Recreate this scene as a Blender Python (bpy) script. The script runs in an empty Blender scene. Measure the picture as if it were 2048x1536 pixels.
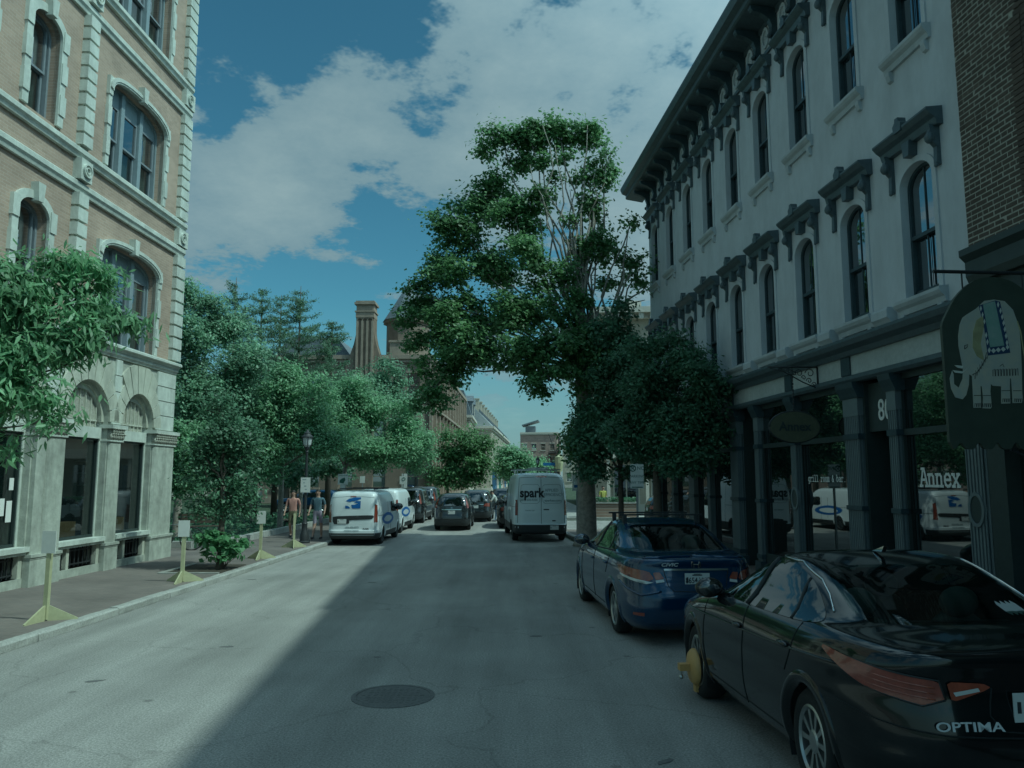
import bpy, bmesh, math, random
import numpy as np
from mathutils import Vector, Matrix
from mathutils.geometry import delaunay_2d_cdt
random.seed(7)
RNG = np.random.default_rng(11)
PI = math.pi
scene = bpy.context.scene
COL = scene.collection

# ------------------------------------------------------------------ camera, sky, sun, exposure
F_PX = 1540.0
PITCH = math.atan(187 / F_PX)
cam_d = bpy.data.cameras.new('camera')
cam = bpy.data.objects.new('camera', cam_d); COL.objects.link(cam)
cam_d.sensor_width = 36; cam_d.lens = 36 * F_PX / 2048
cam_d.clip_start = .05; cam_d.clip_end = 5000
cam.location = (0, 0, 2.3); cam.rotation_euler = (PI / 2 + PITCH, 0, 0)
scene.camera = cam

SUN = Vector((8.45, -3.35, 12.6)).normalized()
elev = math.asin(SUN.z); azim = math.atan2(SUN.x, SUN.y)
sl = bpy.data.lights.new('sun', 'SUN'); sl.energy = 2.25; sl.angle = math.radians(.9); sl.color = (1, .95, .76)
so = bpy.data.objects.new('sun', sl); COL.objects.link(so)
so.rotation_euler = SUN.to_track_quat('Z', 'Y').to_euler(); so.location = SUN * 60

def pix_dir(px, py):
    a = (px - 1024) / F_PX; b = (768 - py) / F_PX; c, s = math.cos(PITCH), math.sin(PITCH)
    return Vector((a, c - b * s, s + b * c)).normalized()

world = bpy.data.worlds.new('World'); scene.world = world; world.use_nodes = True
def build_world():
    nt = world.node_tree; nt.nodes.clear(); N = nt.nodes.new; L = nt.links.new
    out = N('ShaderNodeOutputWorld'); bg = N('ShaderNodeBackground'); bg.inputs[1].default_value = .15
    sky = N('ShaderNodeTexSky'); sky.sky_type = 'NISHITA'; sky.sun_disc = False
    sky.sun_elevation = elev; sky.sun_rotation = azim; sky.altitude = 50; sky.air_density = 1.0; sky.dust_density = .6; sky.ozone_density = 2.0
    tc = N('ShaderNodeTexCoord')
    def M(op, a, b=None, clamp=False):
        n = N('ShaderNodeMath'); n.operation = op; n.use_clamp = clamp
        for i, v in enumerate((a, b)):
            if v is None: continue
            if isinstance(v, (int, float)): n.inputs[i].default_value = v
            else: L(v, n.inputs[i])
        return n.outputs[0]
    sep = N('ShaderNodeSeparateXYZ'); L(tc.outputs['Generated'], sep.inputs[0])
    zc = M('ADD', M('MAXIMUM', sep.outputs[2], 0.0), .16)
    cmb = N('ShaderNodeCombineXYZ'); L(M('DIVIDE', sep.outputs[0], zc), cmb.inputs[0]); L(M('DIVIDE', sep.outputs[1], zc), cmb.inputs[1])
    def noise(sc, det, rough, w=0, vec=None, dist=0.0):
        n = N('ShaderNodeTexNoise'); n.noise_dimensions = '4D'; n.inputs['Scale'].default_value = sc; n.inputs['Detail'].default_value = det
        n.inputs['Roughness'].default_value = rough; n.inputs['W'].default_value = w; n.inputs['Distortion'].default_value = dist
        L(vec if vec is not None else cmb.outputs[0], n.inputs['Vector']); return n.outputs['Fac']
    n1 = noise(2.9, 6, .66, 1.7); n2 = noise(.9, 1, .5, 4.2)
    acc = M('ADD', M('MULTIPLY', M('SUBTRACT', n1, .5), 2.9), M('MULTIPLY', M('SUBTRACT', n2, .5), .7))
    acc = M('ADD', acc, .06)
    # cloud banks and clear patches: world directions on the sky
    blobs = [(560, 380, 150, .42), (440, 300, 120, .42), (640, 230, 130, .36), (850, 210, 190, .36), (1130, 200, 220, .34), (1380, 230, 220, .36),
             (1000, 320, 110, .22), (1265, 480, 90, .30), (760, 560, 70, .18), (720, 65, 45, .28),
             (520, 60, 160, -.60), (800, 60, 100, -.30), (740, 415, 75, -.62), (880, 470, 90, -.45), (560, 570, 110, -.40), (740, 650, 120, -.30), (855, 262, 40, -.38), (450, 238, 40, -.35)]
    for px, py, r, amp in blobs:
        d = pix_dir(px, py); k = 1.0 / (1 - math.cos(r / F_PX))
        dp = N('ShaderNodeVectorMath'); dp.operation = 'DOT_PRODUCT'; L(tc.outputs['Generated'], dp.inputs[0]); dp.inputs[1].default_value = d
        e = M('POWER', math.e, M('MULTIPLY', M('SUBTRACT', dp.outputs['Value'], 1.0), k))
        acc = M('ADD', acc, M('MULTIPLY', e, amp))
    mr = N('ShaderNodeMapRange'); mr.interpolation_type = 'SMOOTHSTEP'; L(acc, mr.inputs['Value'])
    mr.inputs['From Min'].default_value = -.02; mr.inputs['From Max'].default_value = .22
    hz = N('ShaderNodeMapRange'); hz.interpolation_type = 'SMOOTHSTEP'; L(sep.outputs[2], hz.inputs['Value'])
    hz.inputs['From Min'].default_value = .02; hz.inputs['From Max'].default_value = .22
    fac = M('MULTIPLY', mr.outputs[0], M('ADD', M('MULTIPLY', hz.outputs[0], .5), .45), True)
    hf = M('MULTIPLY', M('SUBTRACT', 1.0, hz.outputs[0]), .72); fac = M('MAXIMUM', fac, hf)      # haze along the horizon
    shade = n2
    cr = N('ShaderNodeMix'); cr.data_type = 'RGBA'; L(M('MULTIPLY', M('SUBTRACT', acc, .1), 1.1, True), cr.inputs[0]); cr.inputs[6].default_value = (1.40, 1.60, 1.62, 1); cr.inputs[7].default_value = (2.05, 2.1, 1.95, 1)
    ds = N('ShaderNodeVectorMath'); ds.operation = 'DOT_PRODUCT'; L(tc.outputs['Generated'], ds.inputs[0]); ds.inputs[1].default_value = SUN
    fill_boost = M('ADD', M('MULTIPLY', M('POWER', M('MAXIMUM', ds.outputs['Value'], 0.0), 2.5), 6.0), 1.0)   # clouds boosted towards the sun, mostly out of view, as added ambient fill
    gm = N('ShaderNodeVectorMath'); gm.operation = 'SCALE'; L(cr.outputs[2], gm.inputs[0]); L(fill_boost, gm.inputs['Scale'])
    # sky itself a little deeper overhead
    mul = N('ShaderNodeMix'); mul.data_type = 'RGBA'; mul.blend_type = 'MULTIPLY'; mul.inputs[0].default_value = 1
    L(sky.outputs[0], mul.inputs[6]); mul.inputs[7].default_value = (.35, .455, .37, 1)
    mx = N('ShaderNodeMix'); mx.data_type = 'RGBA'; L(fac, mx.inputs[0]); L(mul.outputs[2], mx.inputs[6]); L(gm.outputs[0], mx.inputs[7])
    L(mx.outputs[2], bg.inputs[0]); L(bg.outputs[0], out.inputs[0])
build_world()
world.cycles.sampling_method = 'MANUAL'; world.cycles.sample_map_resolution = 512
scene.view_settings.view_transform = 'Standard'; scene.view_settings.look = 'None'
scene.view_settings.gamma = 1; scene.view_settings.use_curve_mapping = False
scene.view_settings.exposure = .26
scene.view_settings.use_white_balance = True
scene.view_settings.white_balance_temperature = 5000
scene.view_settings.white_balance_tint = -14
scene.cycles.max_bounces = 5; scene.cycles.transparent_max_bounces = 6; scene.cycles.diffuse_bounces = 4; scene.cycles.glossy_bounces = 3; scene.cycles.transmission_bounces = 3

# ------------------------------------------------------------------ materials
MATS = {}
def mat(name, col, rough=.6, var=0.0, vscale=6.0, bump=0.0, bscale=40.0, metal=0.0, coat=0.0, spec=.5, ior=None, alpha=None, col2=None, stain=0.0, emit=None, island=0.0, transl=0.0):
    if name in MATS: return MATS[name]
    m = bpy.data.materials.new(name); m.use_nodes = True; MATS[name] = m
    nt = m.node_tree; N = nt.nodes.new; L = nt.links.new
    b = nt.nodes['Principled BSDF']
    b.inputs['Base Color'].default_value = (*col, 1); b.inputs['Roughness'].default_value = rough
    b.inputs['Metallic'].default_value = metal; b.inputs['Coat Weight'].default_value = coat; b.inputs['Coat Roughness'].default_value = .03
    b.inputs['Specular IOR Level'].default_value = spec
    if ior: b.inputs['IOR'].default_value = ior
    if emit: b.inputs['Emission Color'].default_value = (*emit[0], 1); b.inputs['Emission Strength'].default_value = emit[1]
    geo = N('ShaderNodeNewGeometry')
    src = None
    if var or col2:
        n = N('ShaderNodeTexNoise'); n.inputs['Scale'].default_value = vscale; n.inputs['Detail'].default_value = 6; n.inputs['Roughness'].default_value = .65
        L(geo.outputs['Position'], n.inputs['Vector'])
        mr = N('ShaderNodeMapRange'); mr.inputs['From Min'].default_value = .3; mr.inputs['From Max'].default_value = .7; L(n.outputs['Fac'], mr.inputs['Value'])
        mx = N('ShaderNodeMix'); mx.data_type = 'RGBA'; L(mr.outputs[0], mx.inputs[0])
        c2 = col2 if col2 else tuple(min(1, c * (1 + var)) for c in col)
        c1 = col if col2 else tuple(c * (1 - var) for c in col)
        mx.inputs[6].default_value = (*c1, 1); mx.inputs[7].default_value = (*c2, 1); src = mx.outputs[2]
    if stain:
        n = N('ShaderNodeTexNoise'); n.inputs['Scale'].default_value = 1.1; n.inputs['Detail'].default_value = 8; n.inputs['Roughness'].default_value = .7
        mp = N('ShaderNodeMapping'); mp.inputs['Scale'].default_value = (1.6, 1.6, .45); L(geo.outputs['Position'], mp.inputs[0]); L(mp.outputs[0], n.inputs['Vector'])
        mr = N('ShaderNodeMapRange'); mr.inputs['From Min'].default_value = .42; mr.inputs['From Max'].default_value = .72; mr.inputs['To Min'].default_value = 1; mr.inputs['To Max'].default_value = 1 - stain; L(n.outputs['Fac'], mr.inputs['Value'])
        mm = N('ShaderNodeMix'); mm.data_type = 'RGBA'; mm.blend_type = 'MULTIPLY'; mm.inputs[0].default_value = 1
        if src: L(src, mm.inputs[6])
        else: mm.inputs[6].default_value = (*col, 1)
        L(mr.outputs[0], mm.inputs[7]); src = mm.outputs[2]
    if island:
        mr = N('ShaderNodeMapRange'); mr.inputs['To Min'].default_value = 1 - island; mr.inputs['To Max'].default_value = 1 + island; L(geo.outputs['Random Per Island'], mr.inputs['Value'])
        mm = N('ShaderNodeMix'); mm.data_type = 'RGBA'; mm.blend_type = 'MULTIPLY'; mm.inputs[0].default_value = 1
        if src: L(src, mm.inputs[6])
        else: mm.inputs[6].default_value = (*col, 1)
        L(mr.outputs[0], mm.inputs[7]); src = mm.outputs[2]
    if src: L(src, b.inputs['Base Color'])
    if bump:
        n = N('ShaderNodeTexNoise'); n.inputs['Scale'].default_value = bscale; n.inputs['Detail'].default_value = 5; L(geo.outputs['Position'], n.inputs['Vector'])
        bp = N('ShaderNodeBump'); bp.inputs['Strength'].default_value = bump; bp.inputs['Distance'].default_value = .02; L(n.outputs['Fac'], bp.inputs['Height']); L(bp.outputs[0], b.inputs['Normal'])
    if transl:
        tr = N('ShaderNodeBsdfTranslucent'); ms = N('ShaderNodeMixShader'); ms.inputs[0].default_value = transl
        if src:
            L(src, tr.inputs[0])
        else: tr.inputs[0].default_value = (*col, 1)
        L(b.outputs[0], ms.inputs[1]); L(tr.outputs[0], ms.inputs[2]); L(ms.outputs[0], nt.nodes['Material Output'].inputs[0])
    if alpha is not None:
        t = N('ShaderNodeBsdfTransparent'); t.inputs[0].default_value = (*alpha[1], 1); ms = N('ShaderNodeMixShader'); ms.inputs[0].default_value = alpha[0]
        L(b.outputs[0], ms.inputs[1]); L(t.outputs[0], ms.inputs[2]); L(ms.outputs[0], nt.nodes['Material Output'].inputs[0])
    return m

def brick_mat(name, c1, c2, mortar, bw, bh, msize, bump=.5, plane='yz', scale=1.0):
    m = bpy.data.materials.new(name); m.use_nodes = True; MATS[name] = m
    nt = m.node_tree; N = nt.nodes.new; L = nt.links.new; b = nt.nodes['Principled BSDF']; b.inputs['Roughness'].default_value = .85
    tc = N('ShaderNodeTexCoord'); sp = N('ShaderNodeSeparateXYZ'); cb = N('ShaderNodeCombineXYZ'); L(tc.outputs['Object'], sp.inputs[0])
    ax = {'x': 0, 'y': 1, 'z': 2}
    L(sp.outputs[ax[plane[0]]], cb.inputs[0]); L(sp.outputs[ax[plane[1]]], cb.inputs[1])
    t = N('ShaderNodeTexBrick'); L(cb.outputs[0], t.inputs['Vector'])
    t.inputs['Scale'].default_value = 1; t.inputs['Brick Width'].default_value = bw; t.inputs['Row Height'].default_value = bh; t.inputs['Mortar Size'].default_value = msize
    t.inputs['Color1'].default_value = (*c1, 1); t.inputs['Color2'].default_value = (*c2, 1); t.inputs['Mortar'].default_value = (*mortar, 1); t.inputs['Mortar Smooth'].default_value = .2
    n = N('ShaderNodeTexNoise'); n.inputs['Scale'].default_value = .8; n.inputs['Detail'].default_value = 7; L(tc.outputs['Object'], n.inputs['Vector'])
    mr = N('ShaderNodeMapRange'); mr.inputs['From Min'].default_value = .3; mr.inputs['From Max'].default_value = .7; mr.inputs['To Min'].default_value = .78; mr.inputs['To Max'].default_value = 1.15; L(n.outputs['Fac'], mr.inputs['Value'])
    mm = N('ShaderNodeMix'); mm.data_type = 'RGBA'; mm.blend_type = 'MULTIPLY'; mm.inputs[0].default_value = 1; L(t.outputs['Color'], mm.inputs[6]); L(mr.outputs[0], mm.inputs[7]); L(mm.outputs[2], b.inputs['Base Color'])
    bp = N('ShaderNodeBump'); bp.invert = True; bp.inputs['Strength'].default_value = bump; bp.inputs['Distance'].default_value = .01; L(t.outputs['Fac'], bp.inputs['Height']); L(bp.outputs[0], b.inputs['Normal'])
    return m

mat('stone', (.55, .585, .52), .8, .12, 5, .25, 30, stain=.35)
mat('stone_ground', (.50, .51, .42), .8, .12, 4, .3, 25, stain=.35)
mat('stone_pier', (.43, .45, .385), .85, .2, 5, .3, 30, stain=.45)
mat('carved', (.36, .36, .30), .85, .25, 20, 1.0, 28)
mat('granite', (.36, .36, .33), .8, .25, 30, .5, 60, stain=.3)
brick_mat('tan_brick', (.385, .295, .225), (.32, .245, .185), (.41, .35, .285), .21, .068, .006, .4)
brick_mat('far_brick', (.27, .20, .15), (.22, .16, .12), (.3, .26, .22), .5, .16, .02, .4)
mat('grey_paint', (.20, .23, .25), .5, .08, 8)
mat('blue_frame', (.23, .28, .30), .5, .08, 8)
mat('glass', (.010, .016, .018), .02, spec=.5, ior=4.0)
mat('shop_glass', (.006, .010, .010), .015, spec=.5, ior=2.3)
mat('clear_pane', (.01, .016, .016), .02, spec=.5, ior=2.5, alpha=(.42, (.8, .9, .88)))
mat('curtain', (.22, .25, .22), .9, .2, 3)
mat('dark_void', (.012, .014, .014), .9)
mat('iron', (.025, .028, .03), .55)
mat('stucco', (.52, .545, .57), .85, .05, 2.5, .12, 90, stain=.18)
mat('stucco_trim', (.46, .49, .51), .8, .06, 5, .1, 50, stain=.2)
mat('navy_trim', (.075, .10, .113), .45, .2, 9, .1, 40)
mat('navy_dark', (.035, .055, .065), .5, .2, 9)
mat('fascia_stone', (.42, .45, .44), .8, .12, 12, .15, 60, stain=.15)
mat('column_paint', (.14, .165, .17), .5, .08, 6, .05, 40)
mat('shop_dark', (.03, .042, .04), .5, .15, 8)
mat('mortar', (.34, .33, .28), .9, .2, 30, .3, 80)
mat('red_brick', (.085, .068, .052), .85, .25, 3.0, .5, 70, island=.25)
mat('black_paint', (.006, .008, .010), .25, coat=1.0)
mat('white_text', (.72, .72, .68), .6)
mat('wood', (.35, .22, .10), .6, .2, 10)
mat('bark', (.10, .085, .065), .9, .3, 14, .8, 30)
mat('bark_pale', (.26, .24, .205), .9, .35, 9, .6, 30)
mat('soil', (.05, .042, .03), .95, .3, 12, .6, 30)

# ------------------------------------------------------------------ mesh helpers
class MB:
    def __init__(self): self.v = []; self.f = []; self.mi = []
    def add(self, vs, fs, mi=0):
        o = len(self.v); self.v += [tuple(map(float, p)) for p in vs]; self.f += [tuple(i + o for i in f) for f in fs]; self.mi += [mi] * len(fs)
        return self
    def box(self, x0, x1, y0, y1, z0, z1):
        if x0 > x1: x0, x1 = x1, x0
        if y0 > y1: y0, y1 = y1, y0
        if z0 > z1: z0, z1 = z1, z0
        return self.add([(x0, y0, z0), (x1, y0, z0), (x1, y1, z0), (x0, y1, z0), (x0, y0, z1), (x1, y0, z1), (x1, y1, z1), (x0, y1, z1)],
                        [(0, 3, 2, 1), (4, 5, 6, 7), (0, 1, 5, 4), (1, 2, 6, 5), (2, 3, 7, 6), (3, 0, 4, 7)])
    def prism(self, pts, fn, a0, a1, caps=True):           # pts 2-D loop, fn(p, a) -> 3-D
        n = len(pts); vs = [fn(p, a0) for p in pts] + [fn(p, a1) for p in pts]
        fs = [(i, (i + 1) % n, n + (i + 1) % n, n + i) for i in range(n)]
        if caps: fs += [tuple(range(n))[::-1], tuple(range(n, 2 * n))]
        return self.add(vs, fs)
    def tube(self, pts, r, seg=8, cap=True):
        pts = [Vector(p) for p in pts]; rs = r if isinstance(r, (list, tuple)) else [r] * len(pts)
        vs = []; fs = []; prev = None
        for i, p in enumerate(pts):
            t = (pts[min(i + 1, len(pts) - 1)] - pts[max(i - 1, 0)])
            t = t.normalized() if t.length > 1e-9 else Vector((0, 0, 1))
            if prev is None: u = t.orthogonal().normalized()
            else:
                u = prev - t * prev.dot(t); u = u.normalized() if u.length > 1e-6 else t.orthogonal().normalized()
            prev = u; w = t.cross(u)
            for k in range(seg):
                a = 2 * PI * k / seg; vs.append(p + (u * math.cos(a) + w * math.sin(a)) * rs[i])
        for i in range(len(pts) - 1):
            for k in range(seg):
                k2 = (k + 1) % seg; fs.append((i * seg + k, i * seg + k2, (i + 1) * seg + k2, (i + 1) * seg + k))
        if cap: fs += [tuple(range(seg))[::-1], tuple(range((len(pts) - 1) * seg, len(pts) * seg))]
        return self.add(vs, fs)
    def lathe(self, prof, c=(0, 0, 0), seg=24, axis='z', caps=True):
        vs = []; fs = []; n = len(prof)
        for r, h in prof:
            for k in range(seg):
                a = 2 * PI * k / seg; x, y = r * math.cos(a), r * math.sin(a)
                vs.append((c[0] + x, c[1] + y, c[2] + h) if axis == 'z' else (c[0] + x, c[1] + h, c[2] + y))
        for i in range(n - 1):
            for k in range(seg):
                k2 = (k + 1) % seg; fs.append((i * seg + k, i * seg + k2, (i + 1) * seg + k2, (i + 1) * seg + k))
        if caps: fs += [tuple(range(seg))[::-1], tuple(range((n - 1) * seg, n * seg))]
        return self.add(vs, fs)
    def ball(self, c, r, seg=10, rings=6):
        r = r if isinstance(r, (tuple, list)) else (r, r, r); vs = []; fs = []
        for i in range(rings + 1):
            t = PI * i / rings
            for k in range(seg):
                a = 2 * PI * k / seg; vs.append((c[0] + r[0] * math.sin(t) * math.cos(a), c[1] + r[1] * math.sin(t) * math.sin(a), c[2] + r[2] * math.cos(t)))
        for i in range(rings):
            for k in range(seg):
                k2 = (k + 1) % seg; fs.append((i * seg + k, (i + 1) * seg + k, (i + 1) * seg + k2, i * seg + k2))
        return self.add(vs, fs)
    def mesh(self, name, mats, smooth=False, sharp=None):
        me = bpy.data.meshes.new(name); me.from_pydata(self.v, [], self.f)
        for m in (mats if isinstance(mats, (list, tuple)) else [mats]): me.materials.append(MATS[m] if isinstance(m, str) else m)
        if any(self.mi): me.polygons.foreach_set('material_index', self.mi)
        if smooth:
            me.polygons.foreach_set('use_smooth', [True] * len(me.polygons))
            if sharp: me.set_sharp_from_angle(angle=math.radians(sharp))
        me.update(); return me
    def build(self, name, mats, parent=None, smooth=False, sharp=None, fix=True):
        me = self.mesh(name, mats, False)
        if fix:
            bm = bmesh.new(); bm.from_mesh(me); bmesh.ops.recalc_face_normals(bm, faces=bm.faces); bm.to_mesh(me); bm.free()
        if smooth:
            me.polygons.foreach_set('use_smooth', [True] * len(me.polygons))
            if sharp: me.set_sharp_from_angle(angle=math.radians(sharp))
        return link(name, me, parent)
def link(name, me, parent=None, loc=None, rz=0):
    o = bpy.data.objects.new(name, me); COL.objects.link(o)
    if parent is not None: o.parent = parent
    if loc is not None: o.location = loc
    if rz: o.rotation_euler = (0, 0, rz)
    return o
def tag(o, label, cat, group=None, kind=None):
    o['label'] = label; o['category'] = cat
    if group: o['group'] = group
    if kind: o['kind'] = kind
    return o
def thing(name, label, cat, loc=(0, 0, 0), rz=0, group=None):
    o = bpy.data.objects.new(name, None); COL.objects.link(o); o.empty_display_size = .2
    o.location = loc; o.rotation_euler = (0, 0, rz); return tag(o, label, cat, group)
def part_empty(name, parent, loc=(0, 0, 0), rot=(0, 0, 0)):
    o = bpy.data.objects.new(name, None); COL.objects.link(o); o.empty_display_size = .1; o.parent = parent; o.location = loc; o.rotation_euler = rot; return o
def struct(o): o['kind'] = 'structure'; return o
def copy_tree(o, parent=None):
    c = o.copy(); COL.objects.link(c)
    if parent is not None: c.parent = parent
    for ch in list(o.children): copy_tree(ch, c)
    return c
def text(name, body, size, m, parent, mtx, depth=.002, bold=0.0, align='CENTER', sx=1.0, shear=0.0, space=1.0):
    cu = bpy.data.curves.new(name, 'FONT'); cu.body = body; cu.size = size; cu.extrude = depth; cu.offset = bold; cu.align_x = align; cu.align_y = 'CENTER'; cu.shear = shear; cu.space_character = space; cu.resolution_u = 3
    t = bpy.data.objects.new(name + '_curve', cu); COL.objects.link(t)
    dg = bpy.context.evaluated_depsgraph_get(); me = bpy.data.meshes.new_from_object(t.evaluated_get(dg))
    bpy.data.objects.remove(t); bpy.data.curves.remove(cu)
    me.name = name; me.materials.clear(); me.materials.append(MATS[m])
    me.transform(mtx @ Matrix.Diagonal((sx, 1, 1, 1)))
    return link(name, me, parent)
def frame_mtx(origin, xdir, ydir):
    x = Vector(xdir).normalized(); y = Vector(ydir).normalized(); z = x.cross(y).normalized(); y = z.cross(x)
    return Matrix(((x.x, y.x, z.x, origin[0]), (x.y, y.y, z.y, origin[1]), (x.z, y.z, z.z, origin[2]), (0, 0, 0, 1)))
def tess(loop, holes=(), grid=None):
    """triangulate a 2-D loop (with holes, and extra interior points on a grid) -> verts, tris"""
    vs = [Vector(p) for p in loop]; n = len(vs); es = [(i, (i + 1) % n) for i in range(n)]
    for h in holes:
        o = len(vs); k = len(h); vs += [Vector(p) for p in h]; es += [(o + i, o + (i + 1) % k) for i in range(k)]
    if grid:
        xs = [p[0] for p in loop]; ys = [p[1] for p in loop]
        nx = int((max(xs) - min(xs)) / grid) + 1; ny = int((max(ys) - min(ys)) / grid) + 1
        for i in range(1, nx):
            for j in range(1, ny):
                vs.append(Vector((min(xs) + i * grid, min(ys) + j * grid)))
    r = delaunay_2d_cdt(vs, es, [], 0, 1e-5)
    V = [tuple(p) for p in r[0]]
    def inside(q, lp):
        c = False; j = len(lp) - 1
        for i in range(len(lp)):
            (xi, yi), (xj, yj) = lp[i][:2], lp[j][:2]
            if (yi > q[1]) != (yj > q[1]) and q[0] < (xj - xi) * (q[1] - yi) / (yj - yi) + xi: c = not c
            j = i
        return c
    T = []
    bbs = [(min(p[0] for p in h), max(p[0] for p in h), min(p[1] for p in h), max(p[1] for p in h)) for h in holes]
    for f in r[2]:
        q = (sum(V[i][0] for i in f) / len(f), sum(V[i][1] for i in f) / len(f))
        if not inside(q, loop): continue
        if any(b[0] < q[0] < b[1] and b[2] < q[1] < b[3] and inside(q, h) for h, b in zip(holes, bbs)): continue
        T.append(tuple(f))
    return V, T
def arch_loop(s0, s1, z0, z1, rise, n=14, p=2.0):
    pts = [(s0, z0), (s1, z0)]
    if rise <= 0: return pts + [(s1, z1), (s0, z1)]
    c = (s0 + s1) / 2; a = (s1 - s0) / 2
    for i in range(n + 1):
        t = PI * i / n; ct, st = math.cos(t), math.sin(t)
        pts.append((c + a * math.copysign(abs(ct) ** (2 / p), ct), z1 - rise + rise * abs(st) ** (2 / p)))
    return pts
class Facade:
    """local frame of a street front: s along the street, o outwards, z up"""
    def __init__(self, parent, sg): self.p = parent; self.sg = sg
    def P(self, s, o, z): return (o, self.sg * s, z)
    def box(self, mb, s0, s1, o0, o1, z0, z1): return mb.box(o0, o1, self.sg * s0, self.sg * s1, z0, z1)
    def sheet(self, mb, loop, holes, o, depth):
        v, f = tess(loop, holes); mb.add([self.P(s, o, z) for s, z in v], f)
        for h in holes:
            k = len(h); mb.add([self.P(s, o, z) for s, z in h] + [self.P(s, o - depth, z) for s, z in h], [(i, (i + 1) % k, k + (i + 1) % k, k + i) for i in range(k)])
        return mb
    def band(self, mb, inner, outer, o0, o1, closed=False):
        n = len(inner); vs = [self.P(s, o1, z) for s, z in inner] + [self.P(s, o1, z) for s, z in outer] + [self.P(s, o0, z) for s, z in inner] + [self.P(s, o0, z) for s, z in outer]
        rng = range(n if closed else n - 1); fs = []
        for i in rng:
            j = (i + 1) % n
            fs += [(i, j, n + j, n + i), (n + i, n + j, 3 * n + j, 3 * n + i), (i, 2 * n + i, 2 * n + j, j)]
        if not closed:
            for i in (0, n - 1): fs.append((i, n + i, 3 * n + i, 2 * n + i))
        return mb.add(vs, fs)
    def panel(self, mb, loop, o):
        v, f = tess(loop); return mb.add([self.P(s, o, z) for s, z in v], f)

# ------------------------------------------------------------------ ground, road, pavements
def asphalt():
    m = bpy.data.materials.new('asphalt'); m.use_nodes = True; MATS['asphalt'] = m
    nt = m.node_tree; N = nt.nodes.new; L = nt.links.new; b = nt.nodes['Principled BSDF']; b.inputs['Roughness'].default_value = .85
    geo = N('ShaderNodeNewGeometry')
    def noise(sc, det, rough=.6, scale=None):
        n = N('ShaderNodeTexNoise'); n.inputs['Scale'].default_value = sc; n.inputs['Detail'].default_value = det; n.inputs['Roughness'].default_value = rough
        if scale:
            mp = N('ShaderNodeMapping'); mp.inputs['Scale'].default_value = scale; L(geo.outputs['Position'], mp.inputs[0]); L(mp.outputs[0], n.inputs['Vector'])
        else: L(geo.outputs['Position'], n.inputs['Vector'])
        return n.outputs['Fac']
    def ramp(v, a, b_, lo, hi):
        mr = N('ShaderNodeMapRange'); mr.inputs['From Min'].default_value = a; mr.inputs['From Max'].default_value = b_; mr.inputs['To Min'].default_value = lo; mr.inputs['To Max'].default_value = hi; L(v, mr.inputs['Value']); return mr.outputs[0]
    def mul(a, b_):
        n = N('ShaderNodeMath'); n.operation = 'MULTIPLY'; L(a, n.inputs[0]); L(b_, n.inputs[1]); return n.outputs[0]
    k = mul(mul(ramp(noise(1.0, 6, .6, (1.4, .12, 1)), .35, .65, .80, 1.12), ramp(noise(.45, 6), .35, .7, .84, 1.12)), ramp(noise(48, 4, .8), .35, .65, .55, 1.45))
    # wheel-path streaks and a crack network
    vo = N('ShaderNodeTexVoronoi'); vo.feature = 'DISTANCE_TO_EDGE'; vo.inputs['Scale'].default_value = .33
    wv = N('ShaderNodeTexNoise'); wv.inputs['Scale'].default_value = 1.3; wv.inputs['Detail'].default_value = 6; L(geo.outputs['Position'], wv.inputs['Vector'])
    ad = N('ShaderNodeVectorMath'); ad.operation = 'MULTIPLY_ADD'; L(wv.outputs['Color'], ad.inputs[0]); ad.inputs[1].default_value = (.9, .9, .9); L(geo.outputs['Position'], ad.inputs[2]); L(ad.outputs[0], vo.inputs['Vector'])
    k = mul(k, ramp(vo.outputs['Distance'], .0, .008, .78, 1.0))
    sp = N('ShaderNodeTexVoronoi'); sp.inputs['Scale'].default_value = .9; L(geo.outputs['Position'], sp.inputs['Vector'])
    k = mul(k, ramp(sp.outputs['Distance'], .03, .06, .6, 1.0))
    mx = N('ShaderNodeMix'); mx.data_type = 'RGBA'; mx.blend_type = 'MULTIPLY'; mx.inputs[0].default_value = 1; mx.inputs[6].default_value = (.285, .28, .258, 1); L(k, mx.inputs[7]); L(mx.outputs[2], b.inputs['Base Color'])
    bp = N('ShaderNodeBump'); bp.inputs['Strength'].default_value = .7; bp.inputs['Distance'].default_value = .012; L(noise(90, 3, .7), bp.inputs['Height']); L(bp.outputs[0], b.inputs['Normal'])
asphalt()
brick_mat('paving_brick', (.165, .138, .122), (.135, .116, .104), (.18, .17, .15), .2, .1, .006, .35, 'xy')
mat('lawn', (.035, .055, .025), .95, .5, 1.5, .8, 20)
mat('concrete', (.33, .33, .30), .85, .15, 6, .3, 50, stain=.25)

def kl(y): return -6.97 + .0265 * y           # left kerb line
def kr(y): return 4.55 - .083 * y             # right kerb line
def fl(y): return -10.2 + .0265 * y           # left building line
def fr(y): return 7.2 - .075 * y              # right building line
KH = .13
g = MB(); g.add([(-900, -300, -.02), (900, -300, -.02), (900, 1500, -.02), (-900, 1500, -.02)], [(0, 1, 2, 3)]); struct(g.build('ground', 'lawn'))
def sheet_poly(name, pts, z0, z1, m):
    mb = MB(); v, f = tess(pts); mb.add([(x, y, z1) for x, y in v], f)
    n = len(pts); mb.add([(x, y, z1) for x, y in pts] + [(x, y, z0) for x, y in pts], [(i, (i + 1) % n, n + (i + 1) % n, n + i) for i in range(n)])
    return struct(mb.build(name, m))
sheet_poly('road', [(kl(-12), -12), (kr(-12), -12), (kr(34), 34), (30, 34), (30, 42), (kr(45), 42), (2.2, 120), (8, 300), (-1, 300), (-6.5, 120), (kl(34), 34)], -.05, 0, 'asphalt')
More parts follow.
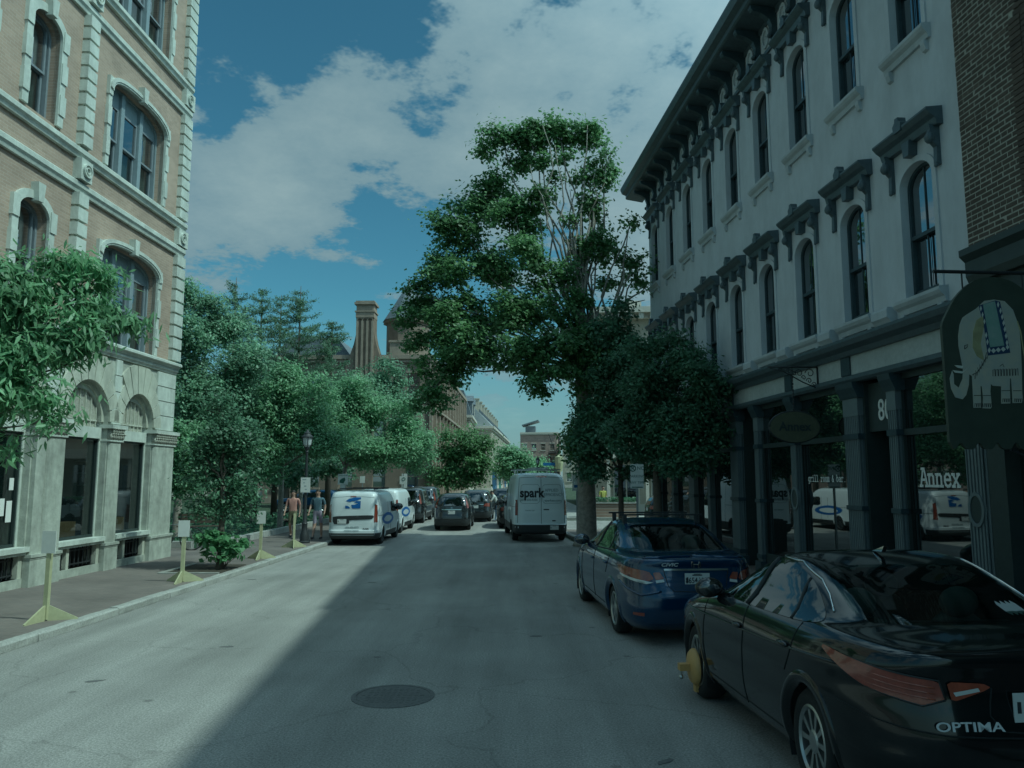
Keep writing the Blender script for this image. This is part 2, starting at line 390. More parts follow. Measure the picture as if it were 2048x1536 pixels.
def kerb(name, line, sgn, y0, y1, w=.17):
    e = struct(bpy.data.objects.new(name, None)); COL.objects.link(e)
    y = y0; meshes = []
    for L_ in (1.6, 2.1, 1.85):
        mb = MB(); pts = [(0, -.06), (w - .02, -.06), (w, .02), (w, KH - .025), (w - .025, KH), (0, KH)]
        nseg = 7
        rows = []
        for i in range(nseg + 1):
            yy = L_ * i / nseg; j = [(random.uniform(-.008, .008), random.uniform(-.006, .006)) for _ in pts]
            rows.append([(p[0] + (q[0] if p[0] > .05 else 0), yy, p[1] + (q[1] if p[1] > 0 else 0)) for p, q in zip(pts, j)])
        vs = [p for r in rows for p in r]; k = len(pts)
        fs = [(i * k + a, i * k + (a + 1) % k, (i + 1) * k + (a + 1) % k, (i + 1) * k + a) for i in range(nseg) for a in range(k)] + [tuple(range(k)), tuple(range(nseg * k, nseg * k + k))]
        mb.add(vs, fs); meshes.append((L_, mb))
    ms = []
    for L_, mb in meshes:
        me = mb.mesh('kerb_stone', 'granite'); bm = bmesh.new(); bm.from_mesh(me); bmesh.ops.recalc_face_normals(bm, faces=bm.faces); bm.to_mesh(me); bm.free(); ms.append((L_, me))
    i = 0
    while y < y1:
        L_, me = ms[i % 3]; i += 1
        o = link('kerb_stone', me, e); x = line(y)
        a = math.atan2(line(y + 1) - line(y), 1)
        if sgn > 0: o.location = (x - w, y, random.uniform(-.012, .006)); o.rotation_euler = (0, 0, -a)
        else: o.location = (x + w, y + L_, random.uniform(-.012, .006)); o.rotation_euler = (0, 0, PI - a)
        y += L_ + .018
    return e
kerb('kerb_left', kl, 1, 4, 46); kerb('kerb_right', kr, -1, 3, 33)
sheet_poly('sidewalk_left', [(kl(-10) - .17, -10), (kl(46) - .17, 46), (-9.0, 46), (-9.3, 26), (-9.8, 24.3), (-14, 24.3), (-14, -10)], -.05, KH - .012, 'paving_brick')
sheet_poly('sidewalk_right', [(kr(-10) + .17, -10), (9.8, -10), (8, 10), (6.5, 33.2), (kr(33) + .17, 33.2)], -.05, KH - .012, 'paving_brick')
sheet_poly('far_sidewalk_left', [(kl(46), 46.2), (-6.5, 120), (-9, 120), (-9.2, 46.2)], -.05, .11, 'concrete')
sheet_poly('far_sidewalk_right', [(kr(45), 43), (30, 43), (30, 47), (5.0, 47), (5.2, 120), (2.4, 120)], -.05, .11, 'concrete')
# park edging stones
e = struct(bpy.data.objects.new('park_edging', None)); COL.objects.link(e)
def edging(a, b, n):
    a = Vector(a); b = Vector(b); d = (b - a) / n; L_ = d.length - .015
    mb = MB(); mb.box(0, L_, -.12, .12, 0, .30); me = mb.mesh('edging_stone', 'granite')
    for i in range(n):
        o = link('edging_stone', me, e); p = a + d * i; o.location = (p.x, p.y, .02 + random.uniform(-.01, .01)); o.rotation_euler = (0, 0, math.atan2(d.y, d.x))
edging((-14, 24.45), (-9.95, 24.45), 3); edging((-9.8, 24.6), (-9.35, 26.1), 1); edging((-9.3, 26.15), (-8.85, 46), 12)
# manhole
mh = thing('manhole_cover', 'round dark iron manhole cover in the middle of the road', 'manhole cover', (-1.26, 8.5, 0))
mat('cast_iron', (.12, .12, .115), .75, .3, 30, .6, 60)
mb = MB(); mb.lathe([(.44, -.02), (.44, .006), (.39, .008), (.39, -.01)], seg=40); mb.build('rim', 'cast_iron', mh)
mb = MB(); mb.lathe([(.385, -.02), (.385, .006), (.37, .009), (.01, .009)], seg=40)
for i in range(-5, 6):
    for j in range(-5, 6):
        if i * i + j * j < 26: mb.box(i * .062 - .02, i * .062 + .02, j * .062 - .02, j * .062 + .02, .007, .0115)
mb.build('lid', 'cast_iron', mh)
for q, (x, y, a) in enumerate([(-3.9, 10.9, .2), (-4.75, 9.1, .5), (.35, 11.6, .1), (1.25, 6.6, .7), (-3.1, 17.4, 0), (-5.9, 17.9, .3)]):
    mb = MB(); n = 9; pts = [(math.cos(2 * PI * i / n) * random.uniform(.07, .12), math.sin(2 * PI * i / n) * random.uniform(.025, .05)) for i in range(n)]
    mb.prism(pts, lambda p, z: (p[0], p[1], z), .001, .005)
    o = mb.build('tar_patch', 'cast_iron'); o.location = (x, y, 0); o.rotation_euler = (0, 0, a)
    tag(o, ['small dark tar patch on the sunlit road below the young street tree', 'small dark tar patch on sunlit road nearest the left bottom corner', 'small dark tar patch on shaded road left of the blue sedan', 'small dark tar patch on the road beside the black sedan front wheel', 'small dark tar patch near the far edge of the sunlit road', 'small dark tar patch close to the left kerb below the yellow stands'][q], 'tar patch', 'tar patches on the road')

# ------------------------------------------------------------------ left building: tan brick and stone
def make_left_building():
    ang = -math.atan(.0265)
    B = thing('corner_building', 'tan brick building with pale stone quoins, arched shop windows and triple windows on the left', 'building', (fl(0), 0, 0), ang)
    F = Facade(B, 1); END = 21.75; TOP = 19.5
    S0 = 7.0
    # ---- openings
    arches = [(14.2, 15.72), (16.72, 18.48), (19.06, 20.64)]; SP = 3.62
    ghole = [arch_loop(a, b, .30, SP + (b - a) / 2 * 1.05, (b - a) / 2 * 1.05, 18) for a, b in arches]
    wall = MB(); F.sheet(wall, [(S0, 0), (END, 0), (END, 5.2), (S0, 5.2)], ghole, 0, .45)
    wall.add([F.P(END, 0, 0), F.P(END, -12, 0), F.P(END, -12, 5.2), F.P(END, 0, 5.2)], [(0, 1, 2, 3)])
    wall.build('ground_floor_wall', 'stone_pier', B, fix=False)
    triples = [(17.68, 20.42, 5.55, 7.95), (17.68, 20.42, 9.72, 12.02), (17.68, 20.42, 13.92, 16.3)]
    singles = [(14.72, 15.68, 5.75, 7.95), (14.72, 15.68, 9.78, 12.0), (14.72, 15.68, 13.95, 16.2), (12.6, 13.56, 5.75, 7.95), (12.6, 13.56, 9.78, 12.0)]
    def outl(w, tri): return arch_loop(*w, .42 if tri else .34, 18, 2.6 if tri else 2.2)
    holes = [outl(w, True) for w in triples] + [outl(w, False) for w in singles]
    up = MB(); F.sheet(up, [(S0, 5.2), (END, 5.2), (END, TOP), (S0, TOP)], holes, 0, .38)
    up.add([F.P(END, 0, 5.2), F.P(END, -12, 5.2), F.P(END, -12, TOP), F.P(END, 0, TOP)], [(0, 1, 2, 3)])
    up.add([F.P(S0, 0, TOP), F.P(END, 0, TOP), F.P(END, -12, TOP), F.P(S0, -12, TOP)], [(0, 1, 2, 3)])
    up.build('brick_wall', 'tan_brick', B, fix=False)
    inner = MB(); F.box(inner, S0 + .1, END - .1, -1.6, -1.4, 0, TOP - .1); F.box(inner, S0 + .1, END - .1, -1.6, -.4, 5.0, 5.1); F.box(inner, S0 + .1, END - .1, -1.6, -.4, 8.7, 8.8); F.box(inner, S0 + .1, END - .1, -1.6, -.4, 12.9, 13.0)
    inner.build('interior_wall', 'dark_void', B)
    # ---- string courses in stone lengths
    def course(name, z0, z1, o, s0=S0, s1=END + .05, piece=1.45, m='stone'):
        n = max(1, int((s1 - s0) / piece)); d = (s1 - s0) / n
        for i in range(n):
            mb = MB(); a, b = s0 + i * d, s0 + (i + 1) * d - .006; h = z1 - z0
            prof = [(0, z0), (o * .55, z0), (o * .7, z0 + h * .3), (o, z0 + h * .5), (o, z1 - .02), (o * .9, z1), (0, z1)]
            mb.prism(prof, lambda p, s: F.P(s, p[0], p[1]), a, b); mb.build(name, m, B)
    for z in (8.62, 12.82):
        course('string_course', z, z + .24, .13); course('sill_course', z + .78, z + 1.0, .15)
    course('ground_cornice', 5.2, 5.34, .10); course('ground_cornice', 5.34, 5.50, .20)
    course('eaves_cornice', TOP - .6, TOP + .05, .6)
    # ---- quoins
    def quoins(s0, s1, proud, wrap):
        for za, zb in ((5.52, 8.6), (9.65, 12.8), (13.85, TOP - .7)):
            n = round((zb - za) / .33); d = (zb - za) / n
            for i in range(n):
                mb = MB(); h0 = za + i * d + .06; h1 = za + (i + 1) * d
                o0 = -.3 if wrap else 0
                F.box(mb, s0, s1 + (proud * .6 if wrap else 0), o0, proud, h0, h1)
                mb.build('quoin', 'stone', B)
            mb = MB(); F.box(mb, s0 + .03, s1 - .03, -.02, proud - .085, za, zb); mb.build('quoin_backing', 'stone_ground', B)
        for z in (8.62, 12.82):
            mb = MB(); F.box(mb, s0 - .03, s1 + .03 + (.08 if wrap else 0), -.1, proud + .02, z + .28, z + .76); mb.build('roundel_block', 'stone', B)
            mb = MB(); c = ((s0 + s1) / 2, z + .52)
            for r, t, o in ((.16, .035, .05), (.08, .02, .05)):
                n = 24; F.band(mb, [(c[0] + (r - t) * math.cos(2 * PI * i / n), c[1] + (r - t) * math.sin(2 * PI * i / n)) for i in range(n)], [(c[0] + r * math.cos(2 * PI * i / n), c[1] + r * math.sin(2 * PI * i / n)) for i in range(n)], proud + .02, proud + .02 + o, True)
            mb.build('roundel', 'stone', B)
    quoins(16.45, 16.82, .18, False); quoins(21.32, END, .13, True)
    # ---- stone window surrounds and windows
    def surround(w, tri):
        s0, s1, z0, z1 = w; inn = outl(w, tri)[1:] + [(s0, z0)]
        d = .15 if tri else .19
        out_ = arch_loop(s0 - d, s1 + d, z0, z1 + d * .9, .42 + d * .6 if tri else .34 + d, 18, 2.6 if tri else 2.2)[1:] + [(s0 - d, z0)]
        mb = MB(); F.band(mb, inn, out_, -.1, .06)
        if tri:
            for k, (dd, oo) in enumerate(((.0, .10), (.09, .12))):
                i2 = [(a * (1 - t) + b * t, c * (1 - t) + e_ * t) for (a, c), (b, e_), t in [(p, q, .05 + dd / d * .5) for p, q in zip(inn, out_)]][1:-1]
                o2 = [(a * (1 - t) + b * t, c * (1 - t) + e_ * t) for (a, c), (b, e_), t in [(p, q, .40 + dd / d * 1.0) for p, q in zip(inn, out_)]][1:-1]
                F.band(mb, i2, o2, 0, oo)
        mb.build('window_surround', 'stone', B)
        mb = MB(); c = (s0 + s1) / 2
        mb.prism([(c - .08, z1 - .05), (c + .08, z1 - .05), (c + .12, z1 + .34), (c - .12, z1 + .34)], lambda p, o: F.P(p[0], o, p[1]), 0, .17); mb.build('keystone', 'stone', B)
        hb = (z1 - z0) * .2
        for q in range(3):
            zz = z0 + .25 + q * (z1 - z0 - .5) / 2.4
            for sa, sb in ((s0 - d - .025, s0 - .015), (s1 + .015, s1 + d + .025)):
                mb = MB(); F.box(mb, sa, sb, 0, .085, zz, zz + hb); mb.build('surround_block', 'stone', B)
    def window(w, tri):
        s0, s1, z0, z1 = w; o = -.26
        fr_ = MB(); inn = outl((s0 + .06, s1 - .06, z0 + .06, z1 - .06), tri); F.band(fr_, inn, outl(w, tri), o - .06, o + .06, True)
        W = fr_.build('window', 'blue_frame' if tri else 'grey_paint', B)
        n = 3 if tri else 1; d = (s1 - s0) / n
        mu = MB()
        if tri:
            for k in (1, 2): F.box(mu, s0 + k * d - .08, s0 + k * d + .08, o - .05, o + .09, z0 + .03, z1 - .05)
            F.box(mu, s0 + .03, s1 - .03, o - .02, o + .02, z1 - .50, z1 - .46)
            mu.build('mullion', 'blue_frame', W)
            pn = MB(); lp = [p for p in arch_loop(s0 + .05, s1 - .05, z1 - .48, z1 - .05, .40, 18, 2.6)]; F.panel(pn, lp, o + .01); pn.build('panel', 'blue_frame', W)
        for k in range(n):
            a, b = s0 + k * d + .10, s0 + (k + 1) * d - .10; top = z1 - (.5 if tri else .08); mid = (z0 + top) / 2
            sh = MB()
            for za, zb, oo in ((mid, top, o), (z0 + .06, mid + .04, o - .05)):
                F.box(sh, a, a + .05, oo - .03, oo + .03, za, zb); F.box(sh, b - .05, b, oo - .03, oo + .03, za, zb); F.box(sh, a + .05, b - .05, oo - .03, oo + .03, za, za + .05); F.box(sh, a + .05, b - .05, oo - .03, oo + .03, zb - .05, zb)
            sh.build('sash', 'grey_paint', W)
            lo = arch_loop(a + .03, b - .03, mid + .02, top - .01 if tri else z1 - .07, 0 if tri else .28, 10)
            p1 = MB(); F.panel(p1, lo, o); p1.build('pane', 'glass', W)
            p2 = MB(); F.panel(p2, [(a + .03, z0 + .08), (b - .03, z0 + .08), (b - .03, mid + .02), (a + .03, mid + .02)], o - .05); p2.build('pane', 'clear_pane', W)
            cu = MB(); ns = 26; off = random.uniform(0, .1)
            prof = [(a + (b - a) * i / ns, o - .16 + .03 * math.sin(i * 1.7)) for i in range(ns + 1)]
            prof = prof if random.random() < .5 else prof[:int(ns * .8)]
            cu.add([F.P(s, q, z0 + .05) for s, q in prof] + [F.P(s, q, mid + .1) for s, q in prof], [(i, i + 1, len(prof) + i + 1, len(prof) + i) for i in range(len(prof) - 1)]); cu.build('curtain', 'curtain', W, True)
    for w in triples: surround(w, True); window(w, True)
    for w in singles: surround(w, False); window(w, False)
    # ---- ground floor: piers, capitals, voussoirs, shop windows
    piers = [(15.75, 16.70, .10), (18.51, 19.03, .07), (20.67, END + .1, .07)]
    for a, b, o in piers + [(13.2, 14.3, .12)]:
        mb = MB(); ch = .12
        if b - a > .9 and b < END: 
            mb.prism([(a, -.3), (a, o), (a + .30, o), (a + .36, o - .08), (a + .42, o), (b, o), (b, -.3)], lambda p, z: F.P(p[0], p[1], z), .75, 3.16)
        else:
            mb.prism([(a, -.3), (a, o - ch * .3), (a + ch * .3, o), (b - ch * .3, o), (b, o - ch * .3), (b, -.3)], lambda p, z: F.P(p[0], p[1], z), .75, 3.16)
        mb.build('pier_shaft', 'stone_pier', B)
        mb = MB(); F.box(mb, a - .03, b + .03, -.3, o + .04, 0, .70); F.box(mb, a - .05, b + .05, -.3, o + .07, .70, .76); F.box(mb, a - .04, b + .04, -.3, o + .05, .66, .70); mb.build('pier_base', 'stone_pier', B)
        mb = MB(); F.box(mb, a - .04, b + .04, -.3, o + .03, 3.16, 3.20); F.box(mb, a - .09, b + .09, -.3, o + .10, 3.47, 3.56); mb.build('abacus', 'stone', B)
        mb = MB()   # carved capital: rows of curling leaves
        mb.prism([(a - .01, -.3), (a - .01, o + .02), (b + .01, o + .02), (b + .01, -.3)], lambda p, z: F.P(p[0], p[1], z), 3.20, 3.47)
        nn = int((b - a) / .10)
        for r in range(2):
            for i in range(nn + 1):
                s = a + (b - a) * (i + .5 * (r % 2)) / nn
                if s > b + .02: continue
                zz = 3.22 + r * .13
                mb.ball(F.P(s, o + .03 + r * .02, zz + .06), (.045, .045, .07), 6, 4); mb.ball(F.P(s, o + .075 + r * .02, zz + .115), (.03, .035, .025), 6, 4)
        mb.build('capital', 'carved', B, True)
    for (a, b) in arches:
        c = (a + b) / 2; r0 = (b - a) / 2; ry = r0 * 1.05; n = 11
        for i in range(n):
            t0 = PI * i / n + .014; t1 = PI * (i + 1) / n - .014
            def pt(t, k): return (c + (r0 + k) * math.cos(t), SP + (ry + k * (1.0 + .25 * math.sin(t))) * math.sin(t))
            kk = .62 if i in (3, 4, 5, 6, 7) else .40
            if c + (r0 + kk) > END: kk = .38
            mb = MB(); tm = (t0 + t1) / 2; pts = [pt(t0, .0), pt(tm, 0), pt(t1, 0), pt(t1, kk), pt(tm, kk), pt(t0, kk)]
            mb.prism(pts, lambda p, o: F.P(p[0], o, min(p[1], 5.16)), -.01, .05); mb.build('voussoir', 'stone_ground', B)
        mb = MB()                                                  # inner arch moulding
        inn = [(c + (r0 - .10) * math.cos(PI * i / 18), SP + (ry - .10) * math.sin(PI * i / 18)) for i in range(19)]; ou = [(c + r0 * math.cos(PI * i / 18), SP + ry * math.sin(PI * i / 18)) for i in range(19)]
        F.band(mb, inn, ou, -.42, -.10); mb.build('arch_moulding', 'stone_ground', B)
        fm = MB(); o = -.20; F.band(fm, arch_loop(a + .06, b - .06, .92, SP + ry - .2, ry - .2, 18), arch_loop(a, b, .82, SP + ry, ry, 18), o - .06, o + .05, True)
        F.box(fm, a + .05, b - .05, o - .05, o + .09, 3.22, 3.48); W = fm.build('shop_window', 'stone', B)
        p = MB(); F.panel(p, [(a + .06, .94), (b - .06, .94), (b - .06, 3.24), (a + .06, 3.24)], o - .02); p.build('pane', 'clear_pane', W)
        p = MB(); F.box(p, a + .055, a + .10, o - .05, o + .03, .92, 3.24); F.box(p, b - .10, b - .055, o - .05, o + .03, .92, 3.24); F.box(p, a + .10, b - .10, o - .05, o + .03, .92, .98); F.box(p, a + .10, b - .10, o - .05, o + .03, 3.18, 3.24); p.build('sash', 'shop_dark', W)
        p = MB(); F.panel(p, arch_loop(a + .16, b - .16, 3.47, SP + ry - .21, ry - .25, 18), o - .01); p.build('lunette', 'carved', W)
        p = MB()
        for q in range(7): s = a + .2 + q * (b - a - .4) / 6; F.box(p, s - .012, s + .012, o - .01, o + .025, 3.48, SP + .2 + ry * .62 * math.sin(PI * (q + .6) / 7.2))
        F.box(p, a + .17, b - .17, o - .01, o + .03, 3.62, 3.66); p.build('lunette_grille', 'stone_ground', W)
        p = MB(); F.box(p, a - .04, b + .04, -.3, .10, .82, .92); F.box(p, a, b, -.3, .06, .76, .82); p.build('sill', 'stone', W)
        p = MB(); F.box(p, a - .02, b + .02, -.34, -.02, .0, .30); F.box(p, a - .02, a + .12, -.34, -.02, .30, .76); F.box(p, b - .12, b + .02, -.34, -.02, .30, .76); F.box(p, a + .48, a + .58, -.34, -.02, .30, .76); p.build('basement_surround', 'stone_ground', W)
        p = MB(); F.box(p, a + .1, b - .1, -.4, -.3, .3, .76); p.build('basement_light', 'dark_void', W)
        p = MB()
        for q in range(10): s = a + .15 + q * (b - a - .3) / 9; F.box(p, s - .012, s + .012, -.14, -.115, .31, .75)
        F.box(p, a + .13, b - .13, -.15, -.11, .36, .385); F.box(p, a + .13, b - .13, -.15, -.11, .66, .685); p.build('basement_grille', 'iron', W)
        p = MB(); F.box(p, a + .16, b - .2, -.78, -.5, .95, 1.28); p.build('display_counter', 'wood', W)
        p = MB()
        for q in range(5): zz = 1.5 + q * .3; F.box(p, a + .2, b - .2, -1.2, -.95, zz, zz + .03)
        for q in range(26):
            zz = 1.53 + random.randrange(5) * .3; s = random.uniform(a + .25, b - .3); F.box(p, s, s + random.uniform(.04, .12), -1.15, -.97, zz, zz + random.uniform(.08, .24))
        p.build('display_shelves', 'grey_paint', W)
    for a, b in ((15.80, 16.66), (18.55, 19.0), (20.72, END + .02)):
        z = 3.58
        for k in range(4):
            wk = (b - a) * (.95 - .12 * k if b < END else .98); cc = (a + b) / 2 if b < END else b - wk / 2
            mb = MB(); F.box(mb, cc - wk / 2, cc + wk / 2, -.01, .045 + .002 * k, z + .012, z + .39); mb.build('rusticated_block', 'stone', B); z += .40
    # posters in the nearest shop window
    for (s, z, w, h) in ((15.1, 1.55, .22, .34), (15.38, 1.42, .16, .42), (15.42, 2.05, .13, .24)):
        p = MB(); F.box(p, s, s + w, -.195, -.19, z, z + h); p.build('poster', 'white_text', B)
    p = MB(); F.box(p, 14.95, 15.12, -.195, -.19, 1.0, 1.42); mat('yellow_poster', (.55, .50, .10), .7); p.build('poster', 'yellow_poster', B)
    return B
make_left_building()

# ------------------------------------------------------------------ right: stuccoed commercial block with cast-iron shopfront
def stroke_text(name, body, F, s0, z0, h, sdir, o, m, parent, th=.13, w=.62):
    """slab-serif typewriter letters drawn as strokes; sdir -1: text runs towards smaller s"""
    G = {'A': [[(0, 0), (.42, 1), (.58, 1), (1, 0)], [(.2, .36), (.8, .36)], [(-.1, 0), (.25, 0)], [(.75, 0), (1.1, 0)], [(.2, 1), (.55, 1)]],
         'n': [[(.15, 0), (.15, .66)], [(0, .66), (.15, .66)], [(.15, .5), (.35, .66), (.6, .66), (.78, .52), (.78, 0)], [(0, 0), (.34, 0)], [(.6, 0), (.98, 0)]],
         'e': [[(.12, .36), (.9, .36), (.85, .55), (.68, .67), (.36, .67), (.14, .52), (.1, .3), (.2, .1), (.45, 0), (.72, .02), (.9, .12)]],
         'x': [[(.1, .66), (.9, 0)], [(.9, .66), (.1, 0)], [(0, .66), (.3, .66)], [(.7, .66), (1, .66)], [(-.02, 0), (.32, 0)], [(.68, 0), (1.02, 0)]],
         'g': [[(.85, .66), (.85, -.15), (.65, -.3), (.25, -.28)], [(.85, .5), (.6, .67), (.3, .64), (.12, .42), (.14, .18), (.35, .02), (.62, .04), (.85, .2)], [(.85, .66), (1, .66)]],
         'r': [[(.25, 0), (.25, .66)], [(.05, .66), (.25, .66)], [(.25, .42), (.5, .64), (.75, .67), (.92, .56)], [(.05, 0), (.6, 0)]],
         'i': [[(.1, .66), (.5, .66), (.5, 0)], [(.1, 0), (.9, 0)], [(.5, .88), (.5, .98)]],
         'l': [[(.12, 1), (.5, 1), (.5, 0)], [(.1, 0), (.9, 0)]],
         'o': [[(.5, .67), (.22, .6), (.1, .34), (.22, .06), (.5, 0), (.78, .06), (.9, .34), (.78, .6), (.5, .67)]],
         'm': [[(.08, 0), (.08, .66)], [(.08, .55), (.3, .67), (.5, .55), (.5, 0)], [(.5, .55), (.72, .67), (.92, .55), (.92, 0)], [(-.05, 0), (.2, 0)], [(.4, 0), (.6, 0)], [(.82, 0), (1.05, 0)]],
         'b': [[(0, 1), (.15, 1), (.15, 0)], [(.15, .5), (.4, .67), (.7, .64), (.9, .42), (.86, .18), (.65, .0), (.38, .02), (.15, .2)]],
         'a': [[(.18, .6), (.4, .67), (.68, .64), (.8, .5), (.8, 0), (.95, 0)], [(.8, .38), (.45, .4), (.16, .3), (.12, .14), (.3, 0), (.55, .02), (.8, .2)]],
         '&': [[(.9, 0), (.3, .7), (.35, .92), (.58, .95), (.65, .75), (.2, .4), (.12, .15), (.3, 0), (.6, .02), (.85, .4)]], '.': [[(.45, 0), (.55, .02)]], ' ': []}
    for i, ch in enumerate(body):
        if ch == ' ': continue
        mb = MB()
        for ln in G[ch]:
            for (a, b), (c, d) in zip(ln[:-1], ln[1:]):
                v = Vector((c - a, (d - b) / w)); L_ = v.length
                if L_ < 1e-6: continue
                dx, dz = (c - a) * w, d - b; q = math.hypot(dx, dz); nx, nz = -dz / q * th / 2, dx / q * th / 2; ex, ez = dx / q * th * .45, dz / q * th * .45
                base = i * w * 1.18
                P4 = [(base + a * w + nx - ex, b + nz - ez), (base + a * w - nx - ex, b - nz - ez), (base + c * w - nx + ex, d - nz + ez), (base + c * w + nx + ex, d + nz + ez)]
                oo = random.uniform(0, .0012)
                mb.prism([(s0 + sdir * x * h, z0 + z * h) for x, z in P4], lambda p, t: F.P(p[0], t, p[1]), o + oo, o + .003 + oo)
        mb.build('letter', m, parent)

def make_right_building():
    ang = math.atan2(-.075, -1.0)
    B = thing('stucco_building', 'pale stuccoed three-storey building with dark window hoods above a bar front on the right', 'building', (fr(0), 0, 0), ang)
    F = Facade(B, -1); A, E_ = 10.47, 27.95; TOP = 12.95
    wins = [(11.62 + 1.937 * i) for i in range(9)]; W2 = [(c - .42, c + .42, 5.08, 7.2) for c in wins]; W3 = [(c - .42, c + .42, 9.18, 11.38) for c in wins]
    holes = [arch_loop(*w, .30, 14) for w in W2 + W3]
    wall = MB(); F.sheet(wall, [(A, 4.72), (E_, 4.72), (E_, TOP), (A, TOP)], holes, 0, .26)
    for a, b, c, d in ((E_, -14, 0, 0),):
        wall.add([F.P(E_, 0, 0), F.P(E_, -14, 0), F.P(E_, -14, TOP), F.P(E_, 0, TOP)], [(0, 1, 2, 3)])
    wall.build('stucco_wall', 'stucco', B, fix=False)
    rf = MB(); F.box(rf, A, E_, -14, -.02, TOP - .1, TOP + .2); rf.build('roof', 'navy_dark', B)
    iw = MB(); F.box(iw, A, E_ - .05, -1.5, -1.3, .1, TOP - .2); iw.build('interior_wall', 'dark_void', B)
    # ---- eaves: deep cornice, scroll brackets, frieze with roundels
    ev = MB(); prof = [(0, 12.85), (.62, 12.95), (.66, 12.98), (.66, 13.10), (.80, 13.16), (.86, 13.30), (.86, 13.36), (0, 13.42)]
    ev.prism(prof, lambda p, s: F.P(s, p[0], p[1]), A - .02, E_ + .85); ev.build('eaves_cornice', 'navy_trim', B)
    fz = MB(); F.box(fz, A, E_, .0, .05, 12.05, 12.14); F.box(fz, A, E_, .0, .04, 12.72, 12.86); fz.build('frieze_moulding', 'navy_trim', B)
    # shared meshes for brackets and roundels
    bk = MB(); bp = [(0, 0), (.10, .02), (.14, .12), (.12, .25), (.18, .42), (.36, .54), (.56, .60), (.60, .66), (.60, .72), (0, .72)]
    bk.prism(bp, lambda p, s: (p[0], s, p[1]), -.075, .075); bk.ball((.15, 0, .06), (.06, .08, .06), 8, 5); bme = bk.mesh('eaves_bracket', 'navy_dark')
    rd = MB(); n = 20
    rd.box(0, .03, -.21, .21, .02, .58)
    FF = Facade(None, 1)
    FF.band(rd, [(.13 * math.cos(2 * PI * i / n), .32 + .17 * math.sin(2 * PI * i / n)) for i in range(n)], [(.19 * math.cos(2 * PI * i / n), .32 + .25 * math.sin(2 * PI * i / n)) for i in range(n)], .03, .07, True); rd.ball((.04, 0, .32), (.03, .04, .05), 8, 5)
    rme = rd.mesh('frieze_roundel', 'stucco_trim')
    nb = 18; d = (E_ - A - .5) / nb
    for i in range(nb + 1):
        o = link('eaves_bracket', bme, B); o.location = F.P(A + .25 + i * d, 0, 12.16)
        if i < nb: o = link('frieze_roundel', rme, B); o.location = F.P(A + .25 + (i + .5) * d, .0, 12.12)
    # ---- windows with hood, sill
    hood_m, brk_m, crest_m, sill_m = None, None, None, None
    hd = MB(); hd.prism([(0, -.05), (.10, -.05), (.13, .05), (.20, .10), (.26, .17), (.26, .20), (0, .23)], lambda p, s: (p[0], s, p[1]), -.74, .74); hood_m = hd.mesh('hood_mould', 'navy_trim')
    hk = MB(); hk.prism([(0, -.62), (.05, -.62), (.07, -.58), (.06, -.34), (.13, -.26), (.17, -.16), (.15, -.08), (.17, 0), (0, 0)], lambda p, s: (p[0], s, p[1]), -.042, .042); hk.ball((.14, 0, -.20), (.07, .08, .09), 10, 6); hk.ball((.06, 0, -.62), (.03, .04, .04), 8, 5); brk_m = hk.mesh('hood_bracket', 'navy_trim')
    cr = MB(); cr.prism([(-.09, .14), (.09, .14), (.11, .26), (.05, .31), (.04, .37), (-.04, .37), (-.05, .31), (-.11, .26)], lambda p, o: (o, p[0], p[1]), .14, .275)
    ky = MB(); ky.prism([(-.07, -.26), (.07, -.26), (.10, -.02), (-.10, -.02)], lambda p, o: (o, p[0], p[1]), 0, .15); key_m = ky.mesh('hood_keystone', 'navy_trim'); crest_m = cr.mesh('hood_crest', 'navy_trim')
    sl_ = MB(); sl_.prism([(0, -.22), (.05, -.22), (.07, -.14), (.12, -.10), (.15, -.05), (.15, 0), (0, .02)], lambda p, s: (p[0], s, p[1]), -.60, .60)
    for sg in (-1, 1): sl_.prism([(0, -.40), (.05, -.38), (.08, -.28), (.08, -.22), (0, -.22)], lambda p, s: (p[0], s, p[1]), sg * .48 - .05, sg * .48 + .05)
    sill_m = sl_.mesh('sill', 'stucco_trim')
    ar = MB(); c0 = arch_loop(-.42, .42, 0, 2.2, .30, 14)
    sash_cache = {}
    for wi, w in enumerate(W2 + W3):
        s0, s1, z0, z1 = w; c = (s0 + s1) / 2; o = -.12; top = z1
        fm = MB(); F.band(fm, arch_loop(s0 + .05, s1 - .05, z0 + .05, z1 - .05, .28, 14), arch_loop(s0, s1, z0, z1, .30, 14), o - .07, o + .01, True); W = fm.build('window', 'navy_dark', B)
        mid = z0 + (z1 - z0) * .47
        sh = MB(); F.box(sh, s0 + .05, s1 - .05, o - .05, o + .03, mid - .03, mid + .03); F.box(sh, c - .010, c + .010, o - .03, o - .005, z0 + .06, z1 - .06); F.box(sh, s0 + .07, s1 - .07, o - .06, o + .0, z0 + .07, z0 + .14); sh.build('sash', 'navy_dark', W)
        tilt = random.uniform(-.004, .004)
        for (pa, pb, rise, oo) in ((mid, z1 - .06, .26, o - .02), (z0 + .07, mid, 0, o - .055)):
            for sa, sb in ((s0 + .06, c - .01), (c + .01, s1 - .06)):
                if rise:
                    k = [(s0 + .06) + (s1 - s0 - .12) * t / 12 for t in range(13)]
                    a_, c_ = (s1 - s0) / 2 - .06, c
                    ss = [sa + (sb - sa) * t / 6 for t in range(7)]
                    lp = [(sa, pa), (sb, pa)] + [(x, pb - rise + rise * math.sqrt(max(0, 1 - ((x - c_) / a_) ** 2))) for x in ss[::-1]]
                else: lp = [(sa, pa), (sb, pa), (sb, pb), (sa, pb)]
                p = MB(); F.panel(p, lp, oo + tilt); p.build('pane', 'glass', W)
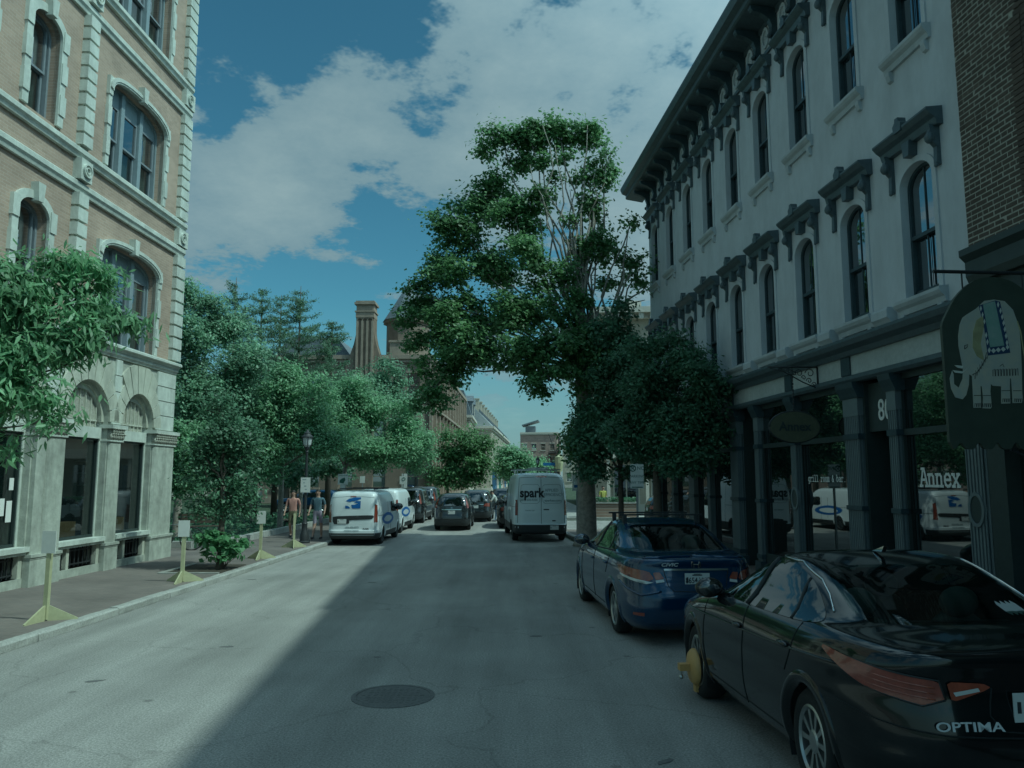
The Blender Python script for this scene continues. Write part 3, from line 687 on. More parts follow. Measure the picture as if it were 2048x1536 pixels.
        # stucco architrave
        a = MB(); F.band(a, arch_loop(s0, s1, z0, z1, .30, 14)[1:] + [(s0, z0)], arch_loop(s0 - .10, s1 + .10, z0, z1 + .10, .36, 14)[1:] + [(s0 - .10, z0)], 0, .025); a.build('architrave', 'stucco', W)
        q = link('sill', sill_m, W); q.location = F.P(c, 0, z0)
        hz = z1 + .36
        q = link('hood_mould', hood_m, W); q.location = F.P(c, 0, hz)
        for ds in (-.60, .60): q = link('hood_bracket', brk_m, W); q.location = F.P(c + ds, 0, hz - .02)
        q = link('hood_crest', crest_m, W); q.location = F.P(c, 0, hz); q = link('hood_keystone', key_m, W); q.location = F.P(c, 0, hz)
    # ---- stucco blocks between windows, above shop cornice
    bl = MB(); bl.prism([(0, 0), (.10, 0), (.14, .06), (.18, .10), (.18, .22), (.16, .26), (0, .26)], lambda p, s: (p[0], s, p[1]), -.24, .24); bl = bl.mesh('cornice_block', 'stucco_trim')
    for i in range(9):
        o = link('cornice_block', bl, B); o.location = F.P(wins[i] + .97, 0, 4.80)
    # ---- shopfront cornice, fascia, columns
    cn = MB(); cn.prism([(-.1, 4.48), (.10, 4.48), (.14, 4.56), (.26, 4.62), (.30, 4.70), (.30, 4.75), (-.1, 4.80)], lambda p, s: F.P(s, p[0], p[1]), A, E_ + .1); cn.prism([(-.1, 4.0), (.06, 4.0), (.10, 4.05), (.10, 4.12), (-.1, 4.14)], lambda p, s: F.P(s, p[0], p[1]), A, E_ + .1); cn.build('shopfront_cornice', 'navy_trim', B)
    bounds = [10.5, 14.0, 16.45, 19.9, 23.4, 26.0, E_]
    for a, b in zip(bounds[:-1], bounds[1:]):
        mb = MB(); F.box(mb, a + .16, b - .16, -.1, .03, 4.14, 4.48); mb.build('fascia_panel', 'fascia_stone', B)
        mb = MB(); F.box(mb, a - .16, a + .16, -.1, .06, 4.14, 4.48); mb.build('fascia_block', 'navy_dark', B)
    cols = [(10.75, .34, 1), (12.68, .24, 0), (14.0, .50, 0), (16.45, .25, 1), (18.45, .24, 0), (19.95, .52, 0), (22.0, .25, 0), (23.6, .52, 0), (25.6, .25, 0), (27.6, .5, 0)]
    for s, w, oval in cols:
        mb = MB(); nf = max(4, int(w / .062)); d = w / nf; dp = .17; nd = 3; e_ = dp / nd
        pts = []
        for i in range(nd):                      # flutes on the flank towards smaller s
            a = -dp + i * e_; pts += [(s - w / 2, a), (s - w / 2, a + e_ * .28), (s - w / 2 + .022, a + e_ * .32), (s - w / 2 + .022, a + e_ * .68), (s - w / 2, a + e_ * .72)]
        for i in range(nf):
            a = s - w / 2 + i * d
            pts += [(a, .0), (a + d * .28, .0), (a + d * .32, -.03), (a + d * .68, -.03), (a + d * .72, .0)]
        for i in range(nd):
            a = -i * e_; pts += [(s + w / 2, a), (s + w / 2, a - e_ * .28), (s + w / 2 - .022, a - e_ * .32), (s + w / 2 - .022, a - e_ * .68), (s + w / 2, a - e_ * .72)]
        pts += [(s + w / 2, -dp)]
        mb.prism(pts, lambda p, z: F.P(p[0], p[1], z), .35, 3.40); C_ = mb.build('column', 'column_paint', B)
        mb = MB(); F.box(mb, s - w / 2 - .01, s + w / 2 + .01, -.17, .006, 3.40, 3.72); mb.build('plain_shaft', 'column_paint', C_)
        for z in ((.42, .52), (1.72, 1.80), (2.98, 3.08)):
            if oval and 1.5 < z[0] < 2: continue
            mb = MB(); F.box(mb, s - w / 2 - .02, s + w / 2 + .02, -.17, .025, *z); mb.build('collar', 'navy_dark', C_)
        mb = MB(); F.box(mb, s - w / 2 - .05, s + w / 2 + .05, -.2, .06, .12, .36); mb.build('base', 'navy_dark', C_)
        mb = MB(); mb.prism([(-.2, 3.72), (.02, 3.72), (.05, 3.80), (.10, 3.90), (.12, 4.0), (-.2, 4.0)], lambda p, t: F.P(t, p[0], p[1]), s - w / 2 - .06, s + w / 2 + .06); mb.build('capital', 'navy_dark', C_)
        if oval:
            n = 26; mb = MB(); F.band(mb, [(s + .12 * math.cos(2 * PI * i / n), 1.86 + .19 * math.sin(2 * PI * i / n)) for i in range(n)], [(s + .165 * math.cos(2 * PI * i / n), 1.86 + .24 * math.sin(2 * PI * i / n)) for i in range(n)], -.05, .02, True); mb.build('oval_ring', 'column_paint', C_)
            mb = MB(); mb.prism([(s + .125 * math.cos(2 * PI * i / n), 1.86 + .195 * math.sin(2 * PI * i / n)) for i in range(n)], lambda p, o: F.P(p[0], o, p[1]), -.05, .008); mb.build('oval_plaque', 'shop_dark', C_)
    # window bays behind the columns
    bays = [(10.92, 12.54, 'w'), (12.75, 13.68, 'd'), (14.28, 16.33, 'w'), (16.57, 18.33, 'w'), (18.57, 19.7, 'd'), (20.2, 21.9, 'w'), (22.1, 23.35, 'w'), (23.85, 25.5, 'w'), (25.7, 27.4, 'w')]
    for a, b, k in bays:
        o = -.15 if k == 'w' else -.6
        fm = MB(); F.box(fm, a - .12, a, o - .06, -.10, .12, 4.0); F.box(fm, b, b + .12, o - .06, -.10, .12, 4.0); F.box(fm, a, b, o - .05, o + .05, 2.98, 3.08); F.box(fm, a, b, o - .05, o + .05, 3.9, 4.0)
        if k == 'w': F.box(fm, a, b, o - .1, o + .06, .12, .55)
        else: F.box(fm, a + .02, a + .12, o - .05, o + .03, .13, 2.98); F.box(fm, b - .12, b - .02, o - .05, o + .03, .13, 2.98); F.box(fm, a + .12, b - .12, o - .05, o + .03, .13, .45)
        W = fm.build('shop_window' if k == 'w' else 'shop_door', 'shop_dark', B)
        p = MB(); F.panel(p, [(a, .5), (b, .5), (b, 3.0), (a, 3.0)], o); p.build('pane', 'shop_glass', W)
        p = MB(); F.panel(p, [(a, 3.06), (b, 3.06), (b, 3.92), (a, 3.92)], o + .005); p.build('transom_pane', 'shop_glass', W)
    L_ = part_empty('window_lettering', B)
    stroke_text('annex', 'Annex', F, 12.22, 2.17, .265, -1, -.142, 'white_text', L_, .15)
    L2 = part_empty('window_lettering', B)
    stroke_text('grill', 'grill room & bar.', F, 16.1, 2.22, .125, -1, -.142, 'white_text', L2, .13)
    mb = MB(); F.box(mb, 12.82, 13.73, -.24, -.17, 3.1, 3.95); mb.build('door_transom', 'shop_dark', B)
    m8 = Matrix.Translation(F.P(13.14, -.735, 3.42)) @ Matrix(((0, 0, 1, 0), (1, 0, 0, 0), (0, 1, 0, 0), (0, 0, 0, 1)))
    text('house_number', '80', .52, 'white_text', B, Matrix.Translation(Vector(F.P(13.16, -.163, 3.44))) @ Matrix(((0, 0, 1, 0), (1, 0, 0, 0), (0, 1, 0, 0), (0, 0, 0, 1))), .006, .004, sx=.8)
    # wall brackets with scrollwork
    def scroll(s, z):
        mb = MB(); T = lambda pts: [F.P(s, o, zz) for o, zz in pts]
        mb.tube(T([(.05, z), (1.05, z)]), .016, 6); mb.tube(T([(.05, z), (.05, z - .42)]), .016, 6); mb.tube(T([(.05, z - .42), (.35, z - .30), (.75, z - .08), (1.0, z - .03)]), .013, 6)
        for cx, cz, r in ((.20, z - .12, .10), (.22, z - .27, .06), (.42, z - .12, .085), (.62, z - .08, .06), (.80, z - .055, .04), (.12, z - .34, .05), (.33, z - .21, .05), (.52, z - .13, .05)):
            mb.tube(T([(cx + r * math.cos(t * .7) * (1 - t / 14), cz + r * math.sin(t * .7) * (1 - t / 14)) for t in range(11)]), .009, 5)
        return mb
    for s in (15.1, 20.6): scroll(s, 4.46).build('sign_bracket', 'iron', B, True)
    return B, F
RB, RF = make_right_building()

def make_hanging_sign(s, label, zc):
    loc = Vector((fr(0), 0, 0)); ang = math.atan2(-.075, -1.0)
    o = thing('hanging_sign', label, 'sign', RB.matrix_basis @ Vector((0, -s, 0)), ang)
    mat('oval_board', (.085, .090, .052), .7, .15, 10)
    mb = MB(); n = 40; a, b = .50, .30; cx = .56
    mb.prism([(cx + a * math.cos(2 * PI * i / n), zc + b * math.sin(2 * PI * i / n)) for i in range(n)], lambda p, t: (p[0], t, p[1]), -.02, .02); mb.build('oval_panel', 'oval_board', o)
    mb = MB(); mb.tube([(cx + a * math.cos(2 * PI * i / n), 0, zc + b * math.sin(2 * PI * i / n)) for i in range(n + 1)], .022, 6); mb.build('rim', 'iron', o, True)
    mb = MB()
    for k in range(14): mb.ball((cx, 0, zc + b + .03 + k * (4.42 - zc - b) / 13), (.012 if k % 2 else .02, .02 if k % 2 else .012, .034), 6, 4)
    mb.build('chain', 'iron', o); mb = MB(); mb.tube([(.0, 0, zc - .10), (.1, 0, zc - .05), (cx - a, 0, zc)], .012, 6); mb.build('stay', 'iron', o)
    text('lettering', 'Annex', .24, 'shop_dark', o, frame_mtx((cx, .024, zc), (-1, 0, 0), (0, 0, 1)), .003, .006)
    return o
make_hanging_sign(15.1, 'dark olive oval hanging sign lettered Annex over the bar windows', 3.28)
make_hanging_sign(20.6, 'far oval hanging sign half hidden by the dark trees on the right', 3.28)

# ------------------------------------------------------------------ nearest right: dark red-brick building
def make_brick_building():
    ang = math.atan2(-.075, -1.0)
    B = thing('brick_building', 'dark brick building with arched window at the right edge of the picture', 'building', (fr(0), 0, 0), ang)
    F = Facade(B, -1); A, E_ = -8.0, 10.45; TOP = 13.3; o0 = .06
    arch = arch_loop(7.3, 9.0, 5.9, 9.0, .85, 18)
    wl = MB(); F.sheet(wl, [(A, 5.45), (E_, 5.45), (E_, TOP), (A, TOP)], [arch], o0, .35); wl.add([F.P(A, o0, TOP), F.P(E_, o0, TOP), F.P(E_, -14, TOP), F.P(A, -14, TOP)], [(0, 1, 2, 3)])
    wl.add([F.P(E_, o0, 4.7), F.P(E_, -.2, 4.7), F.P(E_, -.2, TOP), F.P(E_, o0, TOP)], [(0, 1, 2, 3)]); wl.add([F.P(A, o0, 0), F.P(A, -14, 0), F.P(A, -14, TOP), F.P(A, o0, TOP)], [(0, 1, 2, 3)])
    wl.build('wall', 'mortar', B, fix=False)
    bm_ = MB(); h, w, dd = .058, .200, .007
    bm_.add([(0, -w / 2, -h / 2), (0, w / 2, -h / 2), (0, w / 2, h / 2), (0, -w / 2, h / 2), (dd, -w / 2 + .004, -h / 2 + .004), (dd, w / 2 - .004, -h / 2 + .004), (dd, w / 2 - .004, h / 2 - .004), (dd, -w / 2 + .004, h / 2 - .004)], [(4, 5, 6, 7), (0, 1, 5, 4), (1, 2, 6, 5), (2, 3, 7, 6), (3, 0, 4, 7)])
    bme = bm_.mesh('brick', 'red_brick'); hb = MB(); w2 = .10
    hb.add([(0, -w2 / 2, -h / 2), (0, w2 / 2, -h / 2), (0, w2 / 2, h / 2), (0, -w2 / 2, h / 2), (dd, -w2 / 2 + .004, -h / 2 + .004), (dd, w2 / 2 - .004, -h / 2 + .004), (dd, w2 / 2 - .004, h / 2 - .004), (dd, -w2 / 2 + .004, h / 2 - .004)], [(4, 5, 6, 7), (0, 1, 5, 4), (1, 2, 6, 5), (2, 3, 7, 6), (3, 0, 4, 7)])
    hme = hb.mesh('brick', 'red_brick')
    c, sp, ra = 8.15, 8.15, .85
    def blocked(s, z):
        if z < 8.15 and z > 5.8: return abs(s - c) < ra + .31
        if z >= 8.15: return math.hypot(s - c, z - sp) < ra + .27
        return False
    singles = []; rest = MB(); row = 0; z = 5.45 + .035
    while z < TOP - .1:
        head = row % 6 == 5; ww = .112 if head else .217
        s = E_ - (.0 if row % 2 else ww / 2) - ww / 2 + (.0 if row % 2 else ww)
        while s > 3.5:
            if s + ww / 2 < E_ + .002 and not blocked(s, z):
                singles.append((s, z, head))
            elif E_ - .06 > s - ww / 2 and s + ww / 2 >= E_ + .002 and not blocked(s, z): singles.append((E_ - .055, z, True))
            s -= ww
        row += 1; z += .0745
    vis = [q for q in singles if q[0] > 8.95 and q[1] < 9.6]
    vis.sort(key=lambda q: -q[0] * 0 - (0 if q[2] else 1)); vis = vis[:300]; vs = set(vis)
    for s, z, head in vis:
        o = link('brick', hme if head else bme, B); o.location = F.P(s, o0 - .002 + random.uniform(-.004, .003), z); o.rotation_euler = (random.uniform(-.012, .012), random.uniform(-.03, .03), random.uniform(-.02, .02))
    for s, z, head in singles:
        if (s, z, head) in vs: continue
        hw = (.10 if head else .205) / 2; x = o0 - .002 + random.uniform(-.004, .003)
        rest.add([F.P(s + a * hw, x + q, z + b * .031) for q, k in ((0, 0), (dd, .004)) for a, b in ((-1, -1), (1, -1), (1, 1), (-1, 1))], [(4, 5, 6, 7), (0, 1, 5, 4), (1, 2, 6, 5), (2, 3, 7, 6), (3, 0, 4, 7)])
    # arch rings of headers
    for ring, rr in ((0, .06), (1, .20)):
        n = 38
        for i in range(n):
            t = PI * (i + .5) / n; r = ra + rr; cc, ss = math.cos(t), math.sin(t); hw, hh = .033, .06
            P = [(c + (r + b * hh) * cc - a * hw * ss, sp + (r + b * hh) * ss + a * hw * cc) for a, b in ((-1, -1), (1, -1), (1, 1), (-1, 1))]
            x = o0 + .03 - ring * .015
            rest.prism(P, lambda p, o: F.P(p[0], o, p[1]), o0 - .02, x + .02)
        z = 5.85
        while z < 8.12:
            for sg in (-1, 1):
                s = c + sg * (ra + rr + ring * .05); F.box(rest, s - .06 - ring * .04, s + .06 + ring * .04, o0 - .02, o0 + .05 - ring * .015, z + .006, z + .068)
            z += .0745
    o = rest.build('brickwork', 'red_brick', B); o['kind'] = 'stuff'
    fm = MB(); F.band(fm, arch_loop(7.42, 8.88, 6.02, 8.88, .73, 18), arch_loop(7.28, 9.02, 5.88, 9.02, .87, 18), -.25, -.12, True); F.box(fm, 7.35, 8.95, -.25, -.14, 7.4, 7.5); W = fm.build('window', 'navy_dark', B)
    p = MB(); F.panel(p, arch_loop(7.40, 8.90, 6.0, 8.9, .75, 18), -.2); p.build('pane', 'glass', W)
    ev = MB(); ev.prism([(0, 12.7), (.3, 12.8), (.55, 13.0), (.76, 13.15), (.76, 13.33), (0, 13.4)], lambda p, s: F.P(s, p[0], p[1]), A, E_ - .03); ev.build('eaves_cornice', 'shop_dark', B)
    lt = MB(); lt.prism([(-.1, 4.95), (.10, 4.95), (.14, 5.05), (.14, 5.25), (.22, 5.33), (.22, 5.42), (-.1, 5.45)], lambda p, s: F.P(s, p[0], p[1]), A, E_ - .01); lt.build('shop_cornice', 'shop_dark', B)
    sf = MB(); F.box(sf, A, 7.2, -.2, .02, 0, 4.95); F.box(sf, 10.1, E_ - .02, -.2, .03, 0, 4.95); F.box(sf, 7.2, 10.1, -.3, .0, 3.2, 4.95); F.box(sf, 7.2, 10.1, -.3, .0, 0, .8); F.box(sf, 8.9, 9.05, -.3, .01, .8, 3.2); sf.build('shopfront', 'shop_dark', B)
    p = MB(); F.panel(p, [(7.2, .8), (10.1, .8), (10.1, 3.2), (7.2, 3.2)], -.18); p.build('pane', 'shop_glass', B)
    p = MB(); F.box(p, 9.72, 9.86, -.172, -.168, 2.05, 2.38); p.build('notice', 'white_text', B)
    return B
BB = make_brick_building()

def make_elephant_sign():
    s = 9.0; ang = math.atan2(-.075, -1.0)
    o = thing('elephant_sign', 'large dark green arched board with a painted grey elephant and blue blanket', 'sign', BB.matrix_basis @ Vector((0, -s, 0)), ang)
    mat('sign_green', (.050, .062, .045), .6, .15, 4, .1, 30)
    mat('elephant_grey', (.40, .41, .38), .7, .15, 7, col2=(.50, .47, .36)); mat('ear_ochre', (.34, .32, .17), .7, .2, 9); mat('blanket_navy', (.03, .055, .12), .7); mat('blanket_green', (.16, .30, .24), .7, col2=(.36, .42, .38), vscale=4); mat('tusk', (.62, .62, .55), .6); mat('outline', (.05, .055, .05), .8)
    K = 9.15 / 1540 / 4.04
    cx = .83; ztop = 4.66
    def Q(p, f=0.0):       # sketch units -> (out, z); u to the right in view is towards the wall
        zx, zy = p; u = (zx - 500 - .065 * (zy - 480)) * K; return (cx - u, ztop - (zy - 72) * K)
    L_ = [(45, 480), (58, 440), (85, 390), (120, 330), (165, 255), (215, 200), (275, 145), (340, 105), (410, 82), (500, 72)]
    top = L_ + [(1000 - a, b) for a, b in L_[::-1][1:]]
    bot = [(1000 - 45, 1400)]
    nx = 6; w = 910 / nx
    sc = []
    for i in range(nx):
        x1 = 955 - i * w
        sc += [(x1 - w * .08, 1455), (x1 - w * .22, 1440), (x1 - w * .30, 1415), (x1 - w * .42, 1405), (x1 - w * .54, 1418), (x1 - w * .62, 1442), (x1 - w * .78, 1458)]
    loop = top + bot + sc + [(45, 1400)]
    # scallops follow the unsheared board: undo the lean for the straight lower edge
    loop = [(a + (.065 * (b - 480) if b > 480 else 0), b) for a, b in loop]
    loop = [(a + (.065 * (b - 480) if b <= 480 else 0), b) for a, b in loop]
    mb = MB(); v, f = tess([Q(p) for p in loop]); mb.add([(x, .0, z) for x, z in v], f); mb.add([(x, -.045, z) for x, z in v], [t[::-1] for t in f])
    n = len(loop); q = [Q(p) for p in loop]; mb.add([(x, 0, z) for x, z in q] + [(x, -.045, z) for x, z in q], [(i, (i + 1) % n, n + (i + 1) % n, n + i) for i in range(n)]); mb.build('board', 'sign_green', o)
    def fig(name, pts, m, y0, y1):
        mb = MB(); v, f = tess([Q(p) for p in pts]); mb.add([(x, y1, z) for x, z in v], f); n = len(pts); q = [Q(p) for p in pts]
        mb.add([(x, y0, z) for x, z in q] + [(x, y1, z) for x, z in q], [(i, (i + 1) % n, n + (i + 1) % n, n + i) for i in range(n)]); return mb.build(name, m, o)
    fig('elephant', [(250, 385), (330, 335), (400, 270), (480, 258), (570, 270), (640, 340), (690, 480), (700, 620), (705, 800), (705, 1000), (710, 1075), (700, 1090), (625, 1092), (622, 1000), (615, 900), (605, 890), (602, 960), (605, 1095), (530, 1098), (532, 960), (460, 955), (445, 940), (440, 1000), (450, 1125), (440, 1137), (375, 1135), (380, 1050), (370, 960), (358, 960), (362, 1130), (300, 1132), (295, 1000), (290, 880), (266, 865), (262, 950), (240, 1030), (210, 1065), (150, 1050), (115, 980), (105, 900), (125, 838), (137, 870), (140, 945), (178, 975), (212, 900), (215, 830), (200, 740), (180, 640), (178, 560), (190, 470), (215, 410)], 'elephant_grey', 0, .006)
    fig('blanket', [(350, 310), (490, 265), (530, 275), (575, 500), (610, 690), (420, 715), (395, 500)], 'blanket_navy', .006, .009)
    fig('blanket_centre', [(385, 300), (485, 272), (525, 470), (558, 632), (440, 648), (415, 480)], 'blanket_green', .009, .012)
    fig('ear', [(385, 390), (390, 480), (362, 620), (390, 755), (330, 720), (295, 650), (300, 520), (330, 430)], 'ear_ochre', .006, .010)
    fig('tusk', [(145, 795), (215, 800), (208, 820), (170, 815)], 'tusk', .0, .010); fig('tusk', [(130, 835), (215, 845), (250, 820), (205, 860), (150, 855)], 'tusk', .0, .0105)
    dm = [(512, 300, 9, 24), (532, 350, 9, 24), (545, 400, 9, 24), (556, 450, 10, 24), (566, 500, 10, 24), (575, 555, 10, 24), (582, 610, 10, 24), (366, 335, 8, 22), (380, 385, 8, 22), (395, 440, 8, 22), (408, 550, 9, 24), (418, 605, 9, 24), (432, 672, 12, 22), (468, 675, 20, 20), (508, 668, 20, 20), (550, 662, 20, 20), (585, 645, 14, 20)]
    for x, y, a, b in dm: fig('diamond', [(x - a, y), (x, y - b), (x + a, y), (x, y + b)], 'tusk', .009, .0125)
    def line(pts, r, m='outline', y=.008):
        mb = MB(); mb.tube([(Q(p)[0], y, Q(p)[1]) for p in pts], r * K, 5); return mb
    a = line([(672, 430), (700, 520), (725, 700), (745, 880), (755, 985)], 5); a.build('tail', 'ear_ochre', o)
    ey = line([(228, 665), (230, 635), (255, 628), (250, 648), (228, 665)], 3); 
    for x0 in (300, 378, 532, 628):
        yb = 1125 if x0 < 500 else 1085
        for k in range(4): e2 = line([(x0 + 8 + k * 18, yb), (x0 + 10 + k * 18, yb - 28), (x0 + 20 + k * 18, yb - 28), (x0 + 22 + k * 18, yb)], 2); ey.add(e2.v, e2.f)
        e2 = line([(x0, yb - 90), (x0 + 70, yb - 92)], 2.5); ey.add(e2.v, e2.f)
    e2 = line([(290, 870), (330, 850), (370, 800), (400, 740), (410, 690)], 2.5); ey.add(e2.v, e2.f)
    for k in range(7): e2 = line([(300 + k * 17, 860 - k * 24), (312 + k * 17, 905 - k * 27), (322 + k * 17, 850 - k * 25)], 2); ey.add(e2.v, e2.f)
    for k in range(9):
        x = 462 + k * 24; e2 = line([(x, 880 - k), (x, 830 - k), (x + 16, 822 - k), (x + 18, 880 - k)], 2.2); ey.add(e2.v, e2.f)
    e2 = line([(520, 800), (545, 780), (555, 805)], 2.2); ey.add(e2.v, e2.f)
    ey.build('drawn_lines', 'outline', o)
    mb = MB(); mb.tube([(.0, -.02, 4.72), (1.55, -.02, 4.72)], .022, 8); mb.tube([(.45, -.02, 4.72), (.45, -.02, 4.5)], .01, 6); mb.tube([(1.2, -.02, 4.72), (1.2, -.02, 4.5)], .01, 6); mb.tube([(.02, -.02, 2.3), (.75, -.02, 2.62)], .014, 6); mb.build('hanger', 'iron', o)
make_elephant_sign()

# ------------------------------------------------------------------ far buildings
mat('brownstone', (.21, .165, .125), .85, .15, 2, .3, 12, stain=.25)
mat('brownstone_pale', (.30, .245, .19), .85, .12, 2, .3, 12, stain=.25)
mat('slate', (.13, .15, .17), .7, .15, 2, .2, 8)
mat('cream', (.42, .38, .30), .85, .1, 2, stain=.2)
mat('cream_trim', (.50, .47, .40), .8, .08, 2)
mat('metal_roof', (.36, .38, .38), .6, .1, 2)
mat('far_red', (.32, .245, .205), .85, .12, 2, stain=.2)
mat('teal_awning', (.03, .16, .13), .8); mat('blue_shop', (.05, .12, .22), .7)
def block(name, label, loc, rz, W, D, H, wallm, trimm, rows, ncol, ws, side_cols=0, cornice=.45, plinth=.6, door=True):
    """box building, local front along +x at y=0 (facing -y), with recessed windows on the front and on the right-hand side"""
    B = thing(name, label, 'building', loc, rz)
    def face(F, length, n, nm):
        if n <= 0: return []
        d = length / n; hs = []
        for (z0, z1) in rows:
            for i in range(n): c = (i + .5) * d; hs.append((c - ws / 2, c + ws / 2, z0, z1))
        return hs
    FF = {}
    class FrontF(Facade):
        def P(self, s, o, z): return (s, -o, z)
        def box(self, mb, s0, s1, o0, o1, z0, z1): return mb.box(s0, s1, -o0, -o1, z0, z1)
    class SideF(Facade):
        def P(self, s, o, z): return (W + o, s, z)
        def box(self, mb, s0, s1, o0, o1, z0, z1): return mb.box(W + o0, W + o1, s0, s1, z0, z1)
    wall = MB(); wins = []
    for F, Ln, n in ((FrontF(None, 1), W, ncol), (SideF(None, 1), D, side_cols)):
        hs = face(F, Ln, n, '')
        F.sheet(wall, [(0, 0), (Ln, 0), (Ln, H), (0, H)], [arch_loop(*h, 0) for h in hs], 0, .25); wins += [(F, h) for h in hs]
    wall.add([(0, 0, 0), (0, D, 0), (0, D, H), (0, 0, H)], [(0, 1, 2, 3)]); wall.add([(0, 0, H), (W, 0, H), (W, D, H), (0, D, H)], [(0, 1, 2, 3)]); wall.add([(0, D, 0), (W, D, 0), (W, D, H), (0, D, H)], [(0, 1, 2, 3)])
    wall.build('wall', wallm, B, fix=False)
    for F, (a, b, z0, z1) in wins:
        m = MB(); F.band(m, [(a + .06, z0 + .06), (b - .06, z0 + .06), (b - .06, z1 - .06), (a + .06, z1 - .06)], [(a, z0), (b, z0), (b, z1), (a, z1)], -.24, -.16, True); F.box(m, a + .06, b - .06, -.23, -.17, (z0 + z1) / 2 - .03, (z0 + z1) / 2 + .03); W_ = m.build('window', trimm, B)
        m = MB(); F.panel(m, [(a + .05, z0 + .05), (b - .05, z0 + .05), (b - .05, z1 - .05), (a + .05, z1 - .05)], -.21); m.build('pane', 'glass', W_)
        m = MB(); F.box(m, a - .1, b + .1, 0, .12, z0 - .16, z0); m.build('sill', trimm, W_); m = MB(); F.box(m, a - .08, b + .08, 0, .08, z1, z1 + .2); m.build('lintel', trimm, W_)
    m = MB(); m.box(-.05, W + cornice, -cornice, D, H - .25, H + .12); m.box(-.03, W + cornice * .5, -cornice * .5, D, H - .55, H - .25); m.build('cornice', trimm, B)
    m = MB(); m.box(-.02, W + .12, -.12, D, 0, plinth); m.build('plinth', trimm, B)
    return B, FrontF(None, 1), SideF(None, 1), W, D

# brownstone with tall panelled chimney and corner turret, end on to the park
B, FA, SF, W, D = block('brownstone_building', 'brown stone building with a tall panelled chimney rising behind the park trees', (-22.5, 70, 0), -.018, 15, 40, 13.3, 'brownstone', 'brownstone_pale', [(1.4, 3.4), (5.2, 7.6), (9.6, 11.8)], 5, 1.2, 12, .35)
def chimney():
    cx, z0, zt = 22.5 - 20.3 + 6.9, 11.2, 18.6      # centre x in local metres
    m = MB(); w = .82
    m.box(cx - w, cx + w, -.7, .7, 9.0, 17.4); C = m.build('chimney', 'brownstone', B)
    m = MB(); fl_ = [(w, 11.6), (w + .95, 11.6), (w + .85, 12.5), (w + .5, 13.5), (w + .2, 14.4), (w + .04, 15.2), (w, 15.6)]
    for sg in (-1, 1): m.prism([(cx + sg * a, z) for a, z in fl_], lambda p, y: (p[0], y, p[1]), -.55, .7)
    m.build('chimney_shoulder', 'brownstone', C)
    m = MB()
    for k in range(4): x = cx - w + .13 + k * (2 * w - .26) / 3; m.box(x - .09, x + .09, -.86, -.66, 9.0, 16.5)
    for k in range(3):
        x = cx - w + .13 + (k + .5) * (2 * w - .26) / 3
        m.prism([(x + .27 * math.cos(PI * i / 10), 16.45 + .27 * math.sin(PI * i / 10)) for i in range(11)] + [(x - .27, 16.9), (x + .27, 16.9)], lambda p, y: (p[0], y, p[1]), -.84, -.7)
    m.box(cx - w - .02, cx + w + .02, -.88, .72, 16.8, 17.3); m.box(cx - w - .1, cx + w + .1, -.95, .8, 17.3, 17.42); m.box(cx - w + .02, cx + w - .02, -.8, .7, 17.42, 18.0); m.box(cx - w - .14, cx + w + .14, -1.0, .85, 18.0, 18.2); m.box(cx - w - .04, cx + w + .04, -.9, .75, 18.2, 18.35)
    m.build('chimney_moulding', 'brownstone_pale', C)
    m = MB(); tx = W - 2.4
    m.lathe([(2.05, 12.5), (2.05, 16.6), (2.35, 16.7), (2.35, 16.95)], (tx, 2.2, 0), 10); m.build('turret', 'brownstone', B)
    m = MB(); m.lathe([(2.45, 16.95), (.12, 20.6), (.06, 21.2)], (tx, 2.2, 0), 10); m.build('turret_roof', 'slate', B)
    m = MB(); m.box(cx + 2.2, cx + 3.9, -.15, .6, 13.4, 14.6); m.box(cx + 2.1, cx + 4.0, -.25, .7, 14.6, 14.8); m.build('parapet_block', 'brownstone_pale', B)
    m = MB()
    for k in range(13): s = k * D / 12; SF.box(m, s - .16, s + .16, 0, .28, .6, 13.0); SF.box(m, s + .3, s + .46, 0, .18, .6, 13.0)
    for z in (4.4, 8.6): SF.box(m, 0, D, 0, .34, z, z + .22)
    m.build('pilasters', 'brownstone_pale', B)
    m = MB(); m.prism([(0, 13.4), (W * .5, 13.4), (W * .4, 15.4), (W * .1, 15.4)], lambda p, y: (p[0], y, p[1]), 1.5, 8); m.build('roof', 'slate', B)
chimney()
# mansard house
B, FA, SF, W, D = block('mansard_house', 'slate mansard house with two dormers beyond the brown stone building', (-17.2, 112, 0), -.0, 11.0, 14, 11.2, 'cream', 'cream_trim', [(1.2, 3.4), (5.0, 7.2), (8.4, 10.2)], 4, 1.3, 4, .5)
m = MB(); m.prism([(-.2, 11.3), (W + .3, 11.3), (W - .9, 15.0), (.9, 15.0)], lambda p, y: (p[0], y, p[1]), -.2, D); m.build('mansard_roof', 'slate', B)
for y in (3.2, 8.8):
    m = MB(); m.box(W - 1.0, W + .3, y - .8, y + .8, 11.5, 13.6); m.prism([(y - 1.0, 13.6), (y + 1.0, 13.6), (y, 14.5)], lambda p, x: (x, p[0], p[1]), W - 1.6, W + .45); q = m.build('dormer', 'slate', B)
    m = MB(); m.box(W + .28, W + .33, y - .45, y + .45, 11.8, 13.3); m.build('pane', 'cream_trim', q)
    m = MB(); m.box(-.9, .9, 0, .01, 11.5, 13.5)
for x in (W - 5.0, W - 2.4):
    m = MB(); m.box(x - .8, x + .8, -.3, 1.2, 11.5, 13.6); m.prism([(x - 1.0, 13.6), (x + 1.0, 13.6), (x, 14.6)], lambda p, y: (p[0], y, p[1]), -.45, 1.6); q = m.build('dormer', 'slate', B)
    m = MB(); m.box(x - .45, x + .45, -.33, -.3, 11.8, 13.3); m.build('pane', 'cream_trim', q)
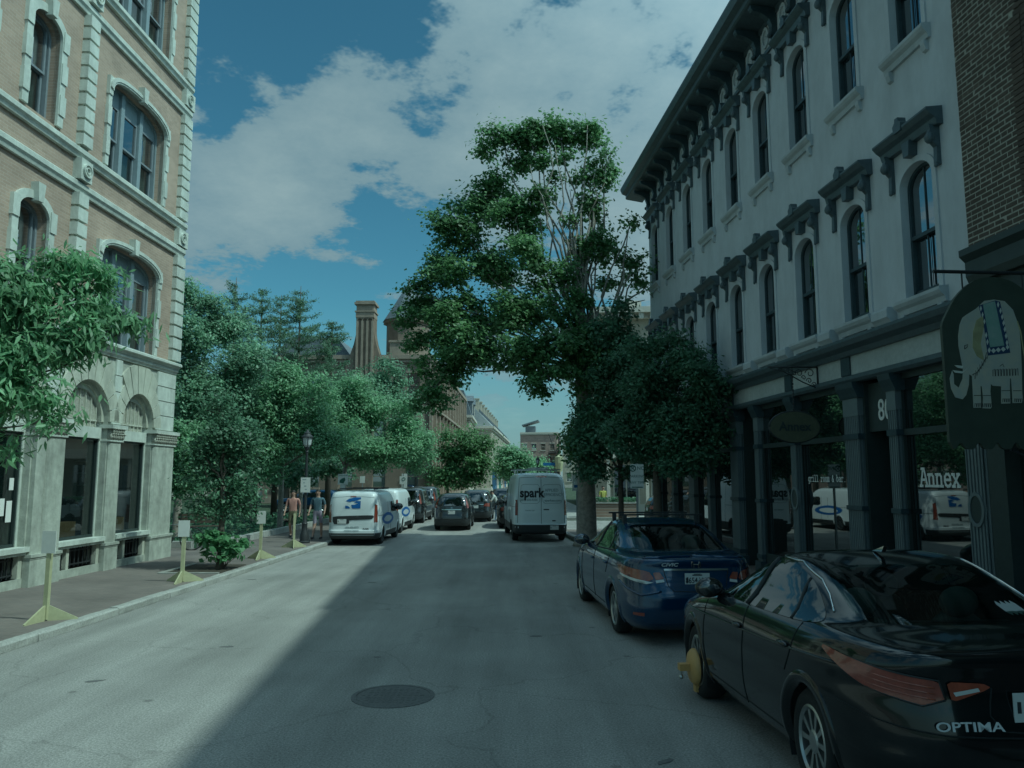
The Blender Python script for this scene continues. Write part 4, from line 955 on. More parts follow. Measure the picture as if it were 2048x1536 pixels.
# row with a metal roof and many party-wall chimneys
B, FA, SF, W, D = block('terrace_row', 'long cream terrace with sloping metal roof and a line of small chimneys', (-16.0, 128, 0), -.045, 12.6, 56, 10.6, 'cream', 'cream_trim', [(5.0, 6.8), (7.9, 9.5)], 3, 1.1, 18, .5)
m = MB(); m.prism([(0, 10.7), (W + .2, 10.7), (W - 3.2, 14.2), (0, 14.2)], lambda p, y: (p[0], y, p[1]), 0, D); m.build('roof', 'metal_roof', B)
for k in range(10):
    y = 1.5 + k * 5.6; m = MB(); m.box(W - 3.6, W - 2.2, y - .35, y + .35, 13.2, 15.3); m.box(W - 3.7, W - 2.1, y - .45, y + .45, 15.3, 15.5)
    m.build('chimney', 'cream', B)
    m = MB(); m.prism([(W + .15, 10.9), (W - .1, 11.6), (W - 3.0, 14.6), (W - 3.2, 14.2)], lambda p, yy: (p[0], yy, p[1]), y - .3, y + .1); m.build('party_wall', 'slate', B)
for k in range(9):
    m = MB(); SF.box(m, 2 + k * 6.0, 6.6 + k * 6.0, .02, .5, .3, 3.6); m.build('shopfront', ['blue_shop', 'cream_trim', 'teal_awning', 'cream_trim', 'far_red'][k % 5], B)
    m = MB(); s = 2 + k * 6.0; m.prism([(W + .5, 3.6), (W + 1.7, 2.7), (W + .5, 3.3)], lambda p, y: (p[0], y, p[1]), s, s + 4.6); m.build('awning', ['teal_awning', 'cream_trim', 'blue_shop'][k % 3], B)
B, FA, SF, W, D = block('far_brick_block', 'far brick block closing the street, with rooftop plant', (2.0, 186, 0), -.10, 8.8, 24, 13.0, 'far_red', 'cream_trim', [(5.5, 7.3), (8.8, 10.4)], 4, 1.1, 6, .4)
m = MB(); m.box(1.0, 3.4, 3, 6, 13, 14.8); m.prism([(.2, 14.8), (4.2, 16.0), (4.2, 16.3), (.2, 15.1)], lambda p, y: (p[0], y, p[1]), 2, 8); m.build('rooftop_plant', 'slate', B)
m = MB()
for z in (4, 8): m.box(6.8, 8.6, -1.2, 0, z, z + .12)
for z in (4.8, 8.8): m.tube([(6.8, -1.2, z), (8.6, -1.2, z)], .05, 4)
m.tube([(6.9, -1.1, 8), (8.5, -1.1, 4)], .09, 4); m.tube([(6.9, -1.1, 12.6), (8.5, -1.1, 8.2)], .09, 4); m.build('fire_escape', 'iron', B)
block('far_corner_house', 'small pale house at the far end of the street beside the tall street lamp', (11.5, 176, 0), -.1, 12, 20, 11.5, 'cream', 'cream_trim', [(1.4, 3.4), (5.2, 7.2), (8.4, 10)], 4, 1.2, 0, .4)
# right, beyond the side street
B, FA, SF, W, D = block('bank_building', 'pale stone building with deep cornice across the side street behind the dark trees', (5.2, 50, 0), -.05, 22, 30, 13.2, 'cream', 'cream_trim', [(5.4, 7.4), (9.0, 11.0)], 8, 1.3, 0, .9)
m = MB()
for k in range(30): FA.box(m, .2 + k * .72, .5 + k * .72, .5, .8, 12.55, 12.95)
m.build('dentils', 'cream_trim', B)
for x in (2.5, 5.0): m = MB(); m.box(x, x + 1.2, 3, 4.2, 13.3, 14.6); m.build('rooftop_vent', 'cream_trim', B)
m = MB(); FA.box(m, .6, 21, .02, 1.6, 3.6, 3.9); FA.box(m, .6, 21, 1.55, 1.7, 3.5, 4.1)
for k in range(9): FA.box(m, .8 + k * 2.4, 1.0 + k * 2.4, 1.4, 1.6, .1, 3.6)
m.build('arcade', 'cream_trim', B)
for k in range(8):
    m = MB(); FA.box(m, 1.3 + k * 2.4, 3.0 + k * 2.4, .02, .06, .5, 3.2); q = m.build('shop_window', 'cream_trim', B); m = MB()
    for j in range(2): FA.box(m, 1.4 + k * 2.4 + j * .8, 2.1 + k * 2.4 + j * .8, .05, .08, .6, 3.1)
    m.build('pane', 'glass', q)
# low brick houses seen through the park
B, FA, SF, W, D = block('park_side_house', 'brown brick house seen under the park trees on the far left', (-62, 92, 0), .1, 34, 10, 8.5, 'far_red', 'cream_trim', [(1.2, 3.2), (5, 7)], 9, 1.3, 0, .5)
m = MB(); m.prism([(-.5, 8.6), (10.5, 8.6), (5, 11)], lambda p, x: (x, p[0], p[1]), -.4, W + .4); m.build('roof', 'slate', B)

# ------------------------------------------------------------------ trees
def leaf_mat(name, c, isl=.35, tr=.5, rough=.45):
    return mat(name, c, rough, .25, .8, island=isl, transl=tr, spec=.45)
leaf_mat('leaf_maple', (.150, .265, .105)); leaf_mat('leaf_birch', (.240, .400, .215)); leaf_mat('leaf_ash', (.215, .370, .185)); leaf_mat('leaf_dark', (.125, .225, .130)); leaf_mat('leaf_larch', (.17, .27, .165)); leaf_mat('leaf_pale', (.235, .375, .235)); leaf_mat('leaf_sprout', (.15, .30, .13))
leaf_mat('leaf_young', (.085, .155, .080))
def leaf_mesh(name, P, Nrm, size, m, aspect=.62, jit=.35, droop=0.0, pts=6):
    """P (n,3) leaf centres, Nrm (n,3) preferred normals"""
    n = len(P); R = RNG
    nr = Nrm + R.normal(0, jit, (n, 3)); nr /= np.linalg.norm(nr, axis=1, keepdims=True) + 1e-9
    t = R.normal(0, 1, (n, 3)); t[:, 2] -= droop * 2; t -= nr * (t * nr).sum(1, keepdims=True); t /= np.linalg.norm(t, axis=1, keepdims=True) + 1e-9
    b = np.cross(nr, t); s = size * R.uniform(.65, 1.3, (n, 1))
    if pts == 4:
        V = np.stack([P - t * s * .5, P + b * s * aspect * .5 - nr * s * .08, P + t * s * .5, P - b * s * aspect * .5 - nr * s * .08], 1).reshape(-1, 3)
        Fc = np.array([[0, 1, 2], [0, 2, 3]])
    else:
        V = np.stack([P - t * s * .5, P - t * s * .12 + b * s * aspect * .5 - nr * s * .06, P + t * s * .2 + b * s * aspect * .36 - nr * s * .06, P + t * s * .55 - nr * s * .1, P + t * s * .2 - b * s * aspect * .36 - nr * s * .06, P - t * s * .12 - b * s * aspect * .5 - nr * s * .06], 1).reshape(-1, 3)
        Fc = np.array([[0, 1, 2], [0, 2, 3], [0, 3, 4], [0, 4, 5]])
    k = V.shape[0] // n
    Fs = (Fc[None] + (np.arange(n) * k)[:, None, None]).reshape(-1, 3)
    me = bpy.data.meshes.new(name); nf = len(Fs)
    me.vertices.add(len(V)); me.vertices.foreach_set('co', V.astype(np.float32).ravel())
    me.loops.add(nf * 3); me.loops.foreach_set('vertex_index', Fs.astype(np.int32).ravel())
    me.polygons.add(nf); me.polygons.foreach_set('loop_start', np.arange(0, nf * 3, 3, dtype=np.int32))
    me.polygons.foreach_set('use_smooth', np.ones(nf, bool))
    me.materials.append(MATS[m]); me.update(calc_edges=True); return me
def limb(mb, a, b, r0, r1, wob=.06, n=6, sag=0):
    a, b = Vector(a), Vector(b); d = b - a; pts = []; rs = []
    for i in range(n + 1):
        t = i / n; k = wob * d.length * math.sin(PI * t)
        pts.append(a + d * t + Vector((random.uniform(-1, 1) * k, random.uniform(-1, 1) * k, random.uniform(-.5, .5) * k + sag * math.sin(PI * t)))); rs.append(r0 + (r1 - r0) * t)
    mb.tube(pts, rs, 7, True); return pts
def crown_points(blobs, per_cluster, clusters, spread, shell=.55):
    P = []; Nn = []; C = []
    vol = np.array([abs(b[1][0] * b[1][1] * b[1][2]) ** .75 for b in blobs]); vol = vol / vol.sum()
    for (c, r), w in zip(blobs, vol):
        k = max(6, int(clusters * w)); u = RNG.normal(0, 1, (k, 3)); u /= np.linalg.norm(u, axis=1, keepdims=True)
        rad = shell + (1 - shell) * RNG.random((k, 1)) ** .6; rad *= RNG.uniform(.82, 1.12, (k, 1)); rad = np.where(RNG.random((k, 1)) < .10, rad * RNG.uniform(1.05, 1.28, (k, 1)), rad)
        ns = 9; sd = RNG.normal(0, 1, (ns, 3)); sd /= np.linalg.norm(sd, axis=1, keepdims=True); sd *= RNG.uniform(.35, .95, (ns, 1)); sr = RNG.uniform(.30, .58, ns)
        pick = RNG.choice(ns, k, p=sr / sr.sum())                      # boughs: each blob breaks up into smaller tufts
        cc = np.array(c) + (sd[pick] + u * rad * sr[pick][:, None]) * np.array(r)
        m = per_cluster; off = RNG.normal(0, 1, (k, m, 3)); off[..., 2] *= .6
        p = cc[:, None] + off * spread * RNG.uniform(.45, 1.35, (k, 1, 1))
        nn = u[:, None] * .4 + off * .22 + np.array([0, 0, .45]) + np.array(SUN) * .45
        P.append(p.reshape(-1, 3)); Nn.append(nn.reshape(-1, 3)); C.append(cc)
    return np.concatenate(P), np.concatenate(Nn), np.concatenate(C)
def tree(name, label, loc, blobs, leaf, lsize, trunk_r, fork, clusters, per, spread, bark='bark', group=None, lean=(0, 0), droop=.0, aspect=.62, nlimb=14, shell=.55, pts=4, extra=None, label2=None):
    T = thing(name, label, 'tree', loc, 0, group)
    P, Nn, C = crown_points(blobs, per, clusters, spread, shell)
    mb = MB(); fk = Vector((lean[0], lean[1], fork))
    mb.tube([(0, 0, -.1), (0, 0, .0), (lean[0] * .08, lean[1] * .08, .25), (lean[0] * .4, lean[1] * .4, fork * .45), fk], [trunk_r * 1.6, trunk_r * 1.5, trunk_r * 1.1, trunk_r * .92, trunk_r * .8], 10)
    idx = RNG.choice(len(C), min(nlimb, len(C)), replace=False)
    for (c, r) in blobs:
        if c[2] < fork - .3:
            hi = [b for b in blobs if b[0][2] > c[2] + .6] or [(tuple(fk), 0)]; st = min(hi, key=lambda b: (Vector(b[0]) - Vector(c)).length)[0]; limb(mb, st, c, trunk_r * .2, trunk_r * .1, .06)
        else: limb(mb, fk, c, trunk_r * (.45 if len(blobs) < 14 else .17), trunk_r * (.16 if len(blobs) < 14 else .07), .06)
    for i in idx:
        c = C[i]; bi = min(blobs, key=lambda b: (Vector(b[0]) - Vector(c)).length)
        limb(mb, Vector(bi[0]), c, trunk_r * (.16 if len(blobs) < 14 else .08), .012, .08, 5)
    if extra: extra(mb)
    mb.build('trunk', bark, T, True, fix=False)
    cr = link('crown', leaf_mesh('crown', P, Nn, lsize, leaf, aspect, .5, droop, pts), T); cr['kind'] = 'stuff'
    return T

def rel(pts, base):        # (x, y, z, rx, ry, rz) world -> blobs relative to the base
    return [((x - base[0], y - base[1], z - base[2]), (a, b, c)) for x, y, z, a, b, c in pts]
def at(px, py, y):         # point of the place at depth y seen at a photo pixel
    d = pix_dir(px, py); t = y / d.y; return (d.x * t, y, 2.3 + d.z * t)
def blobs_px(rows, base):
    out = []
    for px, py, y, rpx, rpy in rows:
        c = at(px, py, y); k = y / F_PX; out.append((*c, rpx * k, (rpx + rpy) / 2 * k * .9, rpy * k))
    return rel(out, base)

def plant_trees():
    # tall maple on the right pavement, leaning limbs, thin bare top
    b = (2.55, 26.6, .1)
    rows = [(1010, 300, 28.5, 60, 50), (1060, 275, 28, 45, 40), (1120, 265, 28, 45, 45), (1180, 270, 28, 40, 40), (1205, 330, 27.5, 28, 50), (1195, 430, 27.5, 30, 30), (1190, 500, 27, 36, 38),
            (985, 390, 28.5, 75, 50), (920, 460, 28.5, 60, 55), (1030, 440, 27.5, 60, 55), (1090, 400, 27.5, 40, 28), (960, 530, 28, 85, 60), (890, 550, 28.5, 60, 50), (1065, 510, 26.5, 50, 45), (1120, 545, 26.5, 40, 40),
            (860, 610, 28.5, 60, 45), (950, 620, 27.5, 100, 55), (1060, 620, 26.5, 80, 55), (870, 680, 28.5, 60, 45), (960, 690, 26.5, 80, 50), (1060, 700, 26, 80, 50), (1130, 660, 25.5, 60, 60), (890, 745, 27.5, 65, 45), (860, 795, 27, 50, 28), (1100, 760, 25.5, 55, 35), (1180, 740, 26, 70, 70), (1200, 830, 26, 60, 60), (1160, 870, 26.5, 40, 60), (1250, 520, 27, 22, 22), (1275, 545, 27, 25, 35),
            (1085, 320, 27.8, 26, 18), (1130, 315, 27.6, 22, 16), (1165, 350, 27.4, 24, 18), (1180, 395, 27.3, 22, 16), (1110, 355, 27.8, 20, 14), (1145, 440, 27, 20, 16), (1205, 470, 27, 22, 30), (1160, 490, 27, 24, 22), (1150, 600, 26.3, 30, 34), (1215, 560, 27, 24, 22), (830, 575, 28.5, 28, 16), (815, 640, 28.5, 30, 16), (1262, 445, 27, 8, 10)]
    def bare(mb):
        f0 = Vector(at(1160, 640, 26.3)) - Vector(b)
        for px, py in ((1195, 330), (1150, 330), (1110, 290), (1215, 420), (1060, 330), (1140, 380), (1225, 300), (1085, 250), (1175, 250)):
            p = Vector(at(px, py, 27.2)) - Vector(b); m = Vector(at(1155 + (px - 1155) * .3, 520, 26.7)) - Vector(b)
            limb(mb, f0, m, .06, .045, .05); limb(mb, m, p, .045, .012, .06)
        f1 = Vector(at(1235, 615, 26.3)) - Vector(b)
        for px, py in ((1262, 440), (1300, 570), (1290, 600), (1268, 520)): limb(mb, f1, Vector(at(px, py, 26.8)) - Vector(b), .05, .012, .05)
        limb(mb, Vector((0, 0, 3.6)), f0, .30, .13, .02); limb(mb, Vector((.2, 0, 4.2)), f1, .14, .06, .02)
    tree('maple_tree', 'tall leafy maple towering over the street with bare pale limbs at its top', b, blobs_px(rows, b), 'leaf_maple', .165, .32, 6.0, 2500, 30, .20, 'bark_pale', 'street trees on the right pavement', nlimb=60, shell=.35, extra=bare)
    # two dense dark trees in front of the stucco building
    b = (3.85, 20.6, .1)
    rows = [(1330, 740, 20.5, 75, 75), (1290, 700, 21, 45, 35), (1390, 760, 19.8, 50, 65), (1270, 800, 20.8, 55, 60), (1340, 850, 20.2, 90, 70), (1420, 830, 19.5, 45, 45), (1260, 880, 20.8, 60, 50), (1360, 910, 20, 70, 40), (1430, 780, 19.6, 30, 30)]
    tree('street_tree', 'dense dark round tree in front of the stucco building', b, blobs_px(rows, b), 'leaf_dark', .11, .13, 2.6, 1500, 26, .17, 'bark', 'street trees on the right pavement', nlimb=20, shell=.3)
    b = (3.5, 25.0, .1)
    rows = [(1225, 660, 25, 40, 50), (1240, 720, 25, 60, 60), (1215, 790, 25, 60, 60), (1180, 850, 25, 50, 60), (1235, 860, 25, 60, 60), (1190, 920, 25, 50, 45), (1240, 625, 25, 25, 25), (1275, 930, 25, 50, 30)]
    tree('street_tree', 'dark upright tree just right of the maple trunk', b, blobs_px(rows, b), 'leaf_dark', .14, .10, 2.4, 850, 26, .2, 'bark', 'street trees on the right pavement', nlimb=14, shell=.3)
    # near ash reaching in from the left edge
    b = (-7.4, 9.6, .1)
    rows = [(-60, 600, 9.8, 120, 90), (40, 640, 9.9, 110, 70), (60, 580, 10, 80, 40), (150, 550, 10.2, 70, 40), (190, 630, 10.2, 60, 26), (130, 680, 10, 90, 40), (40, 720, 9.7, 90, 60), (60, 800, 9.6, 60, 45), (-40, 780, 9.6, 90, 70), (170, 590, 10.4, 40, 60), (215, 660, 10.2, 40, 16), (110, 520, 10.1, 45, 20), (5, 890, 9.6, 22, 40), (245, 645, 10.3, 32, 14), (270, 650, 10.3, 20, 10), (205, 545, 10.3, 25, 18), (150, 720, 10, 60, 25), (100, 840, 9.6, 35, 20)]
    T = tree('ash_tree', 'long-leaved tree reaching in from the left edge in front of the corner building', b, blobs_px(rows, b), 'leaf_ash', .150, .12, 2.6, 560, 24, .14, 'bark', 'street trees on the left pavement', droop=1.1, aspect=.26, nlimb=44, shell=.1, pts=6)
    # young tree in the pavement pit with leafy sprouts at its foot
    b = (-7.02, 18.9, .1)
    rows = [(445, 830, 19, 35, 40), (450, 880, 19, 65, 45), (400, 900, 18.7, 40, 40), (490, 900, 19.3, 40, 45), (440, 960, 19, 75, 45), (420, 1010, 18.8, 50, 35), (480, 1000, 19.2, 40, 40)]
    T = tree('young_tree', 'young dark-leaved tree standing in a pavement pit with sprouts at its foot', b, blobs_px(rows, b), 'leaf_dark', .10, .075, 2.0, 430, 24, .17, 'bark', 'street trees on the left pavement', nlimb=16, shell=.2)
    sp = blobs_px([(440, 1085, 18.8, 48, 22), (415, 1075, 18.7, 25, 14), (470, 1095, 18.9, 28, 18), (440, 1110, 18.8, 35, 14)], b); P, Nn, C = crown_points(sp, 9, 70, .08, .3)
    s = link('sprouts', leaf_mesh('sprouts', P, Nn, .17, 'leaf_sprout', .6, .5, .3, 6), T); s['kind'] = 'stuff'
    mb = MB()
    for i in range(14): limb(mb, (random.uniform(-.06, .06), random.uniform(-.06, .06), 0), C[random.randrange(len(C))], .012, .005, .05, 4)
    mb.build('stems', 'bark', T, True, fix=False)
    pit = MB(); pit.box(-.95, .33, -.9, .9, .0, .03); struct_o = pit.build('soil_pit', 'soil', T)
    mb = MB(); mb.box(-1.05, -.95, -1, 1, .0, .05); mb.box(-.95, .33, -1, -.9, .0, .05); mb.build('pit_edging', 'concrete', T)
    # park trees, left
    G = 'trees in the park on the left'
    def park(label, base, rows, leaf, ls, tr, fork, cl, spread, bark='bark_pale', shell=.35, name='birch_tree', per=24):
        tree(name, label, base, blobs_px(rows, base), leaf, ls, tr, fork, cl, per, spread, bark, G, nlimb=18, shell=shell)
    park('tall feathery pale tree rising right beside the corner building', (-13.3, 31, 0), [(390, 600, 31, 55, 45), (420, 670, 31, 70, 60), (380, 690, 30, 50, 70), (450, 740, 31, 80, 60), (390, 800, 30, 60, 60), (470, 820, 31, 60, 60), (360, 570, 31, 30, 20)], 'leaf_pale', .13, .16, 3.5, 1600, .24)
    park('bright leafy birch left of the street lamp', (-9.8, 33, 0), [(570, 770, 32, 55, 45), (540, 840, 32, 70, 55), (620, 820, 32, 60, 60), (590, 890, 31.5, 80, 50), (530, 910, 31.5, 50, 50), (650, 890, 32, 50, 55), (580, 745, 32, 28, 22)], 'leaf_birch', .12, .12, 2.8, 1700, .22)
    park('bright spreading birch above the parked white vans', (-8.2, 38, 0), [(700, 800, 37, 60, 50), (760, 830, 37, 60, 45), (670, 860, 36, 50, 50), (730, 890, 36, 80, 45), (810, 880, 37, 55, 45), (780, 920, 37, 60, 25), (840, 900, 38, 35, 40)], 'leaf_birch', .13, .13, 2.8, 1700, .24)
    park('pale birch in front of the tall chimney', (-12.5, 46, 0), [(770, 760, 46, 45, 45), (740, 800, 46, 50, 40), (800, 810, 46, 45, 40), (690, 790, 46, 50, 40), (655, 800, 46, 40, 40)], 'leaf_pale', .18, .13, 3.2, 700, .34)
    park('low bright tree beside the foot of the corner building', (-13.0, 27.5, 0), [(370, 870, 28, 50, 45), (390, 930, 28, 50, 40), (350, 940, 28, 40, 50)], 'leaf_birch', .14, .10, 1.6, 520, .24)
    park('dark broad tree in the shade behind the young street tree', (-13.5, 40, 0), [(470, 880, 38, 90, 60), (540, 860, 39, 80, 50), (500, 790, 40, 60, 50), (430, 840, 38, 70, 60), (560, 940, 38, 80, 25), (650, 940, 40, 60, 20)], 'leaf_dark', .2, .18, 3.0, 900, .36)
    park('small tree on the pavement beyond the dark parked cars', (-5.8, 70, 0), [(930, 890, 69, 50, 35), (900, 920, 69, 40, 30), (960, 925, 69, 40, 30), (930, 950, 69, 55, 25), (890, 950, 69, 30, 25)], 'leaf_maple', .26, .12, 2.4, 620, .42, 'bark')
    park('round tree farther down the left pavement', (.2, 96, 0), [(1030, 920, 96, 34, 24), (1015, 940, 96, 24, 18), (1048, 938, 96, 22, 18)], 'leaf_birch', .34, .12, 2.4, 330, .5, 'bark')
    park('little round tree at the far end of the street', (5.2, 130, 0), [(1084, 935, 130, 20, 16), (1075, 950, 130, 16, 12)], 'leaf_birch', .4, .12, 2.2, 160, .5, 'bark')
    park('far dark tree mass showing above the park house roofs', (-30, 80, 0), [(440, 800, 80, 60, 50), (520, 840, 80, 60, 40), (380, 850, 80, 70, 50)], 'leaf_dark', .5, .3, 3.5, 500, .8, 'bark')
    park('second far dark tree behind the park benches', (-18, 62, 0), [(620, 880, 62, 60, 40), (560, 900, 62, 50, 35), (690, 905, 62, 50, 25)], 'leaf_dark', .4, .25, 3.0, 420, .7, 'bark')
    # larches
    def larch(label, px, ptop, y, pbase, rad, dens):
        x, _, zt = at(px, ptop, y); T = thing('larch_tree', label, 'tree', (x, y, 0), 0, G)
        mb = MB(); mb.tube([(0, 0, -.1), (0, 0, zt * .5), (0, 0, zt)], [.2, .11, .015], 8)
        P = []; Nn = []; z = zt * .30
        while z < zt - .05:
            k = (zt - z) / (zt * .7); R_ = rad * (k ** .6) + .12
            for q in range(random.randint(4, 6)):
                a = random.uniform(0, 2 * PI); L_ = R_ * random.uniform(.5, 1.3); up = random.uniform(.05, .5)
                end = Vector((math.cos(a) * L_, math.sin(a) * L_, z + L_ * up)); st = Vector((0, 0, z)); midp = (st + end) / 2 + Vector((0, 0, -.12 * L_))
                mb.tube([st, midp, end], [.022, .016, .006], 4, False)
                n = int(L_ * dens)
                for i in range(n):
                    t = random.random() ** .8; p = st * (1 - t) ** 2 + midp * 2 * t * (1 - t) + end * t * t
                    P.append((p.x + random.gauss(0, .09), p.y + random.gauss(0, .09), p.z + random.gauss(-.04, .07))); Nn.append((random.gauss(0, 1), random.gauss(0, 1), .8))
            z += random.uniform(.2, .55)
        mb.build('trunk', 'bark', T, True, fix=False)
        cr = link('crown', leaf_mesh('crown', np.array(P), np.array(Nn), .16, 'leaf_larch', .28, .4, 0, 4), T); cr['kind'] = 'stuff'
    larch('leftmost slender larch tip in the row above the park', 473, 555, 44, 0, 2.6, 70)
    larch('second slender larch from the left above the park', 525, 578, 46, 0, 2.6, 70)
    larch('third slender larch from the left, shorter, above the park', 563, 590, 47, 0, 2.3, 70)
    larch('fourth and widest larch, left of the chimney', 602, 572, 44, 0, 2.9, 70)
    larch('rightmost feathery larch next to the chimney', 665, 645, 45, 0, 3.0, 90)
plant_trees()
# undergrowth in the park
P = np.stack([RNG.uniform(-26, -9.4, 5200), RNG.uniform(24.8, 46, 5200), RNG.uniform(.0, .28, 5200)], 1); Nn = np.tile(np.array([[0, 0, 1.0]]), (5200, 1))
gc = link('ground_cover', leaf_mesh('ground_cover', P, Nn, .22, 'leaf_dark', .6, .6, 0, 4)); tag(gc, 'low dark ground cover under the park trees', 'ground cover', kind='stuff')

# ------------------------------------------------------------------ vehicles
mat('paint_black', (.004, .006, .007), .12, coat=.5, spec=.35)
mat('paint_blue', (.006, .032, .085), .2, metal=.3, coat=.8, spec=.5)
mat('paint_white', (.66, .70, .70), .35, coat=.6)
mat('paint_white2', (.70, .76, .77), .35, coat=.6)
mat('paint_char', (.016, .019, .020), .25, coat=1.0)
mat('paint_grey', (.05, .055, .06), .3, metal=.3, coat=1.0)
mat('car_glass', (.006, .010, .010), .02, spec=.8, ior=1.75)
mat('car_glass_clear', (.004, .007, .007), .02, spec=.8, ior=1.7, alpha=(.6, (.55, .68, .64)))
mat('tyre', (.014, .015, .015), .85, .2, 40, .3, 60)
mat('alloy', (.42, .43, .42), .35, metal=.9)
mat('black_plastic', (.018, .021, .022), .6, .1, 20, .1, 80)
mat('chrome', (.62, .64, .64), .12, metal=1.0)
mat('badge', (.55, .57, .57), .3); mat('sticker', (.34, .36, .35), .6)
mat('tail_red', (.19, .045, .028), .15, .25, 14, coat=1.0)
mat('tail_amber', (.24, .06, .03), .15, .2, 18, coat=1.0)
mat('lamp_white', (.55, .57, .55), .15, coat=1.0)
mat('plate', (.55, .57, .55), .5); mat('ink', (.02, .025, .03), .6); mat('logo_blue', (.02, .10, .32), .5); mat('logo_grey', (.28, .33, .34), .6)
mat('seat_grey', (.10, .11, .10), .9); mat('clamp_yellow', (.46, .29, .10), .5, .08, 10)

def catmull(rows, k):
    A = np.array(rows, float); n = len(A); out = []
    for i in range(n - 1):
        p0, p1, p2, p3 = A[max(i - 1, 0)], A[i], A[i + 1], A[min(i + 2, n - 1)]
        for j in range(k):
            t = j / k; c = .5 * ((2 * p1) + (-p0 + p2) * t + (2 * p0 - 5 * p1 + 4 * p2 - p3) * t * t + (-p0 + 3 * p1 - 3 * p2 + p3) * t ** 3)
            lo = np.minimum(p1, p2); hi = np.maximum(p1, p2); out.append(np.clip(c, lo, hi))
    out.append(A[-1]); return np.array(out)

class Shell:
    """car body as a stack of rounded plan outlines: rows of z, x_rear, x_front, half width, roundness"""
    def __init__(self, rows, k=5): self.R = catmull(rows, k)
    def at(self, z): return [np.interp(z, self.R[:, 0], self.R[:, i]) for i in range(1, 5)]
    def side(self, x, z):
        xr, xf, w, n = self.at(z); a = (xf - xr) / 2; c = (xf + xr) / 2; q = min(1, abs((x - c) / a)); return w * (1 - q ** n) ** (1 / n)
    def end(self, y, z, rear=True):
        xr, xf, w, n = self.at(z); a = (xf - xr) / 2; c = (xf + xr) / 2; q = min(1, abs(y / w)); d = a * (1 - q ** n) ** (1 / n); return c - d if rear else c + d
    def outline(self, r, ne=16, ns=64):
        z, xr, xf, w, n = r; a = (xf - xr) / 2; c = (xf + xr) / 2
        def seg(p0, p1, m):
            ph = np.linspace(p0, p1, 400); cx = np.cos(ph); sy = np.sin(ph)
            x = c - a * np.sign(cx) * np.abs(cx) ** (2 / n); y = w * np.sign(sy) * np.abs(sy) ** (2 / n)
            s = np.concatenate([[0], np.cumsum(np.hypot(np.diff(x), np.diff(y)))]); q = np.linspace(0, s[-1], m, endpoint=False)
            return np.stack([np.interp(q, s, x), np.interp(q, s, y)], 1)
        L_ = [seg(0, PI / 4, ne), seg(PI / 4, 3 * PI / 4, ns), seg(3 * PI / 4, PI, ne)]
        half = np.concatenate(L_ + [np.array([[c + a, 0]])]); other = half[1:-1][::-1] * np.array([1, -1])
        return np.concatenate([half, other])
    def rear_arc(self, z):
        """arc length from the rear centre line round the left corner"""
        xr, xf, w, n = self.at(z); o = self.outline((z, xr, xf, w, n), 24, 48)[:72]; s = np.concatenate([[0], np.cumsum(np.hypot(np.diff(o[:, 0]), np.diff(o[:, 1])))]); return o, s
def densify(loop, step):
    out = []
    for i, p in enumerate(loop):
        q = loop[(i + 1) % len(loop)]; n = max(1, int(math.hypot(q[0] - p[0], q[1] - p[1]) / step))
        out += [(p[0] + (q[0] - p[0]) * j / n, p[1] + (q[1] - p[1]) * j / n) for j in range(n)]
    return out
def smooth_loop(loop, r=.25, k=2):
    for _ in range(k):
        out = []
        for i, p in enumerate(loop):
            q = loop[(i + 1) % len(loop)]; out += [(p[0] + (q[0] - p[0]) * r, p[1] + (q[1] - p[1]) * r), (q[0] + (p[0] - q[0]) * r, q[1] + (p[1] - q[1]) * r)]
        loop = out
    return loop
def inside(p, lp):
    c = False; j = len(lp) - 1
    for i in range(len(lp)):
        (xi, yi), (xj, yj) = lp[i], lp[j]
        if (yi > p[1]) != (yj > p[1]) and p[0] < (xj - xi) * (p[1] - yi) / (yj - yi) + xi: c = not c
        j = i
    return c
